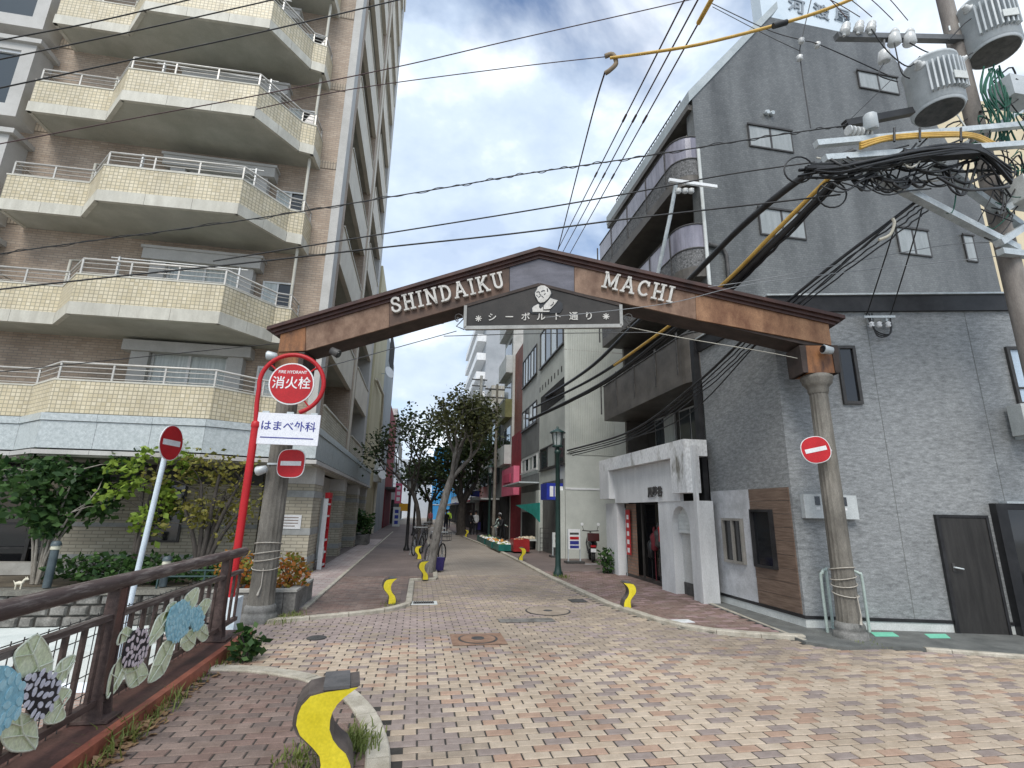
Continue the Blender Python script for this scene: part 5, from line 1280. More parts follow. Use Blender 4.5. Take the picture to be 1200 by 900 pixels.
# ------------------------------------------------------------------ street lamps
def lamp(base, h, r, m, lab, lantern=.28):
    t = thing('street_lamp', tuple(base), lab, 'street lamp'); b = V(base)
    MB().lathe(b, [(r * 1.8, 0), (r * 1.8, .1), (r * 1.3, .16), (r, .3), (r * .8, h - .75), (r * 1.3, h - .72), (r * 1.3, h - .66), (r * .7, h - .62), (r * .7, h - .56)], 12).obj('pole', m, t)
    z = h - .56
    MB().lathe(b, [(lantern * .5, z), (lantern * .62, z + .05), (lantern * .45, z + .07)], 6).obj('lantern_base', m, t)
    MB().lathe(b, [(lantern * .42, z + .071), (lantern * .60, z + .42)], 6).obj('lantern_glass', mat('lantern glass', (.30, .33, .32), (.42, .45, .44), rough=.2), t)
    for k in range(6):
        a = 2 * pi * k / 6; MB().tube([b + V((lantern * .44 * cos(a), lantern * .44 * sin(a), z + .07)), b + V((lantern * .62 * cos(a), lantern * .62 * sin(a), z + .42))], .012, 4).obj('lantern_bar', m, t)
    MB().lathe(b, [(lantern * .85, z + .421), (lantern * .8, z + .45), (lantern * .3, z + .53), (.03, z + .56), (.035, z + .6), (.01, z + .62)], 12).obj('lantern_roof', m, t)
    return t
b0 = G(654, 676); lamp(b0, aY(655, 502, b0.y).z, .075, M['dkgreen'], 'dark green lantern street lamp on the right pavement before the white building')
b0 = G(572.5, 632); lamp(b0, aY(574, 545, b0.y).z, .08, M['dkgreen'], 'dark lantern street lamp further on, behind the produce stall')
b0 = G(476, 646); lamp(b0, aY(479, 560, b0.y).z, .075, M['black'], 'black street lamp left of the bicycles')
b0 = G(484, 628); lamp(b0, aY(485, 566, b0.y).z, .08, M['black'], 'second black street lamp, just behind the one left of the bicycles')
def upole(px, py, ptop, lab, m, r=.14):
    b0 = G(px, py); z = aY(px, ptop, b0.y).z; t = thing('utility_pole', tuple(b0), lab, 'utility pole')
    MB().lathe(b0, [(r, 0), (r * .7, z)], 12).obj('pole', m, t)
    for k, dz in enumerate((.35, .9, 2.2)):
        MB().box(b0.x - .8, b0.x + .5, b0.y - .05, b0.y + .05, z - dz - .05, z - dz + .03).obj('cross_arm', M['iron'], t)
        for j in range(3): MB().lathe(b0 + V((-.7 + .5 * j, 0, z - dz + .03)), [(.05, 0), (.07, .05), (.04, .09), (.06, .13), (.02, .16)], 8).obj('insulator', M['white'], t)
    MB().lathe(b0 + V((-.35, -.1, z - 1.9)), [(.2, 0), (.22, .02), (.22, .5), (.18, .55)], 12).obj('transformer', M['galv'], t)
    return t
mat('weathered pole', (.16, .15, .12), (.25, .235, .2), sc=2)
upole(578, 632, 450, 'weathered utility pole beside the pink shop', MATS['weathered pole'], .11)
upole(558, 624, 440, 'far utility pole with cross arms behind the trees', M['concrete'], .18)

# ------------------------------------------------------------------ bollards shaped like an S
SP = [(650, 255), (560, 262), (450, 270), (350, 290), (300, 345), (282, 400), (280, 460), (310, 525), (400, 612), (445, 665), (458, 720), (452, 800), (448, 870), (652, 870), (655, 800), (645, 740), (610, 670), (560, 625), (520, 575), (492, 510), (490, 450), (500, 400), (525, 355), (570, 310)]
SP = [((x - 465) / 600 * .6, (870 - y) / 615 * .64) for x, y in SP]
def make_bollard():
    t = thing('curved_bollard', (0, 0, 0), '', 'bollard', 'yellow faced curved bollards')
    w = .15
    MB().prism([(x, -w, z) for x, z in SP], (0, 2 * w, 0)).obj('body', M['brown'], t)
    ins = [(x * .9 + .004, z * .97 + .008) for x, z in SP]
    for s in (-1, 1): MB().prism([(x, s * w + s * .001, z) for x, z in ins], (0, s * .006, 0)).obj('face', M['yellow'], t)
    MB().box(-.03, .125, -w - .012, w + .012, .628, .65).obj('top_plate', mat('dark slate plate', (.07, .07, .07), (.13, .125, .125), sc=6, rough=.6), t)
    return t
B0 = make_bollard()
bl_ = [((375, 913), 0, 'large near yellow curved bollard on the brown pavers at the bottom of the view', None, 1.0), ((455, 707), 0, 'yellow curved bollard at the corner of the left pavement', 680, 1), ((495, 679), 0, 'yellow curved bollard at the foot of the leaning plane tree', 657, 1), ((489, 655), 0, 'yellow curved bollard behind the leaning plane tree by the bicycles', 640, 1),
       ((737, 712), pi, 'yellow curved bollard on the right pavement before the white shop', 685, -1), ((612, 657), pi, 'yellow curved bollard on the right pavement near the produce shop', 643, -1), ((547, 629), pi, 'small far yellow curved bollard at the end of the produce stall', 621, -1)]
for i, (pxy, rz_, lab, ptop, sg) in enumerate(bl_):
    p = G(*pxy, .03); h = .62 if ptop is None else max(.45, min(.8, aY(pxy[0], ptop, p.y).z - .03))
    o = B0 if i == 0 else dup_tree(B0)
    o.location = p; o.rotation_euler = (0, 0, rz_ + (.12 if sg > 0 else -.1)); o.scale = (h / .65,) * 3 if ptop else (1.04, 1.0, .88); o['label'] = lab
# ------------------------------------------------------------------ iron covers, gratings and marks in the paving
def cover(px, py, rx, m, lab, ring=None, sq=None, name='manhole_cover'):
    p = G(px, py, .004); t = thing(name, (p.x, p.y, 0), lab, 'manhole cover')
    if sq:
        MB().box(p.x - sq[0], p.x + sq[0], p.y - sq[1], p.y + sq[1], .003, .009).obj('frame', m, t)
        if ring: MB().lathe((p.x, p.y, .009), [(min(sq) * .9, 0), (min(sq) * .9, .004)], 28).obj('ring', ring, t); MB().lathe((p.x, p.y, .0135), [(min(sq) * .8, 0), (min(sq) * .8, .003)], 28).obj('disc', m, t); MB().lathe((p.x, p.y, .017), [(min(sq) * .3, 0), (min(sq) * .3, .003)], 16).obj('boss', ring, t)
    else:
        MB().lathe((p.x, p.y, .003), [(rx, 0), (rx, .005)], 32).obj('rim', ring or M['iron'], t); MB().lathe((p.x, p.y, .0085), [(rx * .93, 0), (rx * .93, .003)], 32).obj('disc', m, t)
        MB().lathe((p.x, p.y, .012), [(rx * .2, 0), (rx * .2, .002)], 14).obj('boss', M['iron'], t)
cover(642, 716, .40, M['tanb'], 'large round manhole cover filled with paving in the middle of the street')
cover(560, 749, .3, mat('rusty cover', (.20, .12, .08), (.30, .19, .13), sc=6), 'rust brown square cover with a ring in the bricks', M['iron'], (.36, .30))
cover(371, 747.5, .13, M['iron'], 'small round black iron cover near the left kerb')
cover(617, 727, .3, M['stone'], 'dark grey patch cover beside the large round manhole', None, (.45, .13))
cover(677, 704, .3, M['iron'], 'dark rectangular drain cover against the right kerb', None, (.16, .17))
cover(421.5, 711, .3, M['white'], 'small white square cover in the left pavement', None, (.13, .11))
p = G(797, 728, .033); t = thing('pavement_plate', tuple(p), 'white square plate set in the right pavement', 'pavement plate'); MB().box(p.x - .2, p.x + .2, p.y - .11, p.y + .11, .031, .038).obj('plate', M['white'], t); MB().box(p.x - .1, p.x + .1, p.y - .04, p.y + .04, .0385, .041).obj('inner_plate', M['paleconc'], t)
p = G(497, 707); gt = thing('drain_grating', tuple(p), 'pale framed drain grating beside the left kerb', 'drain')
MB().box(p.x - .26, p.x + .24, p.y - .17, p.y + .17, .002, .012).obj('frame', M['paleconc'], gt); MB().box(p.x - .2, p.x + .18, p.y - .11, p.y + .11, .0125, .015).obj('pit', M['dark'], gt)
for k in range(9): MB().box(p.x - .19 + .042 * k, p.x - .17 + .042 * k, p.y - .11, p.y + .11, .0155, .021).obj('bar', M['iron'], gt)
# ------------------------------------------------------------------ bridge railing
XRL = -2.28
RBR = mat('weathered brown rail', (.05, .032, .028), (.115, .078, .068), sc=3, stretch=(6, 1, 6), bsc=40, rough=.55, fine=.25)
RTOP = mat('worn handrail paint', (.07, .05, .046), (.24, .21, .19), sc=4, stretch=(8, .8, 8), lo=.48, hi=.68, bsc=60, rough=.55, fine=.25)
RRED = mat('red oxide beam', (.06, .034, .028), (.13, .062, .05), sc=3, bsc=50, rough=.6, fine=.25)
REDGE = mat('bright red oxide edge', (.20, .062, .042), (.40, .13, .08), sc=4, rough=.5)
rl_ = thing('bridge_railing', (XRL, 4.7, 0), 'dark brown bridge railing with painted hydrangea ornaments', 'railing')
Y0, Y1_ = .6, 7.72
MB().tube([(XRL, Y0, 1.10), (XRL, Y1_, 1.10)], .058, 12).obj('handrail', RTOP, rl_)
MB().box(XRL - .03, XRL + .03, Y0, Y1_, .83, .872).obj('middle_rail', RTOP, rl_)
MB().box(XRL - .03, XRL + .03, Y0, Y1_, .24, .285).obj('bottom_rail', RBR, rl_)
posts = [2.36, 4.74, 7.12]
for y in posts:
    for dy in (-.075, .055): MB().prism([(XRL - .05, y + dy, .15), (XRL + .08, y + dy, .15), (XRL + .045, y + dy, .40), (XRL + .04, y + dy, 1.06), (XRL - .04, y + dy, 1.06)], (0, .02, 0)).obj('post', RBR, rl_)
    MB().box(XRL - .035, XRL + .035, y - .054, y + .054, .3, 1.05).obj('post_web', RRED, rl_)
    MB().box(XRL - .12, XRL + .14, y - .10, y + .10, .132, .15).obj('foot_plate', RBR, rl_)
y = Y0 + .1
while y < Y1_:
    if min(abs(y - p) for p in posts) > .09:
        MB().box(XRL - .012, XRL + .012, y - .022, y + .022, .286, .829).obj('baluster', RBR, rl_)
    y += .205
MB().box(XRL - .16, -2.10, Y0 - 2, 7.7, -.3, .125).obj('base_beam', RRED, rl_)
MB().box(-2.098, -2.03, Y0 - 2, 7.7, -.02, .135).obj('beam_lip', REDGE, rl_)
# wire mesh behind
b = MB(); xm = XRL - .12
for k in range(11): z = -.55 + .14 * k; b.box(xm - .003, xm + .003, 3.2, 7.7, z - .003, z + .003)
y = 3.2
while y < 7.7: b.box(xm + .0035, xm + .0085, y - .003, y + .003, -.55, .87); y += .11
o = b.obj('wire_mesh', M['iron'], rl_); o['kind'] = 'stuff'
# hydrangea ornaments cut from plate
PL = mat('pale green leaf paint', (.62, .68, .42), (.80, .84, .62), sc=9, bsc=60, rough=.6, fine=.15)
PLV = mat('leaf rim paint', (.70, .74, .55), (.82, .85, .70), sc=9, rough=.6)
PB = mat('pale blue petal', (.34, .62, .70), (.48, .74, .80), sc=10, rough=.55); PBD = mat('blue ground', (.26, .52, .62), (.34, .60, .68), sc=10)
PW = mat('lilac white petal', (.62, .61, .68), (.76, .75, .80), sc=10, rough=.55); PP = mat('pink white petal', (.66, .55, .58), (.78, .68, .70), sc=10, rough=.55); PK = mat('black ground', (.02, .018, .02), (.045, .04, .042), sc=6)
def rp(px, py, o=.04): return aX(px, py, XRL + o)
def orn(label):
    t = thing('hydrangea_ornament', (0, 0, 0), label, 'ornament'); return t
rgo = random.Random(4)
def leafp(t, pts, o=.035, veins=4):
    """a bent plate leaf: outline in the photo's railing plane, raised rim and ribs"""
    q = [rp(x, y, o) for x, y in pts]; q2 = smooth_path(q + [q[0]], 4)[:-1]
    l = MB().prism(q2, (.006, 0, 0)).obj('leaf', PL, t)
    MB().tube([p + V((.006, 0, 0)) for p in q2], .0065, 5, closed=True).obj('leaf_rim', PLV, l)
    c = sum(q, V()) / len(q); ax = (q[0] - q[len(q) // 2])
    MB().tube([q[0] + V((.014, 0, 0)), c + V((.02, 0, 0)), q[len(q) // 2] + V((.014, 0, 0))], .006, 5).obj('leaf_rib', PLV, l)
    for k in range(1, veins):
        i, j = k, len(q) - k
        if j > len(q) // 2 and i < len(q) // 2: MB().tube([q[i] + V((.013, 0, 0)), c * .5 + (q[i] + q[j]) * .25 + V((.018, 0, 0)), q[j] + V((.013, 0, 0))], .005, 4).obj('leaf_rib', PLV, l)
def flower(t, pts, ground, petal, o=.055, pr=.03, n=70):
    q = smooth_path([rp(x, y, o) for x, y in pts + [pts[0]]], 4)[:-1]
    h = MB().prism(q, (.014, 0, 0)).obj('flower_head', ground, t)
    poly = [(p.y, p.z) for p in q]; ys = [p[0] for p in poly]; zs = [p[1] for p in poly]
    out, tries = [], 0; mb = MB()
    while len(out) < n and tries < 4000:
        tries += 1; y, z = rgo.uniform(min(ys), max(ys)), rgo.uniform(min(zs), max(zs))
        if not inside(y, z, poly) or any((y - a) ** 2 + (z - c) ** 2 < (pr * 1.72) ** 2 for a, c in out): continue
        out.append((y, z)); a0 = rgo.random() * 6.3; e = rgo.uniform(.5, .75)
        pts_ = [V((XRL + o + .0145, y + pr * (cos(a) * cos(a0) - e * sin(a) * sin(a0)), z + pr * (cos(a) * sin(a0) + e * sin(a) * cos(a0)))) for a in [2 * pi * i / 9 for i in range(9)]]
        MB().prism(pts_, (.004, 0, 0)).obj('petal', petal, h)
t = orn('near blue and black hydrangea ornament at the left end of the railing')
for p in ([(50, 815), (28, 800), (15, 770), (30, 752), (45, 745), (60, 775)], [(62, 790), (70, 775), (85, 768), (85, 775), (75, 795), (60, 810)], [(20, 835), (38, 842), (42, 865), (38, 878), (12, 880), (0, 865), (0, 845)], [(62, 805), (80, 808), (80, 815), (70, 822), (75, 840), (60, 848), (50, 842)]): leafp(t, p)
flower(t, [(26, 795), (44, 787), (62, 793), (67, 806), (58, 828), (46, 842), (36, 838), (25, 820)], PK, PW, .055, .027, 90)
flower(t, [(-18, 785), (5, 780), (20, 793), (25, 815), (18, 835), (-5, 860), (-25, 850), (-32, 810)], PBD, PB, .07, .034, 150)
t = orn('pink and black hydrangea ornament in the middle of the railing')
for p in ([(150, 765), (140, 770), (128, 790), (124, 818), (135, 808), (145, 790)], [(150, 770), (165, 775), (172, 790), (160, 803), (150, 805), (146, 790)], [(160, 745), (148, 735), (140, 742), (136, 755), (145, 752)]): leafp(t, p)
flower(t, [(156, 739), (168, 737), (172, 748), (170, 765), (158, 780), (146, 782), (142, 772), (148, 752)], PK, PP, .055, .027, 80)
t = orn('large double blue hydrangea ornament at the far end of the railing')
for p in ([(200, 715), (185, 722), (175, 745), (168, 760), (180, 752), (195, 735)], [(205, 745), (190, 755), (178, 780), (173, 800), (190, 790), (200, 768)], [(215, 706), (218, 697), (231, 689), (230, 705), (222, 715)], [(215, 742), (228, 738), (227, 755), (218, 763), (211, 755)], [(232, 710), (240, 702), (246, 704), (242, 715), (236, 722)], [(232, 735), (240, 732), (243, 745), (236, 752), (228, 742)], [(205, 705), (196, 710), (187, 735), (200, 722)]): leafp(t, p)
flower(t, [(200, 712), (212, 704), (220, 708), (222, 722), (217, 742), (205, 751), (195, 748), (194, 730)], PBD, PB, .055, .032, 120)
flower(t, [(223, 714), (232, 712), (237, 720), (236, 732), (229, 740), (222, 732)], PBD, PB, .06, .032, 60)
# weeds and fallen leaves at the foot of the beam
b = MB(); rg = random.Random(2)
GR = leaf_mat('grass blade', (.10, .14, .03), (.26, .30, .09))
def blades(b, c, n, h, rg, sp=.06):
    for _ in range(n):
        p = c + V((rg.gauss(0, sp), rg.gauss(0, sp * 1.6), 0)); d = V((rg.gauss(0, .35), rg.gauss(0, .35), 1)).normalized(); hh = h * rg.uniform(.4, 1.1); w = V((-d.y, d.x, .1)).normalized() * .006 if abs(d.x) + abs(d.y) > .01 else V((.006, 0, 0))
        k = p + d * hh * .6; e = k + (d + V((rg.gauss(0, .6), rg.gauss(0, .6), -.3))) * hh * .35
        b.add([p - w, p + w, k + w * .8, k - w * .8, e], [(0, 1, 2, 3), (3, 2, 4)])
for y, n, h in ((3.95, 30, .16), (4.3, 40, .2), (4.6, 55, .24), (5.0, 45, .2), (5.35, 40, .22), (5.9, 30, .12), (6.4, 50, .14), (6.9, 60, .18), (7.3, 60, .2)): blades(b, V((-2.0, y, .0)), n, h, rg)
o = b.obj('kerbside_weeds', GR, fixn=False, org=(-2, 5, 0)); tag(o, 'thin green and yellow weeds growing along the foot of the railing', 'weeds', kind='stuff')
b = MB()
for c, n, h in ((G(345, 893, .03), 90, .10), (G(412, 880, .03), 150, .16), (G(424, 868, .03), 70, .14), (G(372, 896, .03), 60, .08)): blades(b, c, n, h, rg, .07)
for c, n, h in ((G(330, 728), 120, .12), (G(345, 722, .03), 80, .10), (G(660, 677, .03), 60, .12), (G(655, 676, .03), 50, .1), (G(458, 709, .03), 40, .06), (G(1020, 755, .02), 40, .06)): blades(b, c, n, h, rg, .1)
o = b.obj('grass_tufts', GR, fixn=False, org=(-.4, 4, 0)); tag(o, 'grass tufts growing round the near bollard and in the paving joints', 'grass', kind='stuff')
b = MB()
LIT = leaf_mat('fallen leaf', (.18, .10, .05), (.42, .28, .16))
for _ in range(330):
    y = rg.choice((rg.gauss(4.45, .25), rg.gauss(4.8, .2), rg.uniform(4, 7.4))); p = V((-2.01 + abs(rg.gauss(0, .07)), y, .035)); a = rg.random() * 6.3; s = rg.uniform(.03, .075)
    d = V((cos(a), sin(a), rg.uniform(-.1, .5))); q = V((-sin(a), cos(a), rg.uniform(-.3, .3)))
    b.add([p, p + d * s * .5 + q * s * .4, p + d * s, p + d * s * .5 - q * s * .4], [(0, 1, 2, 3)])
o = b.obj('fallen_leaves', LIT, fixn=False, org=(-2, 4.6, 0)); tag(o, 'dry brown fallen leaves against the red beam', 'fallen leaves', kind='stuff')
def bush(name, lab, c, sx_, sy_, sz_, n, size, lm, seed, cat='shrub', stems=0):
    rg = random.Random(seed); t = thing(name, tuple(c), lab, cat); b = MB()
    for _ in range(n):
        while True:
            u = V((rg.uniform(-1, 1), rg.uniform(-1, 1), rg.uniform(0, 1)))
            if u.x ** 2 + u.y ** 2 + (u.z * 2 - 1) ** 2 * .8 < 1 + rg.uniform(-.3, .2): break
        leaves(b, V(c) + V((u.x * sx_, u.y * sy_, u.z * sz_)), 1, .03, size, rg)
    b.obj('foliage', lm, t, fixn=False); s = MB()
    for k in range(6): s.tube([V(c) + V((rg.uniform(-.4, .4) * sx_, rg.uniform(-.4, .4) * sy_, 0)), V(c) + V((rg.uniform(-.7, .7) * sx_, rg.uniform(-.7, .7) * sy_, sz_ * .8))], .008, 5)
    s.obj('stems', MATS['dark bark'], t); return t
bush('weed_plant', 'leafy green weed at the far end of the railing beside the red pole', G(286, 775), .16, .16, .34, 140, .10, LF5, 8, 'plant')
# planter with orange nandina behind the left column
pl = thing('stone_planter', (-2.6, 9.3, 0), 'dark stone planter behind the left gate column', 'planter')
x = -3.3
while x < -1.86:
    w = min(.42, -1.85 - x); MB().box(x + .004, x + w - .004, 9.22, 9.36, -.02, .36).obj('block', M['stone'], pl); x += .42
y = 9.37
while y < 10.6: MB().box(-1.98, -1.852, y + .004, y + .416, -.02, .36).obj('block', M['stone'], pl); y += .42
MB().box(-3.3, -1.84, 9.2, 9.38, .361, .40).box(-2.0, -1.84, 9.381, 10.6, .361, .40).obj('coping', M['concrete'], pl)
MB().box(-3.3, -2.0, 9.38, 10.6, 0, .3).obj('soil', M['dark'], pl)
bush('nandina_shrub', 'orange tipped nandina bush in the planter, right of the left gate column', (-2.1, 9.75, .3), .36, .3, .62, 520, .085, LFO, 11)
bush('nandina_shrub', 'orange tipped nandina bush in the planter, left of the left gate column', (-2.95, 9.75, .3), .34, .3, .66, 480, .085, LFO, 12)
bush('low_hedge', 'low clipped dark green hedge along the forecourt edge', (-6.2, 12.95, 0), 1.6, .32, .62, 1500, .12, LF5, 13, 'hedge')
bush('low_hedge', 'low dark green hedge patch near the planter', (-4.1, 12.9, 0), .9, .3, .42, 700, .12, LF5, 14, 'hedge')
# forecourt trees
def multi(name, lab, base, stems, lm, seed, n, size, clump, barkc, rs=.035):
    rg = random.Random(seed); t = thing(name, tuple(base), lab, 'tree'); tb, cb_ = MB(), MB()
    for (dx, dy, h) in stems:
        top = V(base) + V((dx, dy, h)); mid = V(base) + V((dx * .35, dy * .35, h * .5))
        pts = smooth_path([V(base) + V((dx * .08, dy * .08, 0)), mid, top], 4); tb.tube(pts, [rs * (1 - .6 * i / len(pts)) for i in range(len(pts))], 7)
        for k in range(5):
            q = pts[-1 - (k % 4)]; e = q + V((rg.gauss(0, .4), rg.gauss(0, .3), rg.uniform(-.1, .4))) * 1.0
            tb.tube([q, (q + e) / 2 + V((0, 0, .05)), e], [.014, .01, .005], 5); leaves(cb_, e, n, clump, size, rg, .3)
    tb.obj('trunk', barkc, t, fixn=False); cb_.obj('crown', lm, t, fixn=False); return t
PB_ = bark('pale stem bark', (.20, .18, .15), (.36, .33, .28))
b0 = V((aY(40, 690, 13.1).x, 13.1, .0))
multi('forecourt_tree', 'dark green multi stemmed tree at the left edge before the dark entrance', b0, [(-.9, .1, 2.1), (-.5, -.2, 2.35), (-.1, .2, 2.5), (.35, -.1, 2.4), (.75, .1, 2.0), (-.3, .3, 1.7), (.5, -.2, 1.5)], LF5, 61, 70, .17, .36, PB_)
b0 = V((aY(150, 690, 13.0).x, 13.0, .0))
multi('forecourt_tree', 'bright light green young tree just left of the no entry pole', b0, [(.15, 0, 2.6), (.3, .1, 2.75), (-.15, .1, 2.5), (.1, .1, 1.5), (.35, 0, 1.7)], LF3, 62, 34, .15, .27, MATS['dark bark'], .05)
b0 = V((aY(232, 680, 12.9).x, 12.9, .0))
multi('forecourt_tree', 'yellowish olive maple between the no entry pole and the red pole', b0, [(-.3, .1, 2.2), (.1, 0, 2.4), (.55, .1, 2.3), (.7, .1, 1.7), (.2, .2, 1.9), (-.5, 0, 1.6)], LF4, 63, 42, .11, .32, MATS['dark bark'], .07)
# bollard lights on the forecourt
def blight(px, py, Y, h, lab):
    p = aY(px, py, Y); p.z = 0; t = thing('bollard_light', tuple(p), lab, 'bollard light')
    SL = mat('slate blue post', (.05, .07, .08), (.09, .115, .125), rough=.45)
    MB().lathe(p, [(.075, 0), (.075, h - .18)], 14).obj('post', SL, t); MB().lathe(p, [(.075, h - .179), (.09, h - .17), (.075, h - .1)], 14).obj('lens', mat('pale lens', (.6, .58, .45), (.7, .68, .55)), t)
    MB().lathe(p, [(.095, h - .099), (.095, h - .06), (.07, h - .01), (.02, h)], 14).obj('cap', SL, t)
blight(54, 690, 12.55, .92, 'tall slate blue bollard light at the left edge of the forecourt'); blight(190, 690, 12.6, .62, 'dark bollard light with pale lens behind the railing near the no entry pole')
# small white animal figure on the coping
p = aY(24, 683, 12.5); p.z = -.02; t = thing('animal_figure', tuple(p), 'small cream animal figurine standing on the forecourt edge', 'figurine')
CRM = mat('cream glaze', (.56, .52, .40), (.68, .64, .52)); b = MB()
b.tube([p + V((-.16, 0, .19)), p + V((-.05, 0, .21)), p + V((.08, 0, .2))], [.05, .075, .06], 10); b.tube([p + V((.06, 0, .22)), p + V((.12, 0, .33)), p + V((.18, 0, .36)), p + V((.24, 0, .33))], [.05, .045, .055, .02], 10)
for dx in (-.13, -.11, .04, .06): b.tube([p + V((dx, .03 if dx in (-.13, .04) else -.03, .18)), p + V((dx, .03 if dx in (-.13, .04) else -.03, .0))], [.03, .022], 6)
b.tube([p + V((-.18, 0, .22)), p + V((-.24, 0, .3))], [.02, .008], 6); b.tube([p + V((.16, .03, .38)), p + V((.15, .04, .44))], [.02, .005], 5); b.tube([p + V((.16, -.03, .38)), p + V((.15, -.04, .44))], [.02, .005], 5); b.v = [p + (v - p) * .55 for v in b.v]; b.obj('body', CRM, t)
# teal pipe rail on the forecourt
t = thing('pipe_rail', (-5, 12.45, 0), 'thin teal pipe rail above the stone bank wall', 'rail'); TEAL = mat('teal rail', (.03, .06, .06), (.05, .09, .09))
for z in (.22, .34): MB().tube([(-5.3, 12.45, z), (-3.4, 12.45, z)], .018, 6).obj('pipe', TEAL, t)
for x in (-5.3, -4.4, -3.4): MB().tube([(x, 12.45, -.02), (x, 12.45, .36)], .02, 6).obj('post', TEAL, t)
# red and white stand beside the corner pillar, potted plant by the yellow building
t = thing('sign_stand', (-2.5, 15.6, .05), 'narrow red and white upright stand beside the apartment corner pillar', 'stand')
for y in (15.3, 15.85): MB().box(-2.62, -2.5, y, y + .05, .05, 1.95).obj('upright', M['red'] if y > 15.5 else M['white'], t)
for k in range(6): MB().box(-2.6, -2.51, 15.351, 15.849, .12 + .33 * k, .17 + .33 * k).obj('shelf', M['white'] if k not in (3,) else M['red'], t)
MB().box(-2.63, -2.49, 15.5, 15.9, 1.96, 2.12).obj('top_board', M['red'], t); MB().box(-2.6, -2.56, 15.351, 15.849, .2, .75).obj('lower_board', M['red'], t); MB().box(-2.559, -2.552, 15.42, 15.78, .3, .62).obj('mark', M['white'], t)
t = thing('potted_plant', (-2.55, 25.6, .05), 'bushy plant in a grey box planter against the pale yellow building', 'plant')
MB().box(-2.9, -2.2, 25.2, 26.6, .05, .5).obj('planter_box', M['stone'], t)
b = MB(); rg = random.Random(77)
for _ in range(40): leaves(b, V((rg.uniform(-2.9, -2.2), rg.uniform(25.2, 26.6), .6 + rg.random() * .9)), 12, .22, .2, rg)
b.obj('foliage', LF5, t, fixn=False)
# ------------------------------------------------------------------ electric pole with its fittings (right edge)
PX, PY = 8.95, 5.75
ep = thing('electric_pole', (PX, PY, 0), 'tall concrete electric pole at the right edge carrying transformers, cross arms and tangled cables', 'electric pole')
POLEM = mat('aged pole concrete', (.17, .15, .135), (.27, .245, .22), sc=3, stretch=(2, 2, .5))
MB().lathe((PX + .10, PY, 0), [(.17, 0), (.135, 7), (.11, 14)], 16).obj('pole', POLEM, ep)
def pe(px, py, o=0.0): return aY(px, py, PY - o)
GV = M['galv']
def beam(name, a, b, w=.045, h=.045, m=GV):
    a, b = V(a), V(b); d = (b - a).normalized(); s = d.cross(UPV).normalized(); u = s.cross(d); c = (a + b) / 2
    return MB().obox(c, d, s, u, (b - a).length / 2, w, h, 0).obj(name, m, ep)
DKARM = mat('dark steel arm', (.09, .095, .10), (.15, .155, .16), rough=.5)
beam('top_arm', pe(980, 43, .1), pe(1128, 46, .1), .05, .05, DKARM)
def insul(px, py, s=1.0, o=.1, tilt=(0.35, 0, 1)):
    p = pe(px, py, o); d = V(tilt).normalized(); p = p - d * .14 * s
    return MB().lathe(p, [(.02 * s, -.05), (.03 * s, 0), (.075 * s, .02), (.06 * s, .07), (.05 * s, .08), (.07 * s, .11), (.055 * s, .16), (.045 * s, .17), (.06 * s, .2), (.04 * s, .25), (.015 * s, .28)], 12, axis=d).obj('insulator', mat('porcelain', (.52, .53, .52), (.68, .69, .68), sc=5, rough=.25), ep)
for px, py in ((991, 29), (1007, 27), (1021, 27)): insul(px, py + 3, 1.15, .16)
for px, py in ((1048, 40), (1066, 40)): insul(px, py, 1.25, .16, (.02, -.3, 1))
for px, py in ((1048, 46), (1066, 46), (1036, 66)): 
    p = pe(px, py, .2); MB().lathe(p, [(.085, -.1), (.10, -.08), (.08, .08), (.03, .12)], 14, axis=(-.1, -.2, 1)).obj('cutout', MATS['porcelain'], ep)
TRM = mat('transformer grey', (.40, .43, .44), (.54, .57, .58), sc=2, rough=.45, fine=.08)
def trafo(px, py, o, r, h, a0):
    c = pe(px, py, o); c.z -= h / 2
    b = MB().lathe(c, [(r * .92, 0), (r * .96, .03), (r * .96, .05), (r, .06), (r, h - .1), (r * 1.04, h - .09), (r * 1.04, h - .05), (r * .8, h), (r * .3, h + .03)], 28).obj('transformer', TRM, ep)
    MB().lathe(c, [(r * .86, -.004), (r * .88, .0)], 28).obj('bottom_plate', M['iron'], b)
    for k in range(9):
        a = a0 + (k - 4) * .16; d = V((cos(a), sin(a), 0)); s = V((-sin(a), cos(a), 0))
        MB().obox(c + d * (r + .035) + V((0, 0, h * .46)), d, s, UPV, .04, .012, h * .29).obj('cooling_fin', TRM, b)
    for k in (-.9, .95, 2.0):
        a = a0 + k; d = V((cos(a), sin(a), .25)).normalized()
        MB().lathe(c + V((cos(a) * r * .95, sin(a) * r * .95, h - .2)), [(.07, -.02), (.08, .0), (.08, .02), (.05, .03), (.05, .09), (.035, .1), (.03, .13)], 12, axis=d).obj('bushing', MATS['porcelain'], b)
    a = a0 + .25; d = V((cos(a), sin(a), 0)); s = V((-sin(a), cos(a), 0))
    MB().obox(c + d * (r + .085) + V((0, 0, h * .33)), d, s, UPV, .008, .11, .07).obj('plate', M['paleconc'], b)
    d2 = (V((PX, PY, c.z)) - c); d2.z = 0
    MB().obox(c + d2 * .5 + V((0, 0, h * .7)), d2.normalized(), UPV.cross(d2).normalized(), UPV, d2.length / 2, .05, .05).obj('hanger', GV, b)
    return b
trafo(1094, 104, .25, .36, .95, radians(250)); trafo(1158, 34, .3, .38, 1.05, radians(235))
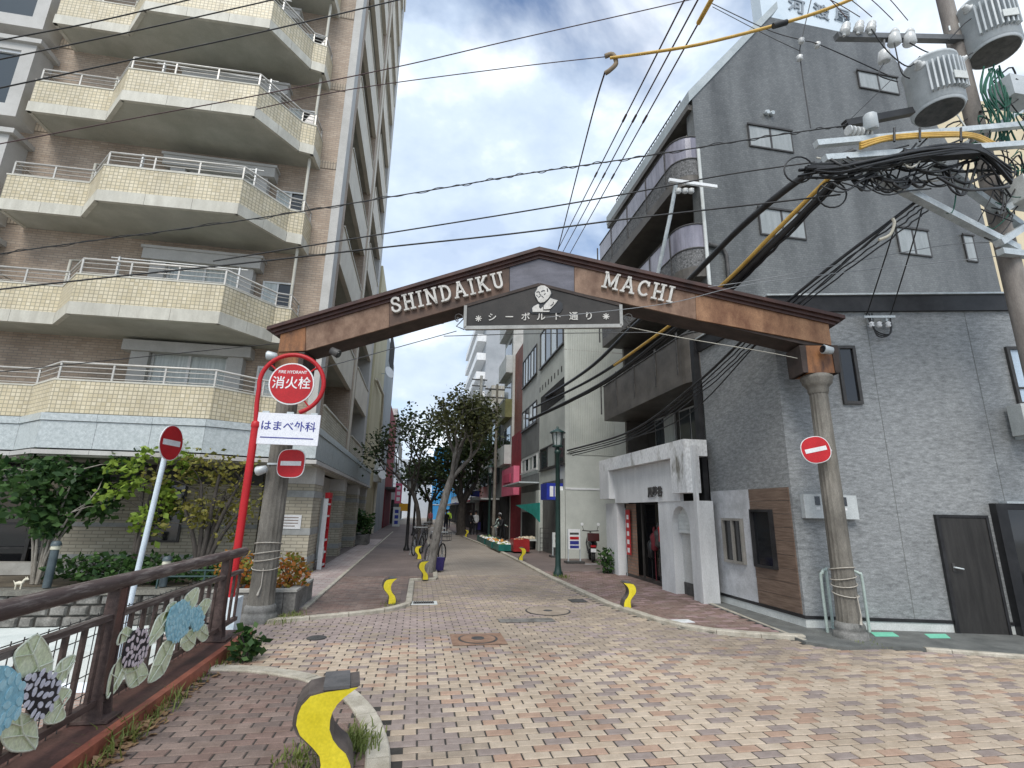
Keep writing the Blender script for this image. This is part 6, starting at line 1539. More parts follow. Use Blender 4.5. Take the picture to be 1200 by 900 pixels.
for pts in (((1021, 34), (1040, 60), (1064, 78), (1078, 66)), ((1048, 50), (1056, 84), (1066, 92)), ((1066, 50), (1090, 62), (1112, 60)), ((1036, 74), (1030, 88), (1052, 96)), ((1112, 47), (1128, 30), (1138, 22)), ((1100, 62), (1120, 70), (1140, 62))):
    MB().tube(smooth_path([pe(a, b, .35) for a, b in pts], 6), .010, 5).obj('jumper_lead', M['cable'], ep)
MB().tube([pe(1036, 47, .12), pe(1036, 62, .2)], .02, 6).obj('cutout_stem', DKARM, ep)
# lower arms, braces, boxes
beam('cross_arm', pe(956, 169, .35), pe(1215, 145, .35)); beam('cross_arm', pe(966, 186, .5), pe(1215, 168, .5)); beam('cross_arm', pe(1120, 176, -.1), pe(1230, 110, -.1))
beam('brace', pe(1015, 200, .45), pe(1192, 292, .1), .055, .055); beam('brace', pe(1092, 190, .3), pe(1195, 264, .0), .055, .055)
beam('clamp', pe(1175, 246, .2), pe(1206, 228, .1), .06, .05); beam('clamp', pe(1170, 285, .2), pe(1206, 262, .1), .06, .05); beam('clamp', pe(1172, 295, .2), pe(1215, 300, .1), .05, .05)
beam('splice_box', pe(1056, 184, .62), pe(1146, 177, .62), .07, .075, M['cable'])
beam('cable_guard', pe(990, 146, .2), pe(1068, 131, .2), .05, .055, M['cable'])
c = pe(1188, 108, .3); MB().box(c.x - .24, c.x + .3, c.y - .15, c.y + .2, c.z - .2, c.z + .2).obj('junction_box', TRM, ep)
c = pe(1200, 225, .3); MB().box(c.x - .18, c.x + .3, c.y - .15, c.y + .2, c.z - .2, c.z + .2).obj('junction_box', M['paleconc'], ep)
c = pe(1020, 143, .45); MB().lathe(c, [(.09, -.12), (.1, -.1), (.09, .1), (.06, .13)], 14, axis=(-.15, -.2, 1)).obj('cable_hood', TRM, ep)
c = pe(1005, 158, .3); 
for k in range(6): MB().lathe(c + V((-.22 + .07 * k, -.05, 0)), [(.07, 0), (.075, .02), (.05, .05)], 10, axis=(1, 0, .1)).obj('porcelain_shed', MATS['porcelain'], ep)
OR = mat('yellow insulating sleeve', (.50, .30, .06), (.66, .42, .10), sc=4, rough=.5)
for k in range(3): MB().tube(smooth_path([pe(1008, 168 + 3 * k, .6), pe(1040, 160 + 2 * k, .62), pe(1095, 156 + 2 * k, .62), pe(1140, 157 + 2 * k, .55), pe(1168, 169 + 3 * k, .4)], 5), .022, 6).obj('yellow_cable', OR, ep)
for px in (1048, 1078, 1126): MB().tube([pe(px, 150, .68), pe(px, 166, .7)], .016, 5).obj('cable_tie', M['cable'], ep)
MB().tube([pe(1102, 106, -.05), pe(1146, 170, .25)], .012, 5).obj('guy_tube', M['paleconc'], ep)
rg = random.Random(31); tg, tg2, tg3 = MB(), MB(), MB()
for k in range(44):
    b = tg if k % 11 else tg3
    x0 = rg.uniform(955, 1110); y0 = 188 + rg.uniform(-8, 32) - (x0 - 960) * .06; x1 = x0 + rg.uniform(25, 100); y1 = y0 + rg.uniform(-26, 14)
    o = rg.uniform(.25, .7)
    b.tube(smooth_path([pe(x0, y0, o), pe((x0 * 2 + x1) / 3, (y0 * 2 + y1) / 3 + rg.uniform(2, 14), o + .1), pe((x0 + x1 * 2) / 3, (y0 + y1 * 2) / 3 + rg.uniform(0, 12), o), pe(x1, y1, o - .1)], 4), rg.choice((.011, .015, .022)), 5)
for k in range(16):                                    # long runs lashed along the arms
    a = rg.uniform(-8, 10); o = rg.uniform(.45, .75)
    tg.tube(smooth_path([pe(rg.uniform(935, 965), 200 + a, o), pe(985, 196 + a * .8 + rg.uniform(-4, 6), o + .05), pe(1030, 190 + a * .7 + rg.uniform(-6, 4), o + .1), pe(1090, 178 + a * .6 + rg.uniform(-4, 4), o + .05), pe(1145, 176 + a * .6, o), pe(1185, 196 + a + rg.uniform(0, 26), o - .15)], 5), rg.choice((.014, .018, .024)), 6)
for k in range(9):                                     # sagging loops under the arms
    x0 = rg.uniform(985, 1120); w = rg.uniform(20, 45)
    tg.tube(smooth_path([pe(x0, 196, .5), pe(x0 + w * .3, 214 + rg.uniform(0, 10), .55), pe(x0 + w * .7, 216 + rg.uniform(0, 12), .55), pe(x0 + w, 192, .5)], 5), rg.choice((.012, .016)), 5)
for k in range(40):
    x0 = rg.uniform(1120, 1205); y0 = rg.uniform(88, 250); o = rg.uniform(-.1, .45); a = rg.random() * 6.3; r = rg.uniform(8, 30)
    (tg if k % 3 else tg2).tube(smooth_path([pe(x0, y0, o), pe(x0 + r * cos(a), y0 + r * sin(a), o + .1), pe(x0 + r * cos(a + 1), y0 + r * sin(a + 1) + 10, o), pe(x0 + rg.uniform(-14, 14), y0 + r + 8, o)], 4), rg.choice((.008, .010, .014)), 5)
for k in range(12):
    x0 = rg.uniform(1150, 1172); tg2.tube(smooth_path([pe(x0, 78 + rg.uniform(-3, 12), .25), pe(x0 + rg.uniform(-10, 14), 108, .35), pe(x0 + rg.uniform(-4, 20), 140, .3), pe(x0 + rg.uniform(0, 22), 168, .2)], 4), .014, 5)
for (px, py, r) in ((936, 199, 17), (975, 228, 17), (1040, 215, 12), (1100, 205, 14), (1170, 200, 20)):
    tg.tube([pe(px + r * cos(2 * pi * i / 18), py + r * .9 * sin(2 * pi * i / 18), .45) for i in range(18)], .012, 5, closed=True)
for b, n, m in ((tg, 'cable_tangle', M['cable']), (tg2, 'green_wire_tangle', mat('green wire', (.01, .07, .045), (.03, .13, .09))), (tg3, 'pale_wire_tangle', mat('pale wire', (.42, .40, .34), (.55, .53, .46)))):
    o = b.obj(n, m, ep); o['kind'] = 'stuff'
# ------------------------------------------------------------------ overhead wires
LINEM = mat('brown line wire', (.06, .035, .035), (.10, .06, .06)); GREYW = mat('grey messenger wire', (.20, .21, .22), (.28, .29, .30)); PALEW = MATS['pale wire']
def wire(lab, pts, r=.011, m=None, twist=0.0, cat='cable', name='overhead_cable'):
    """pts: (px, py, Y) on planes across the street"""
    P = smooth_path([aY(*p) for p in pts], 8) if len(pts) > 2 else [aY(*p) for p in pts]
    b = MB().tube(P, r, 5)
    if twist:
        Q = smooth_path([aY(*p) for p in pts], 40); b.tube([q + V((0, 0, twist * (sin(i * .9) + .9 * sin(i * .37)))) for i, q in enumerate(Q)], r * .8, 4)
    o = b.obj(name, m or M['cable'], org=P[0]); return tag(o, lab, cat)
wire('thin black wire crossing the top left corner over the uppermost balcony', [(-60, 58, 8.5), (100, 28, 8.3), (245, -6, 8.1)], .012)
wire('black wire over the upper balconies, second below the top left corner', [(-60, 82, 8.5), (150, 38, 8.3), (345, -6, 8.1)], .012)
wire('black wire crossing the left balconies and leaving at the top above the building corner', [(-60, 116, 8.5), (150, 71, 8.3), (300, 39, 8.1), (500, -8, 7.9)], .013)
wire('grey wire rising from the left balconies across the sky to the line wires', [(-60, 180, 9), (150, 140, 8.7), (300, 112, 8.4), (467, 78, 8), (600, 47, 7.7), (790, 4, 7.2), (900, -22, 7)], .010, LINEM)
wire('thin wire from the left building to the yellow sleeved joint', [(300, 128, 9), (415, 104, 8.5), (600, 79, 7.8), (714, 66, 7.4)], .009, LINEM)
wire('twisted cable sagging from the left balconies past the gable window to the pole', [(-60, 308, 9), (37, 292, 8.8), (300, 256, 8.2), (510, 222, 7.5), (620, 203, 7), (730, 187, 6.5), (900, 160, 5.9), (1000, 146, 5.5)], .010, None, .018)
wire('thick black cable crossing the third balcony and the gate top to the pole', [(-60, 346, 8.6), (100, 328, 8.3), (300, 307, 7.9), (450, 290, 7.5), (600, 274, 7), (740, 256, 6.6), (900, 238, 6), (985, 228, 5.5)], .014)
wire('black cable running just above the thick one from the left corner to the pole', [(250, 306, 8.2), (325, 294, 8), (450, 274, 7.6), (600, 250, 7), (740, 226, 6.6), (850, 205, 6.2), (955, 190, 5.6)], .012)
wire('thin wire crossing the lowest balconies behind the left end of the gate', [(-40, 440, 11), (150, 420, 10.8), (300, 405, 10.6), (400, 395, 10.4), (520, 379, 10.2)], .009)
wire('thin wire from the left column to the hanging name board', [(330, 443, 9.6), (375, 432, 9.4), (535, 388, 8.9)], .008, GREYW)
wire('pale thin wire from behind the name board to the right column post', [(735, 383, 7.6), (800, 396, 7.3), (900, 413, 7), (957, 425, 6.75)], .007, PALEW)
wire('thin wire stretched under the name board', [(520, 394, 9), (632, 391, 8.7), (765, 389.5, 8.4)], .008, GREYW)
wire('pale wire slanting over the right half of the gate face', [(640, 372, 7.2), (780, 356, 6.7), (900, 330, 6.3), (1190, 298, 5.6)], .006, GREYW)
wire('thin grey wire just above the slanting one over the right of the gate', [(830, 336, 6.6), (900, 326, 6.4), (1090, 290, 5.9), (1160, 284, 5.7)], .006, GREYW)
def along(lab, px, py, z, x1p, y1p, r, m=LINEM, clips=0):
    a = G(px, py, z); t = .0
    b = aX(x1p, y1p, a.x) if abs(x1p - CX) > 5 else aY(x1p, y1p, 40)
    o = MB().tube([a + (a - b) * .15, a, b], r, 5)
    for k in range(clips): q = a + (b - a) * (.06 + .07 * k); d = (b - a).normalized(); o.tube([q - d * .12, q + d * .12], r * 1.9, 6)
    return tag(o.obj('line_wire', m, org=a), lab, 'power line', 'line wires running along the street')
lz = 11.5
def lw_(lab, p0, p1, r=.016, clips=2):
    a, b = aY(*p0, 6.2), aY(*p1, 21); o = MB().tube([a, b], r, 6); d = (b - a).normalized()
    for k in range(clips): q = a + (b - a) * (.25 + .2 * k); o.tube([q - d * .15, q + d * .15], r * 1.8, 6)
    return tag(o.obj('line_wire', LINEM, org=a), lab, 'power line')
lw_('brown line wire, leftmost of the three from the top centre to the gate apex', (806, -8), (650, 300))
lw_('brown line wire, middle of the three from the top centre to the gate apex', (822, -8), (656, 302))
lw_('brown line wire, rightmost of the three, wrapped in orange sleeve at its top', (838, -8), (664, 304))
_a, _b = aY(838, -8, 6.2), aY(664, 304, 21); o = MB().tube([_a - (_b - _a) * .02, _a + (_b - _a) * .045], .045, 7).obj('line_sleeve', OR, org=aY(826, 24, 6.3)); tag(o, 'orange insulating sleeve wrapped round the top of the rightmost line wire', 'insulating sleeve')
j0 = (713, 74, 7.4)
wire('brown line wire dropping from the yellow sleeved joint to the gate apex', [(709, 84, 7.4), (690, 150, 9.5), (654, 292, 16)], .017, LINEM)
o = MB().tube(smooth_path([aY(715, 68, 7.35), aY(760, 62, 7), aY(820, 52, 6.6), aY(900, 32, 6.2), aY(960, 14, 5.8), aY(1010, -6, 5.5)], 4), .028, 7).obj('sleeved_line', OR, org=aY(715, 68, 7.35)); tag(o, 'yellow orange sleeved line from the joint in the sky to the top right corner', 'power line')
o = MB().tube([aY(906, 30.5, 6.1), aY(922, 26, 6.05)], .05, 7).obj('sleeve_clip', M['cable'], org=aY(915, 28, 6.1)); tag(o, 'black clip on the orange sleeved line before the gable', 'clip')
o = MB().tube(smooth_path([aY(709, 66, 7.4), aY(718, 64, 7.35), aY(722, 74, 7.35), aY(715, 82, 7.35), aY(709, 86, 7.4)], 4), .045, 8).obj('line_joint', mat('taped joint', (.16, .12, .08), (.26, .2, .13)), org=aY(713, 74, 7.4)); tag(o, 'taped elbow joint in the sky where the yellow sleeved line ends', 'joint')
# stays and small insulators before the gable
wire('thin black stay crossing the gable from the sleeve clip to the insulator', [(830, 2, 7.2), (900, 35, 6.6), (940, 47, 6.3), (962, 53, 6.1), (1040, 88, 5.8)], .009)
wire('second thin stay crossing the gable just below the first', [(835, 8, 7.2), (900, 42, 6.6), (938, 60, 6.3)], .007)
wire('thin wire hanging down the gable with two small insulators', [(952, -6, 6.2), (940, 45, 6.2), (938, 70, 6.2), (950, 150, 6)], .009)
wire('diagonal thin wire from the left transformer down to the cross arm', [(1046, 92, 5.3), (990, 146, 5.3)], .006)
for px, py, lab in ((939, 48, 'small pale insulator on the stay, upper of the pair before the gable'), (937, 68, 'small pale insulator on the hanging wire, lower of the pair before the gable'), (958, 53, 'round pale insulator on the stay, right of the pair before the gable')):
    p = aY(px, py, 6.15); o = MB().lathe(p - V((0, 0, .05)), [(.03, 0), (.055, .02), (.035, .05), (.055, .08), (.02, .1)], 12).obj('strain_insulator', MATS['porcelain'], org=p); tag(o, lab, 'insulator')
for k, (a, b, c, d) in enumerate(((905, -8, 993, 22), (955, -8, 1008, 20), (985, -8, 1022, 20), (1012, -8, 1047, 24), (1036, -8, 1064, 24))):
    wire('thin purple lead from the top edge down to the %s insulator of the top arm' % ('first', 'second', 'third', 'fourth', 'fifth')[k], [(a + 60 * (k == 0), b, 5.6), ((a + 60 * (k == 0) + c) / 2 - 2, (b + d) / 2 - 3, 5.6), (c, d, 5.6)], .007, LINEM)
# heavy service cables running down the street, passing behind the gate
def service(lab, pts, r, m=None, extra=0):
    P = smooth_path([aY(*p) for p in pts], 8); b = MB().tube(P, r, 7)
    rg = random.Random(len(lab))
    for e in range(extra): b.tube([p + V((rg.uniform(-.02, .02) + .05 * e, 0, -.05 * e)) for p in P], r * .5, 5)
    return tag(b.obj('service_cable', m or M['cable'], org=P[0]), lab, 'cable')
service('thick black sheathed cable slanting from the pole tangle down behind the gate, uppermost', [(1000, 178, 5.25), (946, 204, 5.6), (870, 265, 6.8), (800, 335, 8.6), (745, 380, 11), (690, 432, 15), (640, 465, 22)], .055)
service('black cable slanting down beside the yellow sleeved one behind the gate', [(990, 205, 5.6), (920, 270, 6.6), (835, 345, 8.4), (760, 400, 11), (690, 446, 15.5), (625, 478, 22)], .048, None, 1)
service('yellow sleeved cable slanting from the pole down behind the gate', [(972, 208, 5.6), (905, 275, 6.5), (845, 335, 7.8), (780, 385, 10), (720, 428, 13)], .036, OR)
service('black cable bundle under the yellow sleeved one, slanting down behind the gate', [(975, 215, 5.62), (910, 282, 6.5), (850, 340, 7.8), (782, 392, 10), (700, 452, 14.5), (620, 492, 22)], .050, None, 2)
service('bundle of thin black cables slanting low from the pole behind the right gate beam', [(1075, 235, 5.5), (1040, 262, 5.7), (970, 315, 6.3), (880, 390, 7.6), (815, 450, 9.3), (740, 505, 12), (665, 528, 15)], .026, None, 4)
service('lowest thin cable slanting from the pole past the gate to the green lamp', [(1050, 255, 5.6), (960, 335, 6.4), (890, 400, 7.6), (800, 490, 10), (715, 520, 13), (664, 532, 15)], .012)
wire('thin black cable dropping to the left insulator of the wall bracket', [(1050, 262, 5.6), (1038, 300, 5.9), (1016, 368, 6.9)], .010)
wire('thin black cable dropping to the right insulator of the wall bracket', [(1082, 238, 5.6), (1068, 290, 5.9), (1044, 368, 6.9)], .010)
o = MB().tube(smooth_path([pe(1030, 281, .2), pe(1043, 275, .25), pe(1048, 262, .3), pe(1046, 256, .3)], 5), .022, 6).obj('cream_conduit', MATS['cream pipe'], org=pe(1045, 265, .25)); tag(o, 'short curved cream conduit on the low cable bundle', 'conduit')
# steel arm and stay on the balcony building corner
t = thing('wall_arm', tuple(aY(800, 214, 10.0)), 'white steel bar with a slanting grey stay on the corner of the balcony building', 'wall arm')
a, b = aY(784, 211, 9.8), aY(840, 219, 9.8); MB().obox((a + b) / 2, (b - a), (0, 1, 0), (0, 0, 1), (b - a).length / 2, .03, .04).obj('bar', M['white'], t)
MB().tube([aY(792, 216, 9.85), aY(786, 250, 10.1), aY(770, 325, 10.9)], .05, 8).obj('stay', GV, t)
for px in (795, 803, 810): p = aY(px, 226, 9.85); MB().lathe(p, [(.05, 0), (.08, .03), (.05, .06), (.08, .09), (.03, .12)], 10).obj('insulator', MATS['porcelain'], t)
# ------------------------------------------------------------------ scooter
def wheel(b, c, r, w, ax, mi=0):
    ax = V(ax).normalized(); u = UPV; v = ax.cross(u).normalized()
    b.tube([c + (u * sin(2 * pi * i / 20) + v * cos(2 * pi * i / 20)) * (r - w) for i in range(20)], w, 8, mi, closed=True)
sp = G(695, 662, .0); sp = V((aY(695, 655, 17.6).x, 17.6, .02))
sc = thing('motor_scooter', tuple(sp), 'dark scooter with top box parked before the white building wall', 'scooter')
SB = mat('dark scooter paint', (.02, .02, .024), (.05, .05, .055), sc=3, rough=.25, spec=.6); RUB = mat('tyre rubber', (.015, .015, .015), (.03, .03, .03), rough=.8)
d = V((.25, 1, 0)).normalized(); s_ = V((d.y, -d.x, 0))
def q(a, l, z): return sp + d * a + s_ * l + V((0, 0, z))
for a in (0, 1.15):
    b = MB(); wheel(b, q(a, 0, .23), .23, .06, s_); w = b.obj('wheel', RUB, sc); MB().lathe(q(a, -.05, .23), [(.15, 0), (.15, .1)], 14, axis=s_).obj('rim', M['iron'], w)
MB().tube([q(-.12, 0, .48), q(.1, 0, .60), q(.4, 0, .60), q(.6, 0, .42)], [.10, .17, .17, .10], 12).obj('rear_body', SB, sc)
MB().tube([q(-.02, 0, .73), q(.2, 0, .78), q(.5, 0, .77)], [.08, .14, .10], 10).obj('saddle', M['cable'], sc)
MB().obox(q(.72, 0, .30), d, s_, UPV, .22, .14, .035).obj('footboard', SB, sc)
MB().tube([q(.92, 0, .28), q(.98, 0, .6), q(.93, 0, .95)], [.13, .18, .10], 10).obj('leg_shield', SB, sc)
MB().tube([q(1.15, 0, .23), q(1.02, 0, .7), q(.92, 0, 1.02)], .03, 8).obj('fork', M['iron'], sc)
MB().tube([q(.85, -.3, 1.04), q(.92, 0, 1.02), q(.85, .3, 1.04)], .02, 8).obj('handlebar', M['iron'], sc)
for l in (-.3, .3): MB().tube([q(.86, l * .8, 1.04), q(.9, l * 1.0, 1.22)], .01, 5).obj('mirror_stem', M['iron'], sc); MB().lathe(q(.9, l * 1.0, 1.26), [(.01, 0), (.06, .01), (.05, .02)], 10, axis=-d).obj('mirror', M['white'], sc)
MB().obox(q(-.18, 0, .86), d, s_, UPV, .15, .2, .13).obj('top_box', mat('dark red top box', (.045, .012, .012), (.08, .018, .018), rough=.3), sc)
MB().obox(q(-.2, 0, .56), d, s_, UPV, .02, .09, .035).obj('tail_light', M['red'], sc)
MB().obox(q(-.24, 0, .42), d, s_, UPV, .008, .09, .06).obj('number_plate', M['white'], sc)
# parking mark, standing boards
o = MB().box(5.6, 6.5, 16.9, 16.98, .036, .041).obj('parking_line', M['white'], org=(6, 17, .036)); tag(o, 'white parking line on the ground under the scooter', 'road marking')
def board(px, py, ptop, w, m, lab, marks):
    b0 = G(px, py, .03); h = aY(px, ptop, b0.y).z; t = thing('standing_sign', tuple(b0), lab, 'sign board')
    for x in (-w / 2, w / 2): MB().box(b0.x + x - .02, b0.x + x + .02, b0.y - .02, b0.y + .02, .03, h).obj('leg', M['galv'], t)
    MB().box(b0.x - w / 2, b0.x + w / 2, b0.y - .04, b0.y - .021, h * .42, h).obj('panel', m, t)
    MB().box(b0.x - w / 2 - .1, b0.x + w / 2 + .1, b0.y - .2, b0.y + .2, .03, .1).obj('foot', M['iron'], t)
    for (z0, z1, mm) in marks: MB().box(b0.x - w * .38, b0.x + w * .38, b0.y - .045, b0.y - .041, h * z0, h * z1).obj('mark', mm, t)
board(673, 660, 620, .42, M['white'], 'white notice board with red and navy text beside the parked scooter', [(.84, .9, M['iron']), (.70, .78, M['red']), (.56, .66, NAVY), (.45, .53, NAVY)])
board(657, 653, 624, .62, M['paleconc'], 'wide pale standing board behind the green lamp', [(.8, .9, M['greyb']), (.62, .72, M['greyb'])])
t = bush('pavement_plant', 'green potted plant at the left pillar of the white shop', G(711, 672, .03), .22, .22, .7, 160, .13, LF5, 71, 'plant')
# ------------------------------------------------------------------ bicycles under the plane tree
def make_bike():
    t = thing('bicycle', (0, 0, 0), '', 'bicycle', 'bicycles parked under the plane trees')
    FR = mat('bicycle frame', (.10, .10, .12), (.22, .22, .24), rough=.3, metal=.4)
    for x in (-.52, .52):
        b = MB(); wheel(b, V((x, 0, .33)), .33, .022, (0, 1, 0)); w = b.obj('wheel', RUB, t); s = MB()
        for k in range(8): a = pi * k / 8; s.tube([V((x - .31 * cos(a), 0, .33 - .31 * sin(a))), V((x + .31 * cos(a), 0, .33 + .31 * sin(a)))], .004, 4)
        s.obj('spokes', M['galv'], w)
    MB().tube([(-.52, 0, .33), (-.08, 0, .30), (.40, 0, .75)], .02, 6).tube([(-.08, 0, .30), (-.22, 0, .82)], .018, 6).tube([(-.2, 0, .72), (-.52, 0, .33)], .014, 6).tube([(.52, 0, .33), (.40, 0, .75), (.36, 0, .98)], .018, 6).obj('frame', FR, t)
    MB().tube([(-.36, 0, .88), (-.22, 0, .89), (-.1, 0, .87)], [.09, .07, .03], 8).obj('saddle', M['cable'], t)
    MB().tube([(.22, -.27, 1.0), (.36, -.1, .99), (.36, .1, .99), (.22, .27, 1.0)], .014, 6).obj('handlebar', M['galv'], t)
    bk_ = MB()
    for z in (.72, .84, .96): bk_.tube([V((.50 + .32 * a, .17 * b_, z)) for a, b_ in ((0, -1), (1, -1), (1, 1), (0, 1))], .008, 5, closed=True)
    for a, b_ in ((0, -1), (.5, -1), (1, -1), (1, 0), (1, 1), (.5, 1), (0, 1), (0, 0)): bk_.tube([V((.50 + .32 * a, .17 * b_, .72)), V((.50 + .32 * a, .17 * b_, .96))], .006, 4)
    bk_.obj('basket', M['iron'], t); MB().tube([(-.52, .05, .33), (-.5, .16, .02)], .012, 5).obj('kickstand', M['galv'], t)
    MB().tube([(-.78, 0, .42), (-.7, 0, .6), (-.52, 0, .68), (-.36, 0, .64)], .018, 5).obj('mudguard', M['iron'], t)
    return t
K0 = make_bike()
for i, (px, py, a, lab) in enumerate(((510, 664, 1.15, 'bicycle right of the leaning plane tree trunk, nearest the road'), (489, 650, 1.3, 'bicycle left of the leaning plane tree trunk'), (512, 652, 1.5, 'bicycle behind the trunk, further up the kerb'), (491, 641, 1.2, 'second bicycle left of the trunk, behind the first'), (498, 634, 1.4, 'farthest bicycle in the row behind the plane tree'))):
    o = K0 if i == 0 else dup_tree(K0); o.location = G(px, py, .03); o.rotation_euler = (0, 0, a); o['label'] = lab
p = G(513, 668, .03); o = MB().lathe(p, [(.16, 0), (.19, .3), (.19, .34)], 14).obj('purple_bin', mat('purple cloth', (.035, .025, .13), (.06, .045, .2)), org=p); tag(o, 'dark purple covered basket at the foot of the plane tree', 'basket')
# ------------------------------------------------------------------ produce stall along the right kerb
def crate(a, b, w, h, m, lab, seed, cols, name='produce_crate'):
    a, b = V(a), V(b); d = (b - a).normalized(); s = V((d.y, -d.x, 0)); L = (b - a).length; c = (a + b) / 2; t = thing(name, tuple(c), lab, 'crate', None)
    MB().obox(c + V((0, 0, .03)), d, s, UPV, L / 2, w / 2, .02).obj('tray_floor', m, t)
    for o, hl, hw in ((s * (w / 2), L / 2, .015), (-s * (w / 2), L / 2, .015)): MB().obox(c + o + V((0, 0, h / 2 + .02)), d, s, UPV, hl, hw, h / 2).obj('side', m, t)
    for o in (d * (L / 2), -d * (L / 2)): MB().obox(c + o + V((0, 0, h / 2 + .02)), d, s, UPV, .015, w / 2 - .016, h / 2).obj('end', m, t)
    rg = random.Random(seed)
    for ci, cm in enumerate(cols):
        g = MB()
        for k in range(16):
            q = c + d * rg.uniform(-L / 2 + .1, L / 2 - .1) + s * rg.uniform(-w / 2 + .08, w / 2 - .08); r = rg.uniform(.05, .09); g.lathe(q + V((0, 0, h * .75)), [(r * .3, 0), (r, r * .6), (r * .9, r * 1.1), (r * .3, r * 1.6)], 8)
        o = g.obj('produce', cm, t); o['kind'] = 'stuff'
GC = mat('green crate', (.005, .09, .075), (.012, .14, .12), rough=.4)
PRO = [mat('cream produce', (.5, .42, .3), (.65, .58, .45)), mat('orange produce', (.5, .2, .04), (.62, .3, .07)), mat('leafy produce', (.1, .16, .04), (.22, .3, .09)), M['white']]
kxs = [(558, 633.5), (567, 638), (575, 642.5), (583, 646)]
for i, (px, py) in enumerate(kxs[:-1]):
    a, b = G(px - 2, py, .06) + V((.25, 0, 0)), G(kxs[i + 1][0] - 3, kxs[i + 1][1], .06) + V((.25, 0, 0))
    crate(a + V((.3, 0, .0)), b + V((.3, -.1, .0)), .8, .26, GC, 'long green produce crate by the right kerb, %s in the row' % ('farthest', 'middle', 'nearest')[i], i, [PRO[i], PRO[3], PRO[2 - i]])
a = G(585, 646, .06); crate(a + V((.5, -.2, .02)), a + V((1.15, -.2, .02)), .9, .48, mat('red crate', (.22, .012, .012), (.30, .02, .02), rough=.4), 'tall dark red crate at the near end of the produce stall', 9, [PRO[1], PRO[0]])
a = G(612, 645, .03); t = thing('display_table', (a.x + .6, a.y, .03), 'low table of wrapped produce in front of the dark shop opening', 'table')
MB().box(a.x, a.x + 1.5, a.y + .2, a.y + 1.6, .42, .48).obj('table_top', M['paleconc'], t)
for dx in (.1, 1.35):
    for dy in (.3, 1.45): MB().box(a.x + dx, a.x + dx + .05, a.y + dy, a.y + dy + .05, .03, .419).obj('leg', M['iron'], t)
o = MB(); rg = random.Random(3)
for k in range(40): r = rg.uniform(.06, .1); o.lathe((a.x + rg.uniform(.1, 1.4), a.y + rg.uniform(.3, 1.5), .48), [(r * .5, 0), (r, r * .5), (r * .4, r)], 8)
o = o.obj('produce', PRO[0], t); o['kind'] = 'stuff'
t = thing('wire_rack', tuple(G(641, 648, .03)), 'black wire rack standing in front of the white building', 'rack'); c = G(641, 648, .03)
for x in (-.3, .3): MB().tube([c + V((x, 0, 0)), c + V((x, 0, 1.0))], .015, 5).obj('leg', M['iron'], t)
for k in range(5): MB().tube([c + V((-.3, 0, .2 + .2 * k)), c + V((.3, 0, .2 + .2 * k))], .012, 5).obj('bar', M['iron'], t)
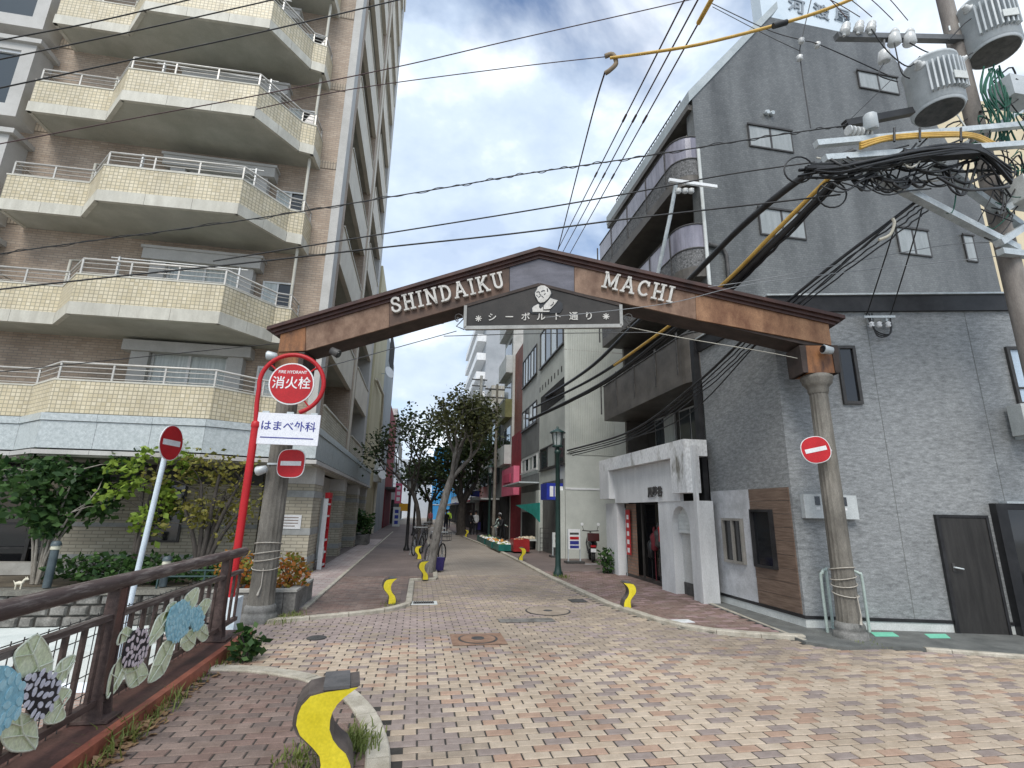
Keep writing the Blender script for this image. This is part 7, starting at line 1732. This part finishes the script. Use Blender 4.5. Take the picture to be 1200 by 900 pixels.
# ------------------------------------------------------------------ people far along the street
SKIN = mat('skin', (.40, .26, .19), (.50, .34, .26), sc=4, rough=.6); HAIR = mat('dark hair', (.012, .01, .009), (.03, .025, .022), rough=.5)
def person(base, h, yaw, lab, top, bot, bend=0.0, stride=.12, arms=(.1, .1), hairm=None, hat=None, shoes=None):
    t = thing('person', tuple(base), lab, 'person'); k = h / 1.70
    jo = {}; V3 = lambda x, y, z: V((x, y, z)) * k
    hip = V3(0, 0, .90); bx_ = sin(bend); bz = cos(bend)
    def sp_(l, side=0): return hip + V3(side, -l * bx_, l * bz)
    vs = [hip, sp_(.22), sp_(.42), sp_(.50), sp_(.58), sp_(.70), sp_(.80)]; rad = [.135, .125, .145, .075, .05, .085, .06]; es = [(0, 1), (1, 2), (2, 3), (3, 4), (4, 5), (5, 6)]
    for sd, st in ((-1, stride), (1, -stride)):
        i = len(vs); vs += [hip + V3(sd * .09, 0, -.06), V3(sd * .095, -st * .9 - .03, .48), V3(sd * .10, -st * 1.6 + .02, .08), V3(sd * .105, -st * 1.6 - .14, .03)]; rad += [.095, .062, .042, .035]; es += [(0, i), (i, i + 1), (i + 1, i + 2), (i + 2, i + 3)]
    for sd, ar in ((-1, arms[0]), (1, arms[1])):
        i = len(vs); sh = sp_(.46, sd * .18); el = sh + V3(sd * .05, -.06 * ar * 8, -.27); wr = el + V3(0, -.14 - ar * .6, -.20 + ar * .35); hd = wr + V3(0, -.05, -.07)
        vs += [sh, el, wr, hd]; rad += [.06, .042, .03, .034]; es += [(2, i), (i, i + 1), (i + 1, i + 2), (i + 2, i + 3)]
    me = bpy.data.meshes.new('body'); me.from_pydata(vs, es, []); ob = bpy.data.objects.new('body', me); COL.objects.link(ob)
    md = ob.modifiers.new('skin', 'SKIN'); 
    for v, r in zip(me.skin_vertices[0].data, rad): v.radius = (r * k, r * k)
    me.skin_vertices[0].data[0].use_root = True
    ob.modifiers.new('sub', 'SUBSURF').levels = 1
    dg = bpy.context.evaluated_depsgraph_get(); m2 = bpy.data.meshes.new_from_object(ob.evaluated_get(dg)); bpy.data.objects.remove(ob)
    for m in (top, bot, SKIN, shoes or M['cable']): m2.materials.append(m)
    neck = sp_(.53); hand = [v for i, v in enumerate(vs) if i >= 15 and (i - 15) % 4 == 3]
    for p in m2.polygons:
        c = p.center; mi = 0
        if c.z < .07 * k: mi = 3
        elif c.z < .90 * k and abs(c.x) < .17 * k and c.z < hip.z - .02 * k: mi = 1
        if (c - hip).dot((neck - hip).normalized()) > (neck - hip).length and abs(c.x) < .12 * k: mi = 2
        if any((c - q_).length < .08 * k for q_ in hand): mi = 2
        p.material_index = mi; p.use_smooth = True
    m2.name = 'body'; o = bpy.data.objects.new('body', m2); COL.objects.link(o); o.parent = t
    hc = sp_(.72); hb = MB(); hb.lathe(hc + V3(0, .015, -.03), [(.085 * k, 0), (.105 * k, .06 * k), (.10 * k, .12 * k), (.06 * k, .165 * k), (.01, .18 * k)], 12)
    for i_, v in enumerate(hb.v): pass
    ho = hb.mesh('hair', hat or hairm or HAIR); oo = bpy.data.objects.new('hat' if hat else 'hair', ho); COL.objects.link(oo); oo.parent = t
    t.rotation_euler = (0, 0, yaw); return t
BK = mat('black clothing', (.012, .012, .014), (.03, .03, .033), rough=.85); NV = mat('navy clothing', (.02, .022, .04), (.04, .045, .07), rough=.85); MINT = mat('pale mint top', (.42, .52, .47), (.52, .62, .57), rough=.85); GRY = mat('grey trousers', (.12, .12, .12), (.18, .18, .18), rough=.85)
def pz(px, py, ptop):
    b = G(px, py, 0); return b, max(1.5, min(1.8, aY(px, ptop, b.y).z))
b, h = pz(522, 626, 601); pw_ = person(b, 1.68, pi, 'person in dark clothes walking away up the middle of the street carrying a white bag', BK, NV, 0, .16)
o = MB().tube([b + V((-.5, .05, 1.15)), b + V((-.32, .05, 1.28)), b + V((-.1, .08, 1.2))], [.06, .17, .08], 10).obj('white_bag', M['white'], org=b + V((-.3, 0, 1.2))); tag(o, 'bulky white bag held by the dark dressed walker', 'bag')
b, h = pz(551, 627, 604); person(b, 1.62, .6, 'person in a long black outfit standing at the far end of the stall', BK, BK, 0, .03)
b, h = pz(557, 627, 603); person(b, 1.66, -.5, 'person in black with a white shirt front beside the violet banner', M['white'], BK, 0, .04)
b, h = pz(581, 636, 611); person(b, 1.58, .9, 'person in a pale mint top and white hat bending over the produce crates', MINT, GRY, .35, .05, (.35, .3), None, M['white'])
b, h = pz(589, 637, 614); person(b, 1.6, -.9, 'person in dark clothes crouched forward beside the red crate', BK, BK, .5, .08, (.3, .3))
b = V((3.0, 50, 0)); person(b, 1.72, 0, 'person in a bright yellow green vest far down the street', mat('hi vis vest', (.45, .70, .05), (.55, .8, .1)), NV, 0, .1)
b = V((1.4, 55, 0)); person(b, 1.6, 0, 'small far person in muted red walking towards the view left of the vest wearer', mat('muted red top', (.25, .07, .08), (.33, .11, .12)), GRY, 0, .12)
